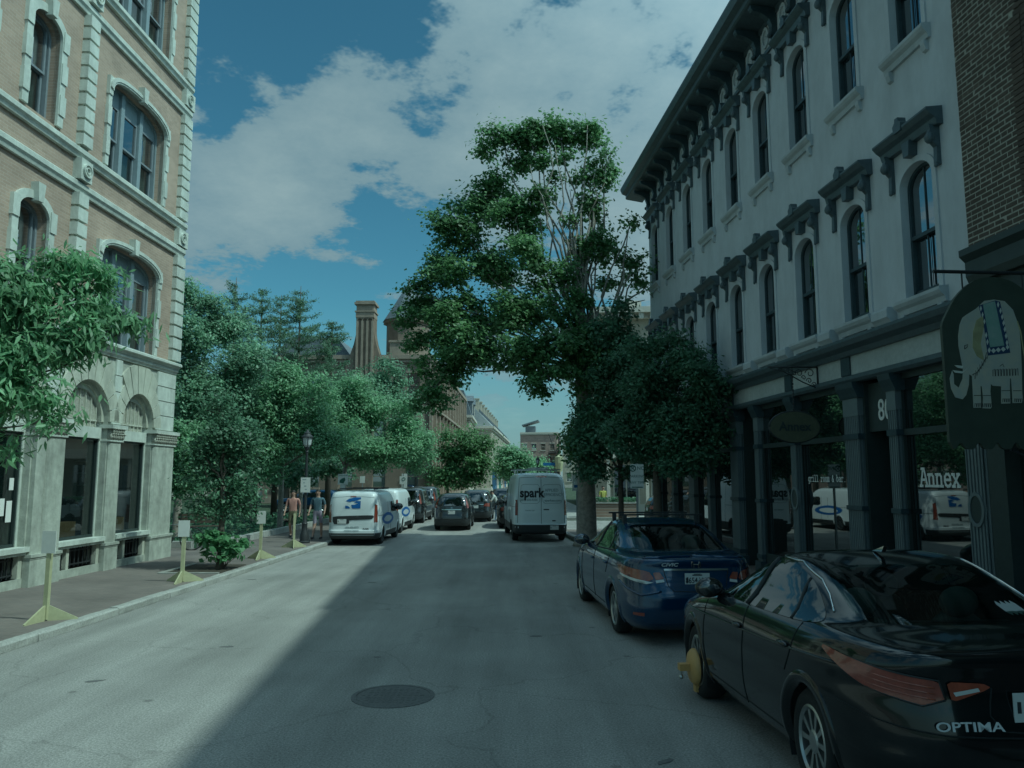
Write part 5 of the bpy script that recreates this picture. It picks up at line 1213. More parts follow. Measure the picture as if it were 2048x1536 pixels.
class Car:
    def __init__(self, name, label, cat, loc, yaw, rows, paint, wheels, wr, trim_z=None, trim='black_plastic', group=None, k=5):
        self.o = thing(name, label, cat, (loc[0], loc[1], 0), yaw, group); self.S = Shell(rows, k); self.paint = paint; self.wr = wr; self.wheels = wheels; self.holes = []; self.rows = rows; self.trim_z = trim_z; self.trim = trim
    def body(self, ne=16, ns=70):
        S = self.S; O = [S.outline(r, ne, ns) for r in S.R]; M_ = len(O[0]); nr = len(O); zs = S.R[:, 0]
        V = [(p[0], p[1], z) for o, z in zip(O, zs) for p in o]; mains = MB(); trims = MB(); fm, ft = [], []
        ra = self.wr + .055
        for i in range(nr - 1):
            for j in range(M_):
                j2 = (j + 1) % M_; q = (i * M_ + j, i * M_ + j2, (i + 1) * M_ + j2, (i + 1) * M_ + j); c = [sum(V[t][d] for t in q) / 4 for d in range(3)]
                if any((c[0] - wx) ** 2 + (c[2] - self.wr) ** 2 < ra * ra and abs(c[1]) > .45 for wx in self.wheels): continue
                hit = False
                for kind, lp in self.holes:
                    if kind == 'side' and abs(c[1]) > .4 and inside((c[0], c[2]), lp): hit = True
                    if kind == 'rear' and c[0] < self.hx[0] and inside((c[1], c[2]), lp): hit = True
                    if kind == 'front' and c[0] > self.hx[1] and inside((c[1], c[2]), lp): hit = True
                if hit: continue
                (ft if self.trim_z and c[2] < self.trim_z else fm).append(q)
        fm.append(tuple(range((nr - 1) * M_, nr * M_))); mains.add(V, fm)
        b = mains.build('body', self.paint, self.o, True, 40, fix=True); b.data.validate()
        trims.add(V, ft + [tuple(range(M_))[::-1]]); t = trims.build('lower_trim', self.trim if self.trim_z else self.paint, self.o, True, 40)
        for me in (b.data, t.data):
            bm = bmesh.new(); bm.from_mesh(me); bmesh.ops.delete(bm, geom=[v for v in bm.verts if not v.link_faces], context='VERTS'); bm.to_mesh(me); bm.free()
        # arches and wheel wells
        for wx in self.wheels:
            for sg in (1, -1):
                m = MB(); n = 30; pts = []
                for i in range(n + 1):
                    a = PI * (-.10 + 1.2 * i / n); row = []
                    for rr, off in ((ra - .045, -.03), (ra - .02, .010), (ra + .030, .012), (ra + .045, .0)):
                        x, z = wx + rr * math.cos(a), self.wr + rr * math.sin(a); z = max(z, zs[0] + .02); row.append((x, sg * (S.side(x, z) + off), z))
                    pts += row
                m.add(pts, [(i * 4 + k, i * 4 + k + 1, (i + 1) * 4 + k + 1, (i + 1) * 4 + k) for i in range(n) for k in range(3)]); m.build('wheel_arch', self.trim if (self.trim_z and self.trim_z > .6) else self.paint, self.o, True)
                m = MB(); w = S.side(wx, .6) - .03; nn = 20; vs = []
                for i in range(nn + 1):
                    a = PI * (-.15 + 1.3 * i / nn); vs += [(wx + (ra - .01) * math.cos(a), sg * w, self.wr + (ra - .01) * math.sin(a)), (wx + (ra - .01) * math.cos(a), sg * (w - .32), self.wr + (ra - .01) * math.sin(a))]
                m.add(vs, [(2 * i, 2 * i + 1, 2 * i + 3, 2 * i + 2) for i in range(nn)] + [tuple(2 * i + 1 for i in range(nn + 1))]); m.build('wheel_well', 'dark_void', self.o)
        return b
    def drape(self, name, loop, where, m, off=.005, step=.06, parent=None, sg=1, fill=True):
        S = self.S; lp = densify(loop, step); v, f = tess(lp, grid=step * 1.3); vs = []
        for a, b in v:
            if where == 'side': vs.append((a, sg * (S.side(a, b) + off), b))
            elif where == 'rear': vs.append((S.end(a, b) - off, a, b))
            elif where == 'front': vs.append((S.end(a, b, False) + off, a, b))
            elif where == 'arc':
                o, s = S.rear_arc(b); x, y = np.interp(abs(a), s, o[:, 0]), np.interp(abs(a), s, o[:, 1]); xr, xf, w, n = S.at(b)
                x2, y2 = np.interp(abs(a) + .01, s, o[:, 0]), np.interp(abs(a) + .01, s, o[:, 1]); tx, ty = x2 - x, y2 - y; l = math.hypot(tx, ty) + 1e-9
                vs.append((x - ty / l * off, sg * (y + tx / l * off), b))
        mb = MB(); mb.add(vs, f); return mb.build(name, m, parent or self.o, True)
    def both(self, name, loop, m, off=.005, step=.06):
        return [self.drape(name, loop, 'side', m, off, step, None, sg) for sg in (1, -1)]
    def strip(self, name, pts, where, m, w=.008, off=.004, sgs=(1, -1), parent=None, closed=False):
        S = self.S
        for sg in sgs:
            P = []
            L_ = densify(pts, .05) if closed else None
            if not closed:
                L_ = []
                for p, q in zip(pts[:-1], pts[1:]):
                    n = max(1, int(math.hypot(q[0] - p[0], q[1] - p[1]) / .05)); L_ += [(p[0] + (q[0] - p[0]) * j / n, p[1] + (q[1] - p[1]) * j / n) for j in range(n)]
                L_.append(pts[-1])
            else: L_.append(L_[0])
            for a, b in L_:
                if where == 'side': P.append((a, sg * (S.side(a, b) + off), b))
                elif where == 'rear': P.append((S.end(a, b) - off, sg * a, b))
                else:
                    o, s = S.rear_arc(b); x, y = np.interp(abs(a), s, o[:, 0]), np.interp(abs(a), s, o[:, 1]); P.append((x - off, sg * (y + off * .3), b))
            mb = MB(); mb.tube(P, w, 5); mb.build(name, m, parent or self.o, True)
    def wheel_set(self, style, rim_r, width=.21):
        first = None
        for wx in self.wheels:
            for sg in (1, -1):
                W = part_empty('wheel', self.o, (wx, sg * (self.S.side(wx, .5) - .03), self.wr), (0, 0, 0 if sg > 0 else PI))
                if first is None:
                    r = self.wr; m = MB(); m.lathe([(rim_r - .01, -width), (rim_r + .03, -width - .005), (r - .03, -width), (r, -width + .04), (r, -.05), (r - .03, -.008), (rim_r + .03, .0), (rim_r, -.012), (rim_r - .01, -.05)], seg=40, axis='y', caps=False); t = m.build('tyre', 'tyre', W, True, 50)
                    m = MB(); m.lathe([(rim_r, -.012), (rim_r - .015, -.006), (rim_r - .03, -.02), (rim_r - .035, -.12), (.05, -.14)], seg=40, axis='y', caps=False)
                    rim_o = m.build('rim', 'alloy' if style != 'steel' else 'black_plastic', W, True, 40)
                    sp = MB(); n = {'ten': 10, 'five': 7, 'steel': 8, 'six': 6}[style]
                    for i in range(n):
                        for d in (0,):
                            a0 = 2 * PI * i / n; a1 = a0 + d
                            def pt(rr, a, off, y): return (rr * math.cos(a) - off * math.sin(a), y, rr * math.sin(a) + off * math.cos(a))
                            h0, h1 = {'ten': (.012, .020), 'five': (.016, .028), 'steel': (.03, .035), 'six': (.02, .03)}[style]
                            vs = [pt(.045, a0, -h0, -.025), pt(.045, a0, h0, -.025), pt(rim_r - .02, a1, h1, -.022), pt(rim_r - .02, a1, -h1, -.022), pt(.045, a0, -h0, -.07), pt(.045, a0, h0, -.07), pt(rim_r - .02, a1, h1, -.06), pt(rim_r - .02, a1, -h1, -.06)]
                            sp.add(vs, [(0, 1, 2, 3), (0, 4, 5, 1), (1, 5, 6, 2), (2, 6, 7, 3), (3, 7, 4, 0)])
                    sp.lathe([(.075, -.08), (.075, -.024), (.06, -.016), (.01, -.014)], seg=18, axis='y'); spo = sp.build('spokes', 'alloy' if style != 'steel' else 'black_plastic', W)
                    bk = MB(); bk.lathe([(rim_r - .05, -.13), (rim_r - .05, -.11), (.02, -.11)], seg=28, axis='y'); bko = bk.build('brake_disc', 'black_plastic', W)
                    first = (t, rim_o, spo, bko)
                else:
                    for s in first: c = s.copy(); COL.objects.link(c); c.parent = W
    def mirror(self, x, z, m, big=1.0):
        for sg in (1, -1):
            y = self.S.side(x, z) if self.S.side(x, z) > .3 else .8
            mb = MB(); mb.ball((x, sg * (y + .13 * big), z + .03), (.075 * big, .12 * big, .085 * big), 14, 8); q = mb.build('mirror', m, self.o, True); mb = MB(); mb.tube([(x, sg * (y - .02), z - .03), (x, sg * (y + .07), z)], .025, 8); mb.build('stalk', 'black_plastic', q, True)
            mb = MB(); mb.ball((x - .05 * big, sg * (y + .13 * big), z + .03), (.03, .10 * big, .068 * big), 12, 6); mb.build('mirror_glass', 'car_glass', q, True)
    def handle(self, x, z, m):
        for sg in (1, -1):
            y = self.S.side(x, z); mb = MB(); mb.ball((x, sg * (y + .012), z), (.10, .022, .022), 10, 6); mb.build('door_handle', m, self.o, True)
    def plate(self, y, z, s, txt=None, w=.305, h=.152, tilt=0):
        x = self.S.end(y, z) - .012; mb = MB(); mb.box(x - .008, x, y - w / 2, y + w / 2, z - h / 2, z + h / 2); p = mb.build('licence_plate', 'plate', self.o)
        if txt: text('plate_number', txt, s, 'ink', p, frame_mtx((x - .0085, y, z - .012), (0, -1, 0), (0, 0, 1)), .0012, .0015, sx=.78)
        mb = MB()
        for yy, zz, ww, hh in ((y, z + h / 2 - .022, .12, .014), (y + w / 2 - .03, z, .022, .06)): mb.box(x - .0092, x - .0082, yy - ww / 2, yy + ww / 2, zz - hh / 2, zz + hh / 2)
        mb.build('plate_print', 'ink', p)
        return x
    def badge(self, name, body, size, m, y, z, dy=0, bold=.001, shear=0, sx=1.0, depth=.003, off=.003):
        x = self.S.end(y, z) - off; dz = .02
        tx = self.S.end(y - .05, z) - self.S.end(y + .05, z); up = self.S.end(y, z + dz) - self.S.end(y, z - dz)
        return text(name, body, size, m, self.o, frame_mtx((x, y, z), (tx, -.1, 0), (up, 0, 2 * dz)), depth, bold, shear=shear, sx=sx)
def yaw_of(m): return math.atan2(1, m)
def seats(C, xs, z, w=.36):
    for x in xs:
        for sg in (1, -1):
            m = MB(); m.ball((x, sg * w, z), (.07, .14, .11), 14, 8); m.ball((x + .05, sg * w, z - .32), (.10, .24, .28), 14, 8); m.build('headrest', 'seat_grey', C.o, True)
    m = MB(); m.box(xs[-1] - .55, xs[0] + 1.0, -.62, .62, .55, .70); m.build('cabin_floor', 'dark_void', C.o)

def black_sedan():
    rows = [(.19, -2.22, 2.2, .80, 6), (.27, -2.35, 2.34, .865, 6), (.42, -2.415, 2.41, .905, 5.5), (.56, -2.425, 2.42, .918, 5), (.70, -2.40, 2.40, .918, 5), (.80, -2.375, 2.24, .912, 5), (.88, -2.37, 1.95, .905, 5), (.94, -2.375, 1.66, .893, 5), (.99, -2.38, 1.35, .875, 4.8), (1.03, -2.36, 1.12, .852, 4.6), (1.06, -2.22, 1.03, .828, 4.4), (1.09, -1.86, .94, .80, 4.2), (1.14, -1.66, .80, .765, 4), (1.22, -1.42, .58, .722, 4), (1.30, -1.17, .34, .68, 3.8), (1.37, -.90, .08, .63, 3.6), (1.415, -.68, -.10, .56, 3.2), (1.442, -.50, -.22, .40, 2.8), (1.452, -.40, -.30, .18, 2.4)]
    C = Car('sedan', 'black sedan parked nearest on the right with a yellow wheel clamp', 'car', (3.11, 7.25), yaw_of(-.09), rows, 'paint_black', (-1.36, 1.38), .335); C.hx = (-.6, .4)
    win = smooth_loop([(.98, 1.035), (.60, 1.20), (.25, 1.325), (-.15, 1.385), (-.62, 1.375), (-1.0, 1.28), (-1.36, 1.115), (-1.42, 1.075), (-1.1, 1.05), (-.2, 1.03)], .22, 2)
    rear = smooth_loop([(.56, 1.105), (.62, 1.13), (.55, 1.345), (.42, 1.385), (-.42, 1.385), (-.55, 1.345), (-.62, 1.13), (-.56, 1.105)], .2, 1)
    sh = [(c * .94, 1.24 + (z - 1.24) * .88) for c, z in rear]; C.holes = [('rear', sh)]
    C.body()
    C.both('side_window', win, 'car_glass', .006); C.drape('rear_window', rear, 'rear', 'car_glass_clear', .006, .05)
    fw = smooth_loop([(.68, 1.07), (.56, 1.34), (.45, 1.39), (-.45, 1.39), (-.56, 1.34), (-.68, 1.07)], .2, 1); C.drape('windscreen', fw, 'front', 'car_glass', .006, .06)
    top = [p for p in win if p[1] > 1.10]
    C.strip('chrome_trim', [(1.0, 1.04), (.62, 1.215), (.25, 1.343), (-.15, 1.402), (-.62, 1.392), (-1.0, 1.30), (-1.2, 1.225), (-1.38, 1.14)], 'side', 'chrome', .008, .006)
    C.strip('window_pillar', [(-.12, 1.03), (-.20, 1.38)], 'side', 'black_plastic', .022, .004); C.strip('window_pillar', [(-1.02, 1.05), (-.90, 1.30)], 'side', 'black_plastic', .012, .004)
    for pts in ([(.92, .33), (.97, .60), (.90, .98)], [(-.13, .30), (-.14, .7), (-.16, 1.02)], [(-1.05, .72), (-1.15, .88), (-1.22, 1.05)], [(.92, .33), (-.98, .31)]): C.strip('door_seam', pts, 'side', 'dark_void', .005, .0005)
    C.strip('crease', [(1.6, .80), (.5, .83), (-.6, .855), (-1.8, .90)], 'side', 'paint_black', .010, .002)
    C.wheel_set('ten', .225); C.mirror(.72, 1.03, 'paint_black'); C.handle(-.02, .86, 'paint_black'); C.handle(-1.02, .885, 'paint_black')
    for sg in (1, -1):
        C.drape('tail_light', smooth_loop([(.50, .80), (.62, .765), (.98, .83), (1.38, .965), (1.36, .985), (.93, .945), (.53, .90)], .12, 1), 'arc', 'tail_red', .012, .05, None, sg)
        q = C.drape('tail_light', smooth_loop([(.26, .865), (.30, .845), (.47, .79), (.49, .895), (.30, .885)], .12, 1), 'arc', 'tail_amber', .012, .05, None, sg)
        C.drape('reverse_lamp', [(.32, .845), (.45, .82), (.46, .84), (.33, .863)], 'arc', 'lamp_white', .015, .05, q, sg)
        C.strip('lens_edge', [(.50, .80), (.62, .765), (.98, .83), (1.38, .965), (.93, .945), (.53, .90)], 'arc', 'black_plastic', .006, .010, (sg,), None, True)
        for k in range(3): C.strip('lens_rib', [(.55, .80 + k * .03), (.98, .85 + k * .03), (1.2, .91 + k * .02)], 'arc', 'tail_amber', .004, .014, (sg,), q)
    C.strip('boot_seam', [(.25, .86), (.28, .72), (.22, .64), (0, .62)], 'rear', 'dark_void', .005, .0); C.strip('boot_seam', [(.62, 1.03), (.0, 1.045)], 'rear', 'dark_void', .004, .0)
    C.strip('bumper_seam', [(.0, .60), (.5, .62), (.9, .66), (1.25, .70)], 'arc', 'dark_void', .005, .001)
    C.drape('bumper_insert', [(-.62, .24), (.62, .24), (.70, .36), (-.70, .36)], 'rear', 'black_plastic', .005, .08)
    C.plate(0, .76, .09, None); C.badge('boot_lettering', 'OPTIMA', .068, 'badge', .40, .665, sx=1.45)
    C.badge('emblem', 'KIA', .05, 'badge', 0, .945, sx=1.3)
    # sticker on the rear glass
    m = MB(); q = [(-.30 - k * .018, 1.175 + (.028 if k % 2 else .012)) for k in range(9)] + [(-.45 + k * .018, 1.150 - (.012 if k % 2 else 0)) for k in range(9)]
    C.drape('window_sticker', [(a + .0, b) for a, b in q], 'rear', 'sticker', .009, .04)
    seats(C, (-.95, .25), 1.13); m = MB(); m.box(-1.75, -1.1, -.6, .6, 1.0, 1.03); m.build('parcel_shelf', 'black_plastic', C.o)
    m = MB(); m.prism([(-.46, 1.45), (-.62, 1.455), (-.66, 1.50), (-.62, 1.49)], lambda p, y: (p[0], y, p[1]), -.015, .015); m.build('aerial_fin', 'chrome', C.o)
    return C
BS = black_sedan(); BS.o.scale = (.93, 1.20, 1.15)
# yellow wheel clamp on its front left wheel
def clamp():
    wx, wr = BS.wheels[1], BS.wr; y = BS.S.side(wx, .5) - .02
    p = Matrix.Translation(BS.o.location) @ Matrix.Rotation(BS.o.rotation_euler.z, 4, 'Z') @ Matrix.Diagonal((.93, 1.20, 1.15, 1))
    T = thing('wheel_clamp', 'yellow wheel clamp bolted over the front wheel of the black sedan', 'wheel clamp', p @ Vector((wx, y, 0)), BS.o.rotation_euler.z); T.scale = (1.12, 1.12, 1.12)
    m = MB(); m.lathe([(.165, .0), (.165, .015), (.14, .045), (.07, .06), (.01, .065)], (0, 0, wr - .05), 30, 'y'); m.build('disc', 'clamp_yellow', T, True, 40)
    m = MB(); m.box(-.04, .04, .04, .16, wr - .08, wr - .02); m.build('arm', 'clamp_yellow', T); m = MB(); m.box(-.035, .035, -.05, .015, .06, wr - .18); m.build('wheel_hook', 'clamp_yellow', T)
    m = MB(); m.tube([(0, .14, wr - .13), (0, .14, wr - .04)], .012, 8); m.ball((0, .14, wr - .14), .024, 8, 6); m.build('lock', 'alloy', T)
clamp()

def blue_sedan():
    rows = [(.18, -2.10, 2.1, .78, 6), (.26, -2.22, 2.22, .835, 6), (.42, -2.275, 2.28, .868, 5.5), (.56, -2.28, 2.285, .878, 5), (.68, -2.25, 2.27, .878, 5), (.78, -2.21, 2.12, .873, 5), (.86, -2.19, 1.90, .868, 5), (.93, -2.18, 1.68, .855, 5), (.98, -2.185, 1.45, .838, 4.8), (1.02, -2.17, 1.25, .815, 4.6), (1.05, -2.02, 1.15, .79, 4.4), (1.08, -1.76, 1.05, .765, 4.2), (1.14, -1.56, .88, .735, 4), (1.22, -1.33, .66, .695, 4), (1.30, -1.06, .42, .65, 3.8), (1.37, -.78, .12, .60, 3.5), (1.41, -.55, -.06, .52, 3.2), (1.432, -.42, -.16, .38, 2.8), (1.44, -.34, -.24, .18, 2.4)]
    C = Car('sedan', 'dark blue sedan with roof bars parked in front of the black one', 'car', (2.36, 13.4), yaw_of(-.078), rows, 'paint_blue', (-1.28, 1.36), .315); C.hx = (-.5, .4)
    win = smooth_loop([(1.02, 1.02), (.62, 1.20), (.2, 1.335), (-.2, 1.372), (-.6, 1.34), (-.95, 1.22), (-1.22, 1.08), (-1.1, 1.045), (-.2, 1.02)], .22, 2)
    rear = smooth_loop([(.54, 1.085), (.60, 1.11), (.52, 1.335), (.40, 1.372), (-.40, 1.372), (-.52, 1.335), (-.60, 1.11), (-.54, 1.085)], .2, 1)
    C.holes = [('rear', [(c * .94, 1.23 + (z - 1.23) * .88) for c, z in rear])]
    C.body(); C.both('side_window', win, 'car_glass', .006); C.drape('rear_window', rear, 'rear', 'car_glass_clear', .006, .05)
    C.drape('windscreen', smooth_loop([(.66, 1.07), (.54, 1.33), (.42, 1.38), (-.42, 1.38), (-.54, 1.33), (-.66, 1.07)], .2, 1), 'front', 'car_glass', .006, .06)
    C.strip('window_pillar', [(-.08, 1.02), (-.14, 1.37)], 'side', 'black_plastic', .02, .004); C.strip('window_pillar', [(-.86, 1.05), (-.78, 1.27)], 'side', 'black_plastic', .011, .004); C.strip('belt_trim', [(1.0, 1.015), (-.2, 1.015), (-1.2, 1.055)], 'side', 'black_plastic', .009, .005)
    for pts in ([(.90, .33), (.95, .60), (.90, .98)], [(-.08, .30), (-.10, 1.0)], [(-.95, .74), (-1.05, .88), (-1.1, 1.04)], [(.9, .33), (-.92, .31)]): C.strip('door_seam', pts, 'side', 'dark_void', .005, .0005)
    C.wheel_set('five', .215); C.mirror(.75, 1.02, 'paint_blue'); C.handle(.05, .84, 'paint_blue'); C.handle(-.9, .87, 'paint_blue')
    for sg in (1, -1):
        t = C.drape('tail_light', smooth_loop([(.52, .80), (.60, .765), (1.12, .825), (1.20, .905), (1.10, .93), (.58, .885)], .12, 1), 'arc', 'tail_red', .012, .05, None, sg)
        C.drape('reverse_lamp', [(.53, .755), (.62, .735), (1.12, .80), (1.12, .825), (.62, .77)], 'arc', 'lamp_white', .013, .05, t, sg)
        C.drape('tail_light_inner', smooth_loop([(.40, .80), (.505, .785), (.53, .87), (.45, .875)], .12, 1), 'arc', 'tail_amber', .012, .05, t, sg); C.drape('reverse_lamp', [(.40, .765), (.50, .75), (.505, .78), (.41, .795)], 'arc', 'lamp_white', .013, .05, t, sg)
        C.drape('reflector', [(.66, .36), (.84, .36), (.84, .39), (.66, .40)], 'arc', 'tail_red', .008, .05, None, sg)
        C.strip('bumper_crease', [(.45, .655), (.7, .60), (1.0, .66), (1.2, .72)], 'arc', 'paint_blue', .016, .0, (sg,))
    C.drape('chrome_bar', [(-.40, .895), (.40, .895), (.40, .918), (-.40, .918)], 'rear', 'chrome', .014, .05)
    C.plate(0, .79, .095, '8654 WV'); m = MB(); x = C.S.end(0, .79) - .0215
    text('plate_heading', 'MAINE', .028, 'ink', C.o, frame_mtx((x - .0003, 0, .853), (0, -1, 0), (0, 0, 1)), .001)
    C.badge('boot_lettering', 'CIVIC', .058, 'badge', .33, .962, shear=.25, sx=1.4)
    e = part_empty('emblem', C.o); x = C.S.end(0, .965) - .006; m = MB()
    for sg in (1, -1): m.tube([(x, sg * .042, 1.0), (x, sg * .024, .93)], .007, 5); m.tube([(x, sg * .044, 1.0), (x, sg * .058, .975), (x, sg * .050, .93), (x, sg * .026, .927)], .005, 5)
    m.tube([(x, -.030, .965), (x, .030, .965)], .006, 5); m.build('emblem_bars', 'chrome', e)
    C.strip('boot_seam', [(.40, .90), (.36, .72), (.30, .66), (0, .65)], 'rear', 'dark_void', .005, .0); C.strip('boot_spoiler', [(.62, 1.03), (.3, 1.045), (0, 1.05)], 'rear', 'paint_blue', .022, .01)
    for x in (-.62, .08):
        m = MB(); z = 1.48; m.box(x - .025, x + .025, -.60, .60, z, z + .022)
        for sg in (1, -1): m.box(x - .035, x + .035, sg * .52 - .025, sg * .52 + .025, 1.36, z)
        m.build('roof_bar', 'black_plastic', C.o)
    seats(C, (-.85, .25), 1.12); m = MB(); m.box(-1.66, -1.0, -.58, .58, .99, 1.02); m.build('parcel_shelf', 'black_plastic', C.o)
    return C
blue_sedan().o.scale = (1.14, 1.14, 1.14)

def van(name, label, loc, yaw, L_, W_, H, paint, kind, group='parked vans'):
    """small delivery van; origin at its middle"""
    h = L_ / 2; w = W_ / 2
    big = H > 2.1
    if big: rows = [(.28, -h + .12, h - .2, w - .1, 8), (.36, -h, h - .05, w - .02, 8), (.60, -h - .01, h, w, 8), (.66, -h + .05, h, w, 9), (1.0, -h + .05, h - .05, w, 9), (1.15, -h + .06, h - .30, w - .005, 9), (1.3, -h + .065, h - .85, w - .012, 9), (1.7, -h + .08, h - 1.35, w - .04, 9), (2.0, -h + .10, h - 1.65, w - .08, 8), (H - .20, -h + .13, h - 1.95, w - .13, 7), (H - .07, -h + .19, h - 2.2, w - .22, 6), (H - .015, -h + .34, h - 2.4, w - .36, 5), (H, -h + .7, h - 2.7, w - .6, 4)]
    else: rows = [(.22, -h + .1, h - .15, w - .08, 8), (.30, -h, h - .02, w - .02, 9), (.50, -h - .01, h, w, 9), (.56, -h + .02, h, w, 9), (.85, -h + .03, h - .1, w, 9), (1.0, -h + .035, h - .5, w - .004, 9), (1.1, -h + .04, h - .95, w - .008, 9), (1.4, -h + .06, h - 1.3, w - .03, 9), (H - .22, -h + .10, h - 1.6, w - .065, 9), (H - .09, -h + .15, h - 1.85, w - .11, 8), (H - .03, -h + .24, h - 2.0, w - .20, 7), (H - .005, -h + .45, h - 2.2, w - .38, 6), (H, -h + .8, h - 2.5, w - .6, 4)]
    C = Car(name, label, 'van', loc, yaw, rows, paint, (-h + (1.05 if big else .95), h - (.95 if big else .85)), .345 if big else .31, .62 if big else .42, group=group); C.hx = (-9, 9)
    C.body(10, 60); zb = 1.15 if big else 1.05; zt = H - .42
    C.both('side_window', smooth_loop([(h - 1.02, zb), (h - 1.55, zt + .0), (h - 2.35, zt + .02), (h - 2.40, zb)], .12, 1), 'car_glass', .006, .1)
    C.drape('windscreen', smooth_loop([(w - .16, zb + .1), (w - .26, zt), (-w + .26, zt), (-w + .16, zb + .1)], .15, 1), 'front', 'car_glass', .006, .12)
    C.wheel_set('steel', .21 if not big else .23); C.mirror(h - 1.1, zb + .12, 'black_plastic', 1.5)
    for pts in ([(h - .95, .45), (h - 1.0, zb)], [(h - 2.45, .42), (h - 2.45, zt)], [(-h + 1.75, .5), (-h + 1.75, zt)], [(-h + 1.75, 1.0 if not big else 1.25), (-h + .2, 1.0 if not big else 1.25)]): C.strip('panel_seam', pts, 'side', 'dark_void', .006, .0005)
    if big:
        [C.drape('tail_light', [(w - .17, .95), (w - .03, .95), (w - .05, 1.5), (w - .15, 1.5)], 'arc', 'tail_red', .012, .08, None, sg) for sg in (1, -1)]
        C.strip('door_seam', [(0, .66), (0, H - .15)], 'rear', 'dark_void', .008, .0, (1,)); C.strip('door_seam', [(w - .16, .68), (w - .18, 1.5), (w - .24, H - .18), (0, H - .14)], 'rear', 'dark_void', .007, .0)
        C.strip('door_panel_line', smooth_loop([(.06, 1.38), (w - .30, 1.38), (w - .24, 1.52), (w - .30, H - .42), (.06, H - .42)], .1, 1), 'rear', 'logo_grey', .008, .001, (1, -1), None, True)
        for yy, zz, ww, hh in ((.0 - .18, 1.14, .2, .035), (-.45, .74, .12, .04)):
            C.drape('door_handle', [(yy - ww / 2, zz), (yy + ww / 2, zz), (yy + ww / 2, zz + hh), (yy - ww / 2, zz + hh)], 'rear', 'black_plastic', .03, .1)
        C.badge('side_lettering', 'spark', .46, 'ink', .34, 1.74, bold=.016, off=.012, sx=.86, depth=.002); C.badge('side_lettering', 'APPLIED', .15, 'logo_grey', -.38, 1.84, off=.012, sx=.9); C.badge('side_lettering', 'EFFICIENCY', .15, 'logo_grey', -.45, 1.68, off=.012, sx=.9)
        C.badge('phone_number', '(207) 200-9326', .105, 'logo_grey', .46, 1.50, off=.012, bold=.002); C.badge('web_address', 'sparkae.com', .12, 'logo_grey', -.42, 1.48, off=.012, bold=.002)
        C.badge('maker_lettering', 'TRANSIT 250', .06, 'logo_grey', .42, 1.12, off=.008); C.plate(-.46, .52, .08, None)
        C.drape('brake_light', smooth_loop([(-.24, H - .17), (.24, H - .17), (.18, H - .10), (-.18, H - .10)], .2, 1), 'rear', 'tail_red', .012, .08)
        for sg in (1, -1): C.drape('reflector', [(sg * (w - .2), .50), (sg * (w - .08), .50), (sg * (w - .08), .56), (sg * (w - .2), .56)][::sg], 'rear', 'lamp_white', .015, .1)
        e = part_empty('roof_rack', C.o)
        for x in (-h + .8, -.4, .8):
            m = MB(); m.box(x - .03, x + .03, -w + .2, w - .2, H + .10, H + .14)
            for sg in (1, -1): m.box(x - .03, x + .03, sg * (w - .36) - .02, sg * (w - .36) + .02, H - .1, H + .1)
            m.build('cross_bar', 'alloy', e)
        m = MB()
        for y in (-.3, .1): m.tube([(-h + .5, y, H + .18), (1.0, y, H + .18)], .035, 6)
        for k in range(11): m.tube([(-h + .6 + k * .3, -.3, H + .18), (-h + .6 + k * .3, .1, H + .18)], .016, 5)
        m.build('ladder', 'alloy', e)
    elif kind == 'blank':
        [C.drape('tail_light', [(w - .17, .80), (w - .02, .80), (w - .05, 1.40), (w - .14, 1.40)], 'arc', 'tail_red', .012, .08, None, sg) for sg in (1, -1)]
    else:
        for sg in (1, -1): C.drape('tail_light', [(w - .17, .78), (w - .02, .78), (w - .05, 1.36), (w - .15, 1.40)], 'arc', 'tail_red', .012, .08, None, sg)
        C.strip('door_seam', [(0, .36), (w - .15, .36), (w - .14, .9), (w - .17, H - .22), (0, H - .17)], 'rear', 'logo_grey', .006, .001)
        m_ = C.drape('number_panel', smooth_loop([(w - .22, .82), (w - .22, .99), (-w + .22, 1.03), (-w + .17, .97), (-w + .24, .89), (.12, .86), (.10, .74), (w - .28, .72)], .12, 1), 'rear', 'black_plastic', .012, .08)
        C.plate(.36, .82, .08, None)
        C.drape('brake_light', [(-.10, H - .20), (.10, H - .20), (.10, H - .17), (-.10, H - .17)], 'rear', 'tail_red', .012, .08)
        e = part_empty('logo', C.o)                      # blue square with white swoosh
        def lg(pts, m, off): return C.drape('logo_piece', [(x * 1.25, 1.44 + (z - 1.45) * 1.25) for x, z in pts], 'rear', m, off, .05, e)
        lg([(.20, 1.36), (.20, 1.45), (.02, 1.50), (-.08, 1.44), (-.02, 1.42), (-.20, 1.40), (-.20, 1.58), (.06, 1.58), (.20, 1.52), (.02, 1.53), (.10, 1.46)][:0] or [(.20, 1.50), (.12, 1.56), (-.05, 1.60), (-.21, 1.60), (-.21, 1.55), (-.05, 1.53), (.08, 1.47)], 'logo_blue', .010)
        lg([(.21, 1.30), (.21, 1.38), (.12, 1.36), (.06, 1.30)], 'logo_blue', .010); lg([(.02, 1.30), (-.21, 1.30), (-.21, 1.50), (-.10, 1.50), (-.02, 1.46), (-.14, 1.44), (-.04, 1.40), (.05, 1.40)], 'logo_blue', .0102); lg([(.06, 1.50), (-.09, 1.545), (-.16, 1.53), (-.02, 1.49)], 'logo_blue', .0104)
        C.badge('phone_number', '844-400-0273', .08, 'logo_grey', .0, .62, off=.008); C.badge('door_lettering', 'emergency response', .06, 'logo_grey', .02, .52, off=.008)
        C.badge('maker_lettering', 'RAM', .075, 'ink', -.46, .57, off=.008, sx=1.3)
        m = MB()
        for x in (-h + .9, -.3, .6): m.box(x - .025, x + .025, -w + .22, w - .22, H + .06, H + .09)
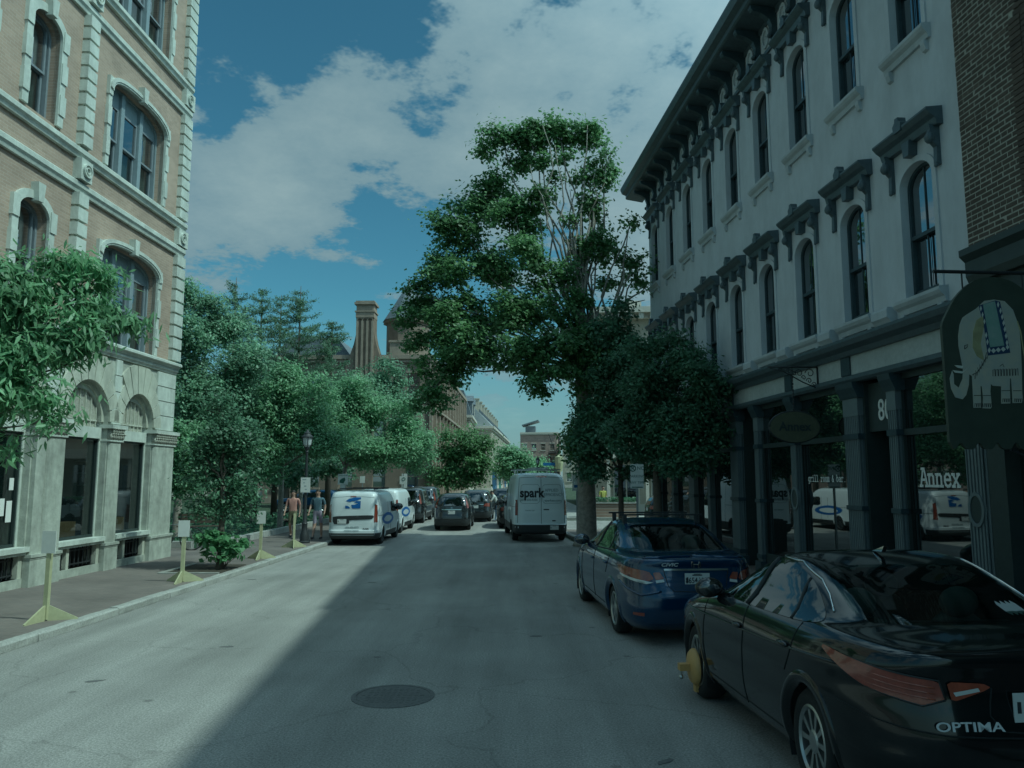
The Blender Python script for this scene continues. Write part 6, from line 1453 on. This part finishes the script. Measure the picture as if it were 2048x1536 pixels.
        for sg in (1, -1): m.tube([(-h + .5, sg * (w - .28), H + .05), (.8, sg * (w - .28), H + .05)], .018, 6)
        m.build('roof_rack', 'black_plastic', C.o)
    if not big:
        for sg in (1, -1):
            e = C.drape('side_graphic', smooth_loop([(-h + .5, .95), (-h + 1.6, 1.1), (.3, .95), (.5, .75), (-.4, .62), (-h + .9, .7)], .25, 2), 'side', 'logo_blue', .006, .12, None, sg); C.drape('side_graphic', smooth_loop([(-h + .9, .88), (-h + 1.6, .98), (.0, .90), (.1, .80), (-.5, .72), (-h + 1.1, .77)], .25, 2), 'side', paint, .009, .12, e, sg)
    return C
van('small_van', 'white delivery van with blue square logo parked nearest on the left', (-5.36, 28.85), yaw_of(.0265), 4.7, 1.80, 1.84, 'paint_white', 'logo')
van('small_van', 'second white van parked ahead of the blue-logo van', (-5.42, 34.1), yaw_of(.0265), 4.7, 1.78, 1.84, 'paint_white', 'blank')
van('tall_van', 'tall white van lettered spark parked on the right', (1.05 - .22, 30.8), yaw_of(-.08), 5.7, 2.03, 2.47, 'paint_white2', 'spark')

def suv(name, label, cat, loc, yaw, paint, H=1.62, L_=4.5, W_=1.82, pickup=False, lights='high', group='cars along the street'):
    h, w = L_ / 2, W_ / 2; b = 1.02 if H > 1.55 else .95
    rows = [(.22, -h + .1, h - .1, w - .09, 6), (.32, -h + .02, h, w - .03, 6), (.55, -h, h, w, 6), (.78, -h + .05, h - .1, w, 6), (.92, -h + .06, h - .55, w - .01, 6), (b, -h + .07, h - 1.0, w - .02, 6), (b + .06, -h + .08, h - 1.15, w - .04, 6), (b + .2, -h + .14, h - 1.4, w - .08, 5.5), (H - .17, -h + .26, h - 1.75, w - .16, 5), (H - .06, -h + .40, h - 2.0, w - .24, 4.5), (H - .01, -h + .6, h - 2.2, w - .38, 4), (H, -h + .9, h - 2.5, w - .55, 3)]
    C = Car(name, label, cat, loc, yaw, rows, paint, (-h + .92, h - .92), .34, .5, group=group); C.hx = (-9, 9); C.body(10, 56)
    C.drape('rear_window', smooth_loop([(w - .20, b + .06), (w - .30, H - .16), (-w + .30, H - .16), (-w + .20, b + .06)], .15, 1), 'rear', 'car_glass', .006, .1)
    C.both('side_window', smooth_loop([(h - 1.25, b + .02), (h - 1.8, H - .16), (-h + .75, H - .17), (-h + .45, b + .08)], .15, 1), 'car_glass', .006, .1); C.drape('windscreen', smooth_loop([(w - .16, b + .06), (w - .28, H - .14), (-w + .28, H - .14), (-w + .16, b + .06)], .15, 1), 'front', 'car_glass', .006, .1)
    C.strip('window_pillar', [(-.1, b + .02), (-.12, H - .15)], 'side', paint, .03, .004); C.wheel_set('six', .22); C.mirror(h - 1.35, b + .06, paint)
    z0, z1 = (.98, 1.48) if lights == 'high' else (.80, .98)
    z1 = min(z1, H - .2)
    for sg in (1, -1):
        lp = [(w - .16, z0), (w - .02, z0), (w - .07, z0 + (z1 - z0) * .5), (w - .19, z1), (w - .23, z1)] if lights == 'high' else [(w - .42, z0 + .03), (w - .04, z0), (w - .04, z1), (w - .30, z1)]
        C.drape('tail_light', lp, 'arc', 'tail_red', .012, .07, None, sg)
    C.drape('chrome_bar', [(-.42, .90), (.42, .90), (.42, .935), (-.42, .935)], 'rear', 'chrome' if not pickup else paint, .012, .08); C.plate(.0, .80, .08, None)
    C.badge('emblem', 'H' if lights == 'high' else 'O', .09, 'chrome', 0, .985, off=.008)
    C.strip('tailgate_seam', [(0, .50), (w - .2, .52), (w - .17, .9), (w - .2, b)], 'rear', 'dark_void', .006, .0)
    return C
suv('suv', 'dark hatch-backed car driving away in the middle of the street', 'car', (-2.62, 36.0), yaw_of(.0), 'paint_char', 1.60, 4.5, 1.66)
suv('suv', 'dark car standing in the road with a man leaning at its window', 'car', (-1.85, 42.6), yaw_of(.02), 'paint_char', 1.64, 4.6, 1.66, lights='low')
suv('suv', 'black sport utility parked ahead of the white vans on the left', 'car', (-5.35, 41.4), yaw_of(.02), 'paint_char', 1.78, 4.9, 1.9)
suv('suv', 'grey car last in the left parked line beyond the black one', 'car', (-5.2, 47.2), yaw_of(.02), 'paint_grey', 1.78, 4.7, 1.85)
suv('suv', 'dark car parked just beyond the tall white van', 'car', (.18, 37.2), yaw_of(-.05), 'paint_char', 1.50, 4.5, 1.78, lights='low')
suv('hatchback', 'black hatchback parked in the side street behind the dark trees', 'car', (8.6, 37.6), 0.05, 'paint_black', 1.50, 4.3, 1.78, lights='low')
suv('hatchback', 'grey car farther down the street behind the leaning man', 'car', (-.6, 58), yaw_of(.02), 'paint_grey', 1.5, 4.4, 1.78, lights='low')
suv('hatchback', 'blue car glimpsed through the park trunks on the far side', 'car', (-13.6, 52), PI, 'paint_blue', 1.5, 4.4, 1.78, lights='low')

# ------------------------------------------------------------------ street furniture
mat('stand_yellow', (.42, .42, .25), .6, .12, 12); mat('lamp_glass', (.50, .53, .52), .35, spec=.6); mat('sign_white', (.60, .61, .57), .5, .05, 10); mat('sign_green_ink', (.03, .10, .07), .6); mat('galv', (.30, .31, .30), .5, metal=.6)
mat('bench_wood', (.07, .055, .04), .7); mat('sign_blue', (.03, .12, .30), .5)
def stand(label, x, y, h, turn, plaque=True):
    T = thing('sign_stand', label, 'sign stand', (x, y, KH - .012), turn, 'yellow stands along the left pavement')
    m = MB(); m.box(-.035, .035, -.03, .03, .02, h); m.build('post', 'stand_yellow', T)
    for k in range(3):
        a = k * 2 * PI / 3 + .5; c, s = math.cos(a), math.sin(a); m = MB()
        pr = [(.03, 0), (.44, 0), (.44, .02), (.05, .23), (.03, .23)]
        m.prism(pr, lambda p, t: (p[0] * c - t * s, p[0] * s + t * c, p[1]), -.014, .014); m.build('foot', 'stand_yellow', T)
    if plaque:
        m = MB(); m.box(-.115, .115, -.045, -.031, h - .06, h + .28); m.build('plaque', 'sign_white', T)
stand('nearest yellow three-footed stand with white plaque', -7.16, 12.16, 1.08, -.1)
stand('second yellow stand with white plaque, left of the young tree', -6.94, 16.57, 1.0, .1)
stand('third yellow stand with white plaque, right of the young tree', -6.8, 21.2, 1.0, .1)
stand('farthest yellow stand, without a plaque, beside the lamp post', -6.85, 24.6, 1.05, .3, False)

def lamp(label, x, y, h, group=None, sign=False):
    T = thing('street_lamp', label, 'street lamp', (x, y, KH - .012), 0, group)
    m = MB(); m.lathe([(.19, 0), (.19, .05), (.15, .08), (.14, .30), (.10, .40), (.085, .60), (.10, .64), (.07, .70), (.055, 1.2), (.042, h - .72), (.06, h - .70), (.045, h - .66), (.085, h - .60), (.09, h - .54)], seg=16); m.build('post', 'iron', T, True, 40)
    m = MB(); m.lathe([(.07, h - .54), (.13, h - .46), (.165, h - .24), (.16, h - .22)], seg=8); m.build('lantern', 'lamp_glass', T)
    m = MB(); m.lathe([(.20, h - .22), (.20, h - .19), (.15, h - .14), (.12, h - .10), (.12, h - .06), (.06, h - .02), (.02, h + .06)], seg=16)
    for k in range(4): a = k * PI / 2 + .4; m.tube([(.075 * math.cos(a), .075 * math.sin(a), h - .55), (.135 * math.cos(a), .135 * math.sin(a), h - .46), (.17 * math.cos(a), .17 * math.sin(a), h - .22)], .012, 5)
    m.build('lantern_cap', 'iron', T, True, 40)
    return T
T = lamp('black street lamp with white sign on the left pavement', -6.98, 26.3, 3.75)
sgn = thing('street_sign', 'white notice strapped to the lamp post on the left', 'sign', (-6.98, 26.3, 0), .05)
m = MB(); m.box(-.16, .16, -.075, -.065, 1.80, 2.30); m.build('sign_plate', 'sign_white', sgn); m = MB()
for k, w in enumerate((.2, .08, .12, .1)): m.box(-.1 + .03 * k, -.1 + .03 * k + w * .6, -.079, -.075, 2.22 - k * .11, 2.25 - k * .11)
m.build('sign_print', 'logo_grey', sgn)
lamp('far street lamp beyond the tall white van', 3.2 - 1.0, 66, 3.9)

def post_sign(name, label, x, y, post_h, w, h, zc, kind, rz=0.0, m='sign_white'):
    T = thing(name, label, 'sign', (x, y, .11), rz)
    q = MB(); q.box(-.025, .025, -.02, .02, 0, post_h); q.build('post', 'galv', T)
    q = MB(); q.box(-w / 2, w / 2, -.034, -.024, zc - h / 2, zc + h / 2); p = q.build('sign_plate', m, T)
    if kind == 'car':
        text('sign_text', 'CARSHARE', .085, 'sign_green_ink', p, frame_mtx((0, -.035, zc + h * .36), (1, 0, 0), (0, 0, 1)), .001)
        q = MB(); q.prism([(-w * .34, -.10), (w * .05, -.14), (w * .26, .0), (w * .18, .10), (-w * .08, .06), (-w * .3, -.0)], lambda t, o: (t[0], o, zc - .03 + t[1]), -.038, -.034); q.build('sign_symbol', 'sign_green_ink', p)
        q = MB(); q.box(-w * .25, w * .25, -.034, -.024, zc - h / 2 - .22, zc - h / 2 - .02); q.build('sub_plate', m, T)
    elif kind == 'nopark':
        q = MB(); n = 20; ring = [(math.cos(2 * PI * i / n), math.sin(2 * PI * i / n)) for i in range(n + 1)]
        q.tube([(-.11 + .075 * a, -.037, zc + h * .33 + .075 * b) for a, b in ring], .012, 5); q.tube([(-.16, -.037, zc + h * .33 + .05), (-.06, -.037, zc + h * .33 - .05)], .01, 5); q.build('sign_symbol', 'sign_green_ink', p)
        text('sign_text', 'P', .16, 'sign_green_ink', p, frame_mtx((-.11, -.036, zc + h * .33), (1, 0, 0), (0, 0, 1)), .001); text('sign_text', 'NO', .13, 'sign_green_ink', p, frame_mtx((.10, -.036, zc + h * .33), (1, 0, 0), (0, 0, 1)), .001)
        text('sign_text', 'PARKING', .10, 'sign_green_ink', p, frame_mtx((0, -.036, zc), (1, 0, 0), (0, 0, 1)), .001); text('sign_text', 'ANY TIME', .09, 'sign_green_ink', p, frame_mtx((0, -.036, zc - .16), (1, 0, 0), (0, 0, 1)), .001); q = MB(); q.box(-.14, .14, -.038, -.034, zc - .29, zc - .265); q.build('sign_rule', 'sign_green_ink', p)
    elif kind == 'round':
        q = MB(); n = 16; q.tube([(.03 + .08 * math.cos(2 * PI * i / n), -.037, zc + .06 + .08 * math.sin(2 * PI * i / n)) for i in range(n + 1)], .014, 5); q.build('sign_symbol', 'sign_green_ink', p)
    elif kind == 'arrow':
        q = MB(); q.box(-.10, .10, -.038, -.034, zc - .19, zc - .09); q.build('sign_symbol', 'sign_blue', p); text('sign_text', 'P', .18, 'sign_green_ink', p, frame_mtx((0, -.036, zc + .12), (1, 0, 0), (0, 0, 1)), .001)
    return T
post_sign('street_sign', 'white car-share sign with a dark car symbol behind the nearest white van', -6.75, 31.0, 2.35, .40, .42, 2.12, 'car')
post_sign('street_sign', 'small plain white sign hanging near the second white van', -6.55, 34.0, 2.2, .22, .30, 2.10, 'plain')
post_sign('street_sign', 'white sign with round symbol above the black parked car', -5.75, 41.0, 2.4, .36, .42, 2.05, 'round')
post_sign('street_sign', 'no-parking sign on a dark post in front of the dark trees', 3.22, 20.0, 2.55, .34, .62, 2.22, 'nopark')
post_sign('street_sign', 'white and blue parking sign right of the spark van', 2.45, 29.4, 2.6, .34, .62, 2.0, 'arrow')
post_sign('street_sign', 'tall white arrow board rising over the black parked car', -5.9, 42.6, 2.2, .30, 1.0, 1.9, 'plain')

# tall traffic-light style lamp and blue name sign in the distance
T = thing('traffic_post', 'far tall lamp post with pale shade and blue street-name sign', 'lamp post', (5.6, 92, .1))
m = MB(); m.tube([(0, 0, 0), (0, 0, 7.0)], .09, 8); m.build('post', 'iron', T); m = MB(); m.lathe([(.35, 2.9), (.5, 3.9), (.48, 4.6), (.1, 4.9)], seg=10); m.build('shade', 'stand_yellow', T); m = MB(); m.box(-1.9, -.2, -.03, .03, 3.6, 3.95); m.build('name_plate', 'sign_blue', T)

# cigarette bin / waste bin on the right pavement
T = thing('waste_bin', 'dark square waste bin on the right pavement behind the blue sedan', 'waste bin', (3.55, 24.2 - 1.5, .12), .1); m = MB(); m.box(-.26, .26, -.26, .26, .04, .86); m.build('body', 'black_plastic', T); m = MB(); m.box(-.29, .29, -.29, .29, .86, .93); m.box(-.2, .2, -.2, .2, .93, .97); m.build('lid', 'iron', T)

# benches in the park
def bench(label, x, y, rz):
    T = thing('park_bench', label, 'bench', (x, y, 0), rz, 'benches in the park')
    for k in range(4): m = MB(); m.box(-.8, .8, -.22 + k * .12, -.12 + k * .12, .43, .46); m.build('seat_slat', 'bench_wood', T)
    for k in range(3): m = MB(); m.box(-.8, .8, .27, .30, .55 + k * .13, .65 + k * .13); m.build('back_slat', 'bench_wood', T)
    for sg in (-1, 1): m = MB(); m.box(sg * .7 - .03, sg * .7 + .03, -.22, -.16, 0, .43); m.box(sg * .7 - .03, sg * .7 + .03, .24, .27, 0, .95); m.box(sg * .7 - .03, sg * .7 + .03, -.16, .24, .38, .43); m.build('leg', 'iron', T)
bench('park bench left of the young tree', -12.0, 30, .3); bench('park bench right of the young tree under the birches', -9.9, 34.5, -1.2)

# bicycle leaning by the corner building
def bicycle():
    T = thing('bicycle', 'bicycle leaning beside the far corner of the left building', 'bicycle', (-10.2, 23.6, .118), .18)
    for x in (-.52, .52):
        m = MB(); n = 28; m.tube([(x + .335 * math.cos(2 * PI * i / n), 0, .34 + .335 * math.sin(2 * PI * i / n)) for i in range(n + 1)], .02, 6); w = m.build('wheel', 'tyre', T, True); m = MB()
        for k in range(9): a = k * PI / 9; m.tube([(x + .32 * math.cos(a), 0, .34 + .32 * math.sin(a)), (x - .32 * math.cos(a), 0, .34 - .32 * math.sin(a))], .003, 4)
        m.build('spokes', 'alloy', w)
    m = MB()
    for a, b in (((-.52, .34), (-.10, .30)), ((-.10, .30), (.36, .78)), ((-.22, .80), (-.10, .30)), ((-.20, .74), (.38, .80)), ((-.52, .34), (-.20, .74)), ((.40, .86), (.52, .34))): m.tube([(a[0], 0, a[1]), (b[0], 0, b[1])], .018, 6)
    m.build('frame', 'galv', T, True); m = MB(); m.ball((-.24, 0, .86), (.14, .07, .035), 10, 6); m.build('saddle', 'black_plastic', T, True); m = MB(); m.tube([(.40, 0, .86), (.39, 0, 1.0), (.44, -.26, 1.02), (.36, -.28, 1.0)], .014, 6); m.tube([(.39, 0, 1.0), (.44, .26, 1.02), (.36, .28, 1.0)], .014, 6); m.build('handlebar', 'iron', T, True)
    m = MB(); m.lathe([(.08, -.012), (.08, .012)], (-.10, 0, .30), 16, 'y'); m.build('crank', 'iron', T)
bicycle()

# ------------------------------------------------------------------ people
mat('skin', (.36, .23, .17), .6); mat('shirt_pink', (.42, .23, .19), .9, .1, 20); mat('shirt_blue', (.09, .14, .17), .9, .1, 20); mat('shorts_khaki', (.16, .15, .09), .9, .4, 30); mat('shorts_lilac', (.33, .29, .36), .9); mat('shirt_white', (.50, .52, .48), .9); mat('jeans', (.13, .19, .28), .9, .15, 20); mat('hair_dark', (.02, .016, .012), .7); mat('shoe', (.08, .08, .08), .8); mat('vest_yellow', (.34, .34, .07), .8); mat('trouser_dark', (.03, .03, .035), .9)
def person(label, loc, rz, H, J, bands, hair=True, group=None):
    """J: joints (unit height 1.75 m); bands: [(lo, hi, material)] applied to body, arms handled by distance"""
    T = thing('person', label, 'person', loc, rz, group); s = H / 1.75
    j = {k: Vector(v) * s for k, v in J.items()}
    chain = [('pelvis', 'waist'), ('waist', 'chest'), ('chest', 'neck'), ('neck', 'head'), ('head', 'crown')]
    for q in 'lr': chain += [('pelvis', 'hip' + q), ('hip' + q, 'knee' + q), ('knee' + q, 'ankle' + q), ('ankle' + q, 'toe' + q), ('chest', 'sh' + q), ('sh' + q, 'el' + q), ('el' + q, 'wr' + q), ('wr' + q, 'hand' + q)]
    rad = dict(pelvis=(.15, .115), waist=(.14, .10), chest=(.155, .11), neck=(.055, .055), head=(.088, .102), crown=(.06, .07), hip=(.088, .088), knee=(.058, .058), ankle=(.038, .038), toe=(.035, .028), sh=(.06, .06), el=(.042, .042), wr=(.028, .028), hand=(.036, .02))
    names = list(j); me = bpy.data.meshes.new('body'); me.from_pydata([j[n] for n in names], [(names.index(a), names.index(b)) for a, b in chain], [])
    o = bpy.data.objects.new('body', me); COL.objects.link(o); sk = o.modifiers.new('skin', 'SKIN'); sk.use_smooth_shade = True
    for n, d in zip(names, me.skin_vertices[0].data):
        r = rad.get(n) or rad[n[:-1]]; d.radius = (r[0] * s, r[1] * s); d.use_root = n == 'pelvis'
    sb = o.modifiers.new('sub', 'SUBSURF'); sb.levels = sb.render_levels = 2
    dg = bpy.context.evaluated_depsgraph_get(); m2 = bpy.data.meshes.new_from_object(o.evaluated_get(dg)); bpy.data.objects.remove(o)
    ms = ['skin'] + [b[2] for b in bands]; m2.materials.clear()
    for n in ms: m2.materials.append(MATS[n])
    arms = [(j['el' + q], j['wr' + q], j['hand' + q]) for q in 'lr']
    for p in m2.polygons:
        c = p.center; z = c.z / s; idx = 0
        fore = any(min((c - a).length, (c - b).length, (c - h).length, (c - (a + b) / 2).length) < .085 * s for a, b, h in arms)
        legz = z
        if not fore:
            for k, (lo, hi, n) in enumerate(bands):
                if lo <= z < hi: idx = k + 1
        p.material_index = idx; p.use_smooth = True
    b = link('body', m2, T)
    h = j['head']; d = (j['crown'] - j['head']).normalized()
    if hair:
        m = MB(); m.ball(tuple(h + d * .045 * s + Vector((0, .018 * s, 0))), (.083 * s, .095 * s, .085 * s), 12, 8); m.build('hair', 'hair_dark', T, True)
    m = MB(); m.ball(tuple(h + Vector((0, -.092, -.01)) * s), (.014 * s, .02 * s, .022 * s), 8, 5)
    for sg in (-1, 1): m.ball(tuple(h + Vector((sg * .085, 0, -.005)) * s), (.012 * s, .022 * s, .03 * s), 8, 5)
    m.build('nose_and_ears', 'skin', T, True); m = MB()
    for sg in (-1, 1): m.ball(tuple(h + Vector((sg * .03, -.082, .018)) * s), .010 * s, 6, 4)
    m.box(h.x - .022 * s, h.x + .022 * s, h.y - .09 * s, h.y - .08 * s, h.z - .052 * s, h.z - .046 * s); m.build('eyes_and_mouth', 'ink', T)
    m = MB()
    for q in 'lr':
        hd = j['hand' + q]; dr = (hd - j['wr' + q]).normalized()
        for k in range(4): a = hd + Vector(((k - 1.5) * .011, (k - 1.5) * .012, 0)) * s; m.tube([a, a + dr * (.05 - abs(k - 1.3) * .006) * s, a + dr * .075 * s + Vector((0, -.02, 0)) * s], [.008 * s, .008 * s, .006 * s], 5)
        a = j['wr' + q] + dr * .03 * s; m.tube([a, a + (dr * .03 + Vector((0, -.035, 0))) * s, a + (dr * .06 + Vector((0, -.045, 0))) * s], [.010 * s, .009 * s, .007 * s], 5)
    m.build('fingers', 'skin', T, True)
    m = MB()
    for q in 'lr': a = j['ankle' + q]; t = j['toe' + q]; mid = (a + t) / 2; m.ball((mid.x, mid.y, mid.z - .025 * s), (.05 * s, .135 * s, .045 * s), 10, 6)
    m.build('shoes', 'shoe', T, True)
    return T
def walk(step=.22, bag=False):       # facing -y
    return dict(pelvis=(0, 0, .95), waist=(0, 0, 1.08), chest=(0, -.01, 1.32), neck=(0, -.01, 1.50), head=(0, -.03, 1.63), crown=(0, -.02, 1.72), hipl=(.09, 0, .90), kneel=(.095, -step * .75, .50), anklel=(.095, -step, .09), toel=(.10, -step - .16, .045), hipr=(-.09, 0, .90), kneer=(-.095, step * .1, .48), ankler=(-.095, step * 1.0, .14), toer=(-.10, step * .95 - .12, .045),
                shl=(.19, 0, 1.43), ell=(.25, .06, 1.15), wrl=(.26, -.06, .93), handl=(.26, -.10, .85), shr=(-.19, 0, 1.43), elr=(-.25, -.02, 1.15), wrr=(-.26, -.16, .97), handr=(-.26, -.21, .90))
person('person in pink shirt and patterned shorts walking towards us, left of the lamp post', (-7.95, 28.3, KH - .012), .05, 1.72, walk(.20), [(.55, 1.0, 'shorts_khaki'), (1.0, 1.47, 'shirt_pink')], True, 'people on the left pavement')
person('person in blue shirt and lilac shorts walking beside the parked white van', (-6.95, 27.9, KH - .012), -.05, 1.76, walk(-.20), [(.56, 1.0, 'shorts_lilac'), (1.0, 1.47, 'shirt_blue')], True, 'people on the left pavement')
lean = walk(.12); 
for k in ('waist', 'chest', 'neck', 'head', 'crown', 'shl', 'shr', 'ell', 'elr', 'wrl', 'wrr', 'handl', 'handr'):
    v = Vector(lean[k]); dz = v.z - .95; lean[k] = (v.x, v.y - dz * .42, v.z - dz * .10)
lean.update(ell=(.24, -.42, 1.08), wrl=(.20, -.62, 1.12), handl=(.19, -.70, 1.13), elr=(-.24, -.42, 1.08), wrr=(-.20, -.62, 1.12), handr=(-.19, -.70, 1.13))
person('person in pale shirt and jeans leaning on the standing dark car', (-.78, 41.2, 0), -1.35, 1.68, lean, [(.08, 1.0, 'jeans'), (1.0, 1.47, 'shirt_white')])
person('worker in yellow vest across the side street', (5.2, 44.5, .11), .4, 1.72, walk(.1), [(.08, 1.0, 'trouser_dark'), (1.0, 1.47, 'vest_yellow')])
person('dark-clothed person near the arcade across the side street', (4.3, 43.8, .11), .2, 1.7, walk(.15), [(.08, 1.0, 'trouser_dark'), (1.0, 1.47, 'trouser_dark')])

T = thing('planter', 'low brick planter in front of the arcade across the side street', 'planter', (5.4, 43.6, .11), -.05)
m = MB(); m.box(-1.6, 1.6, -.3, .3, 0, .75); m.build('brick_box', 'far_brick', T); m = MB(); m.box(-1.66, 1.66, -.36, .36, .75, .83); m.build('coping', 'concrete', T)
P = np.stack([RNG.uniform(-1.5, 1.5, 700), RNG.uniform(-.3, .3, 700), RNG.uniform(.83, 1.1, 700)], 1); q = link('planting', leaf_mesh('planting', P, np.tile(np.array([[0, 0, 1.0]]), (700, 1)), .14, 'leaf_dark', .6, .6, 0, 4), T); q['kind'] = 'stuff'
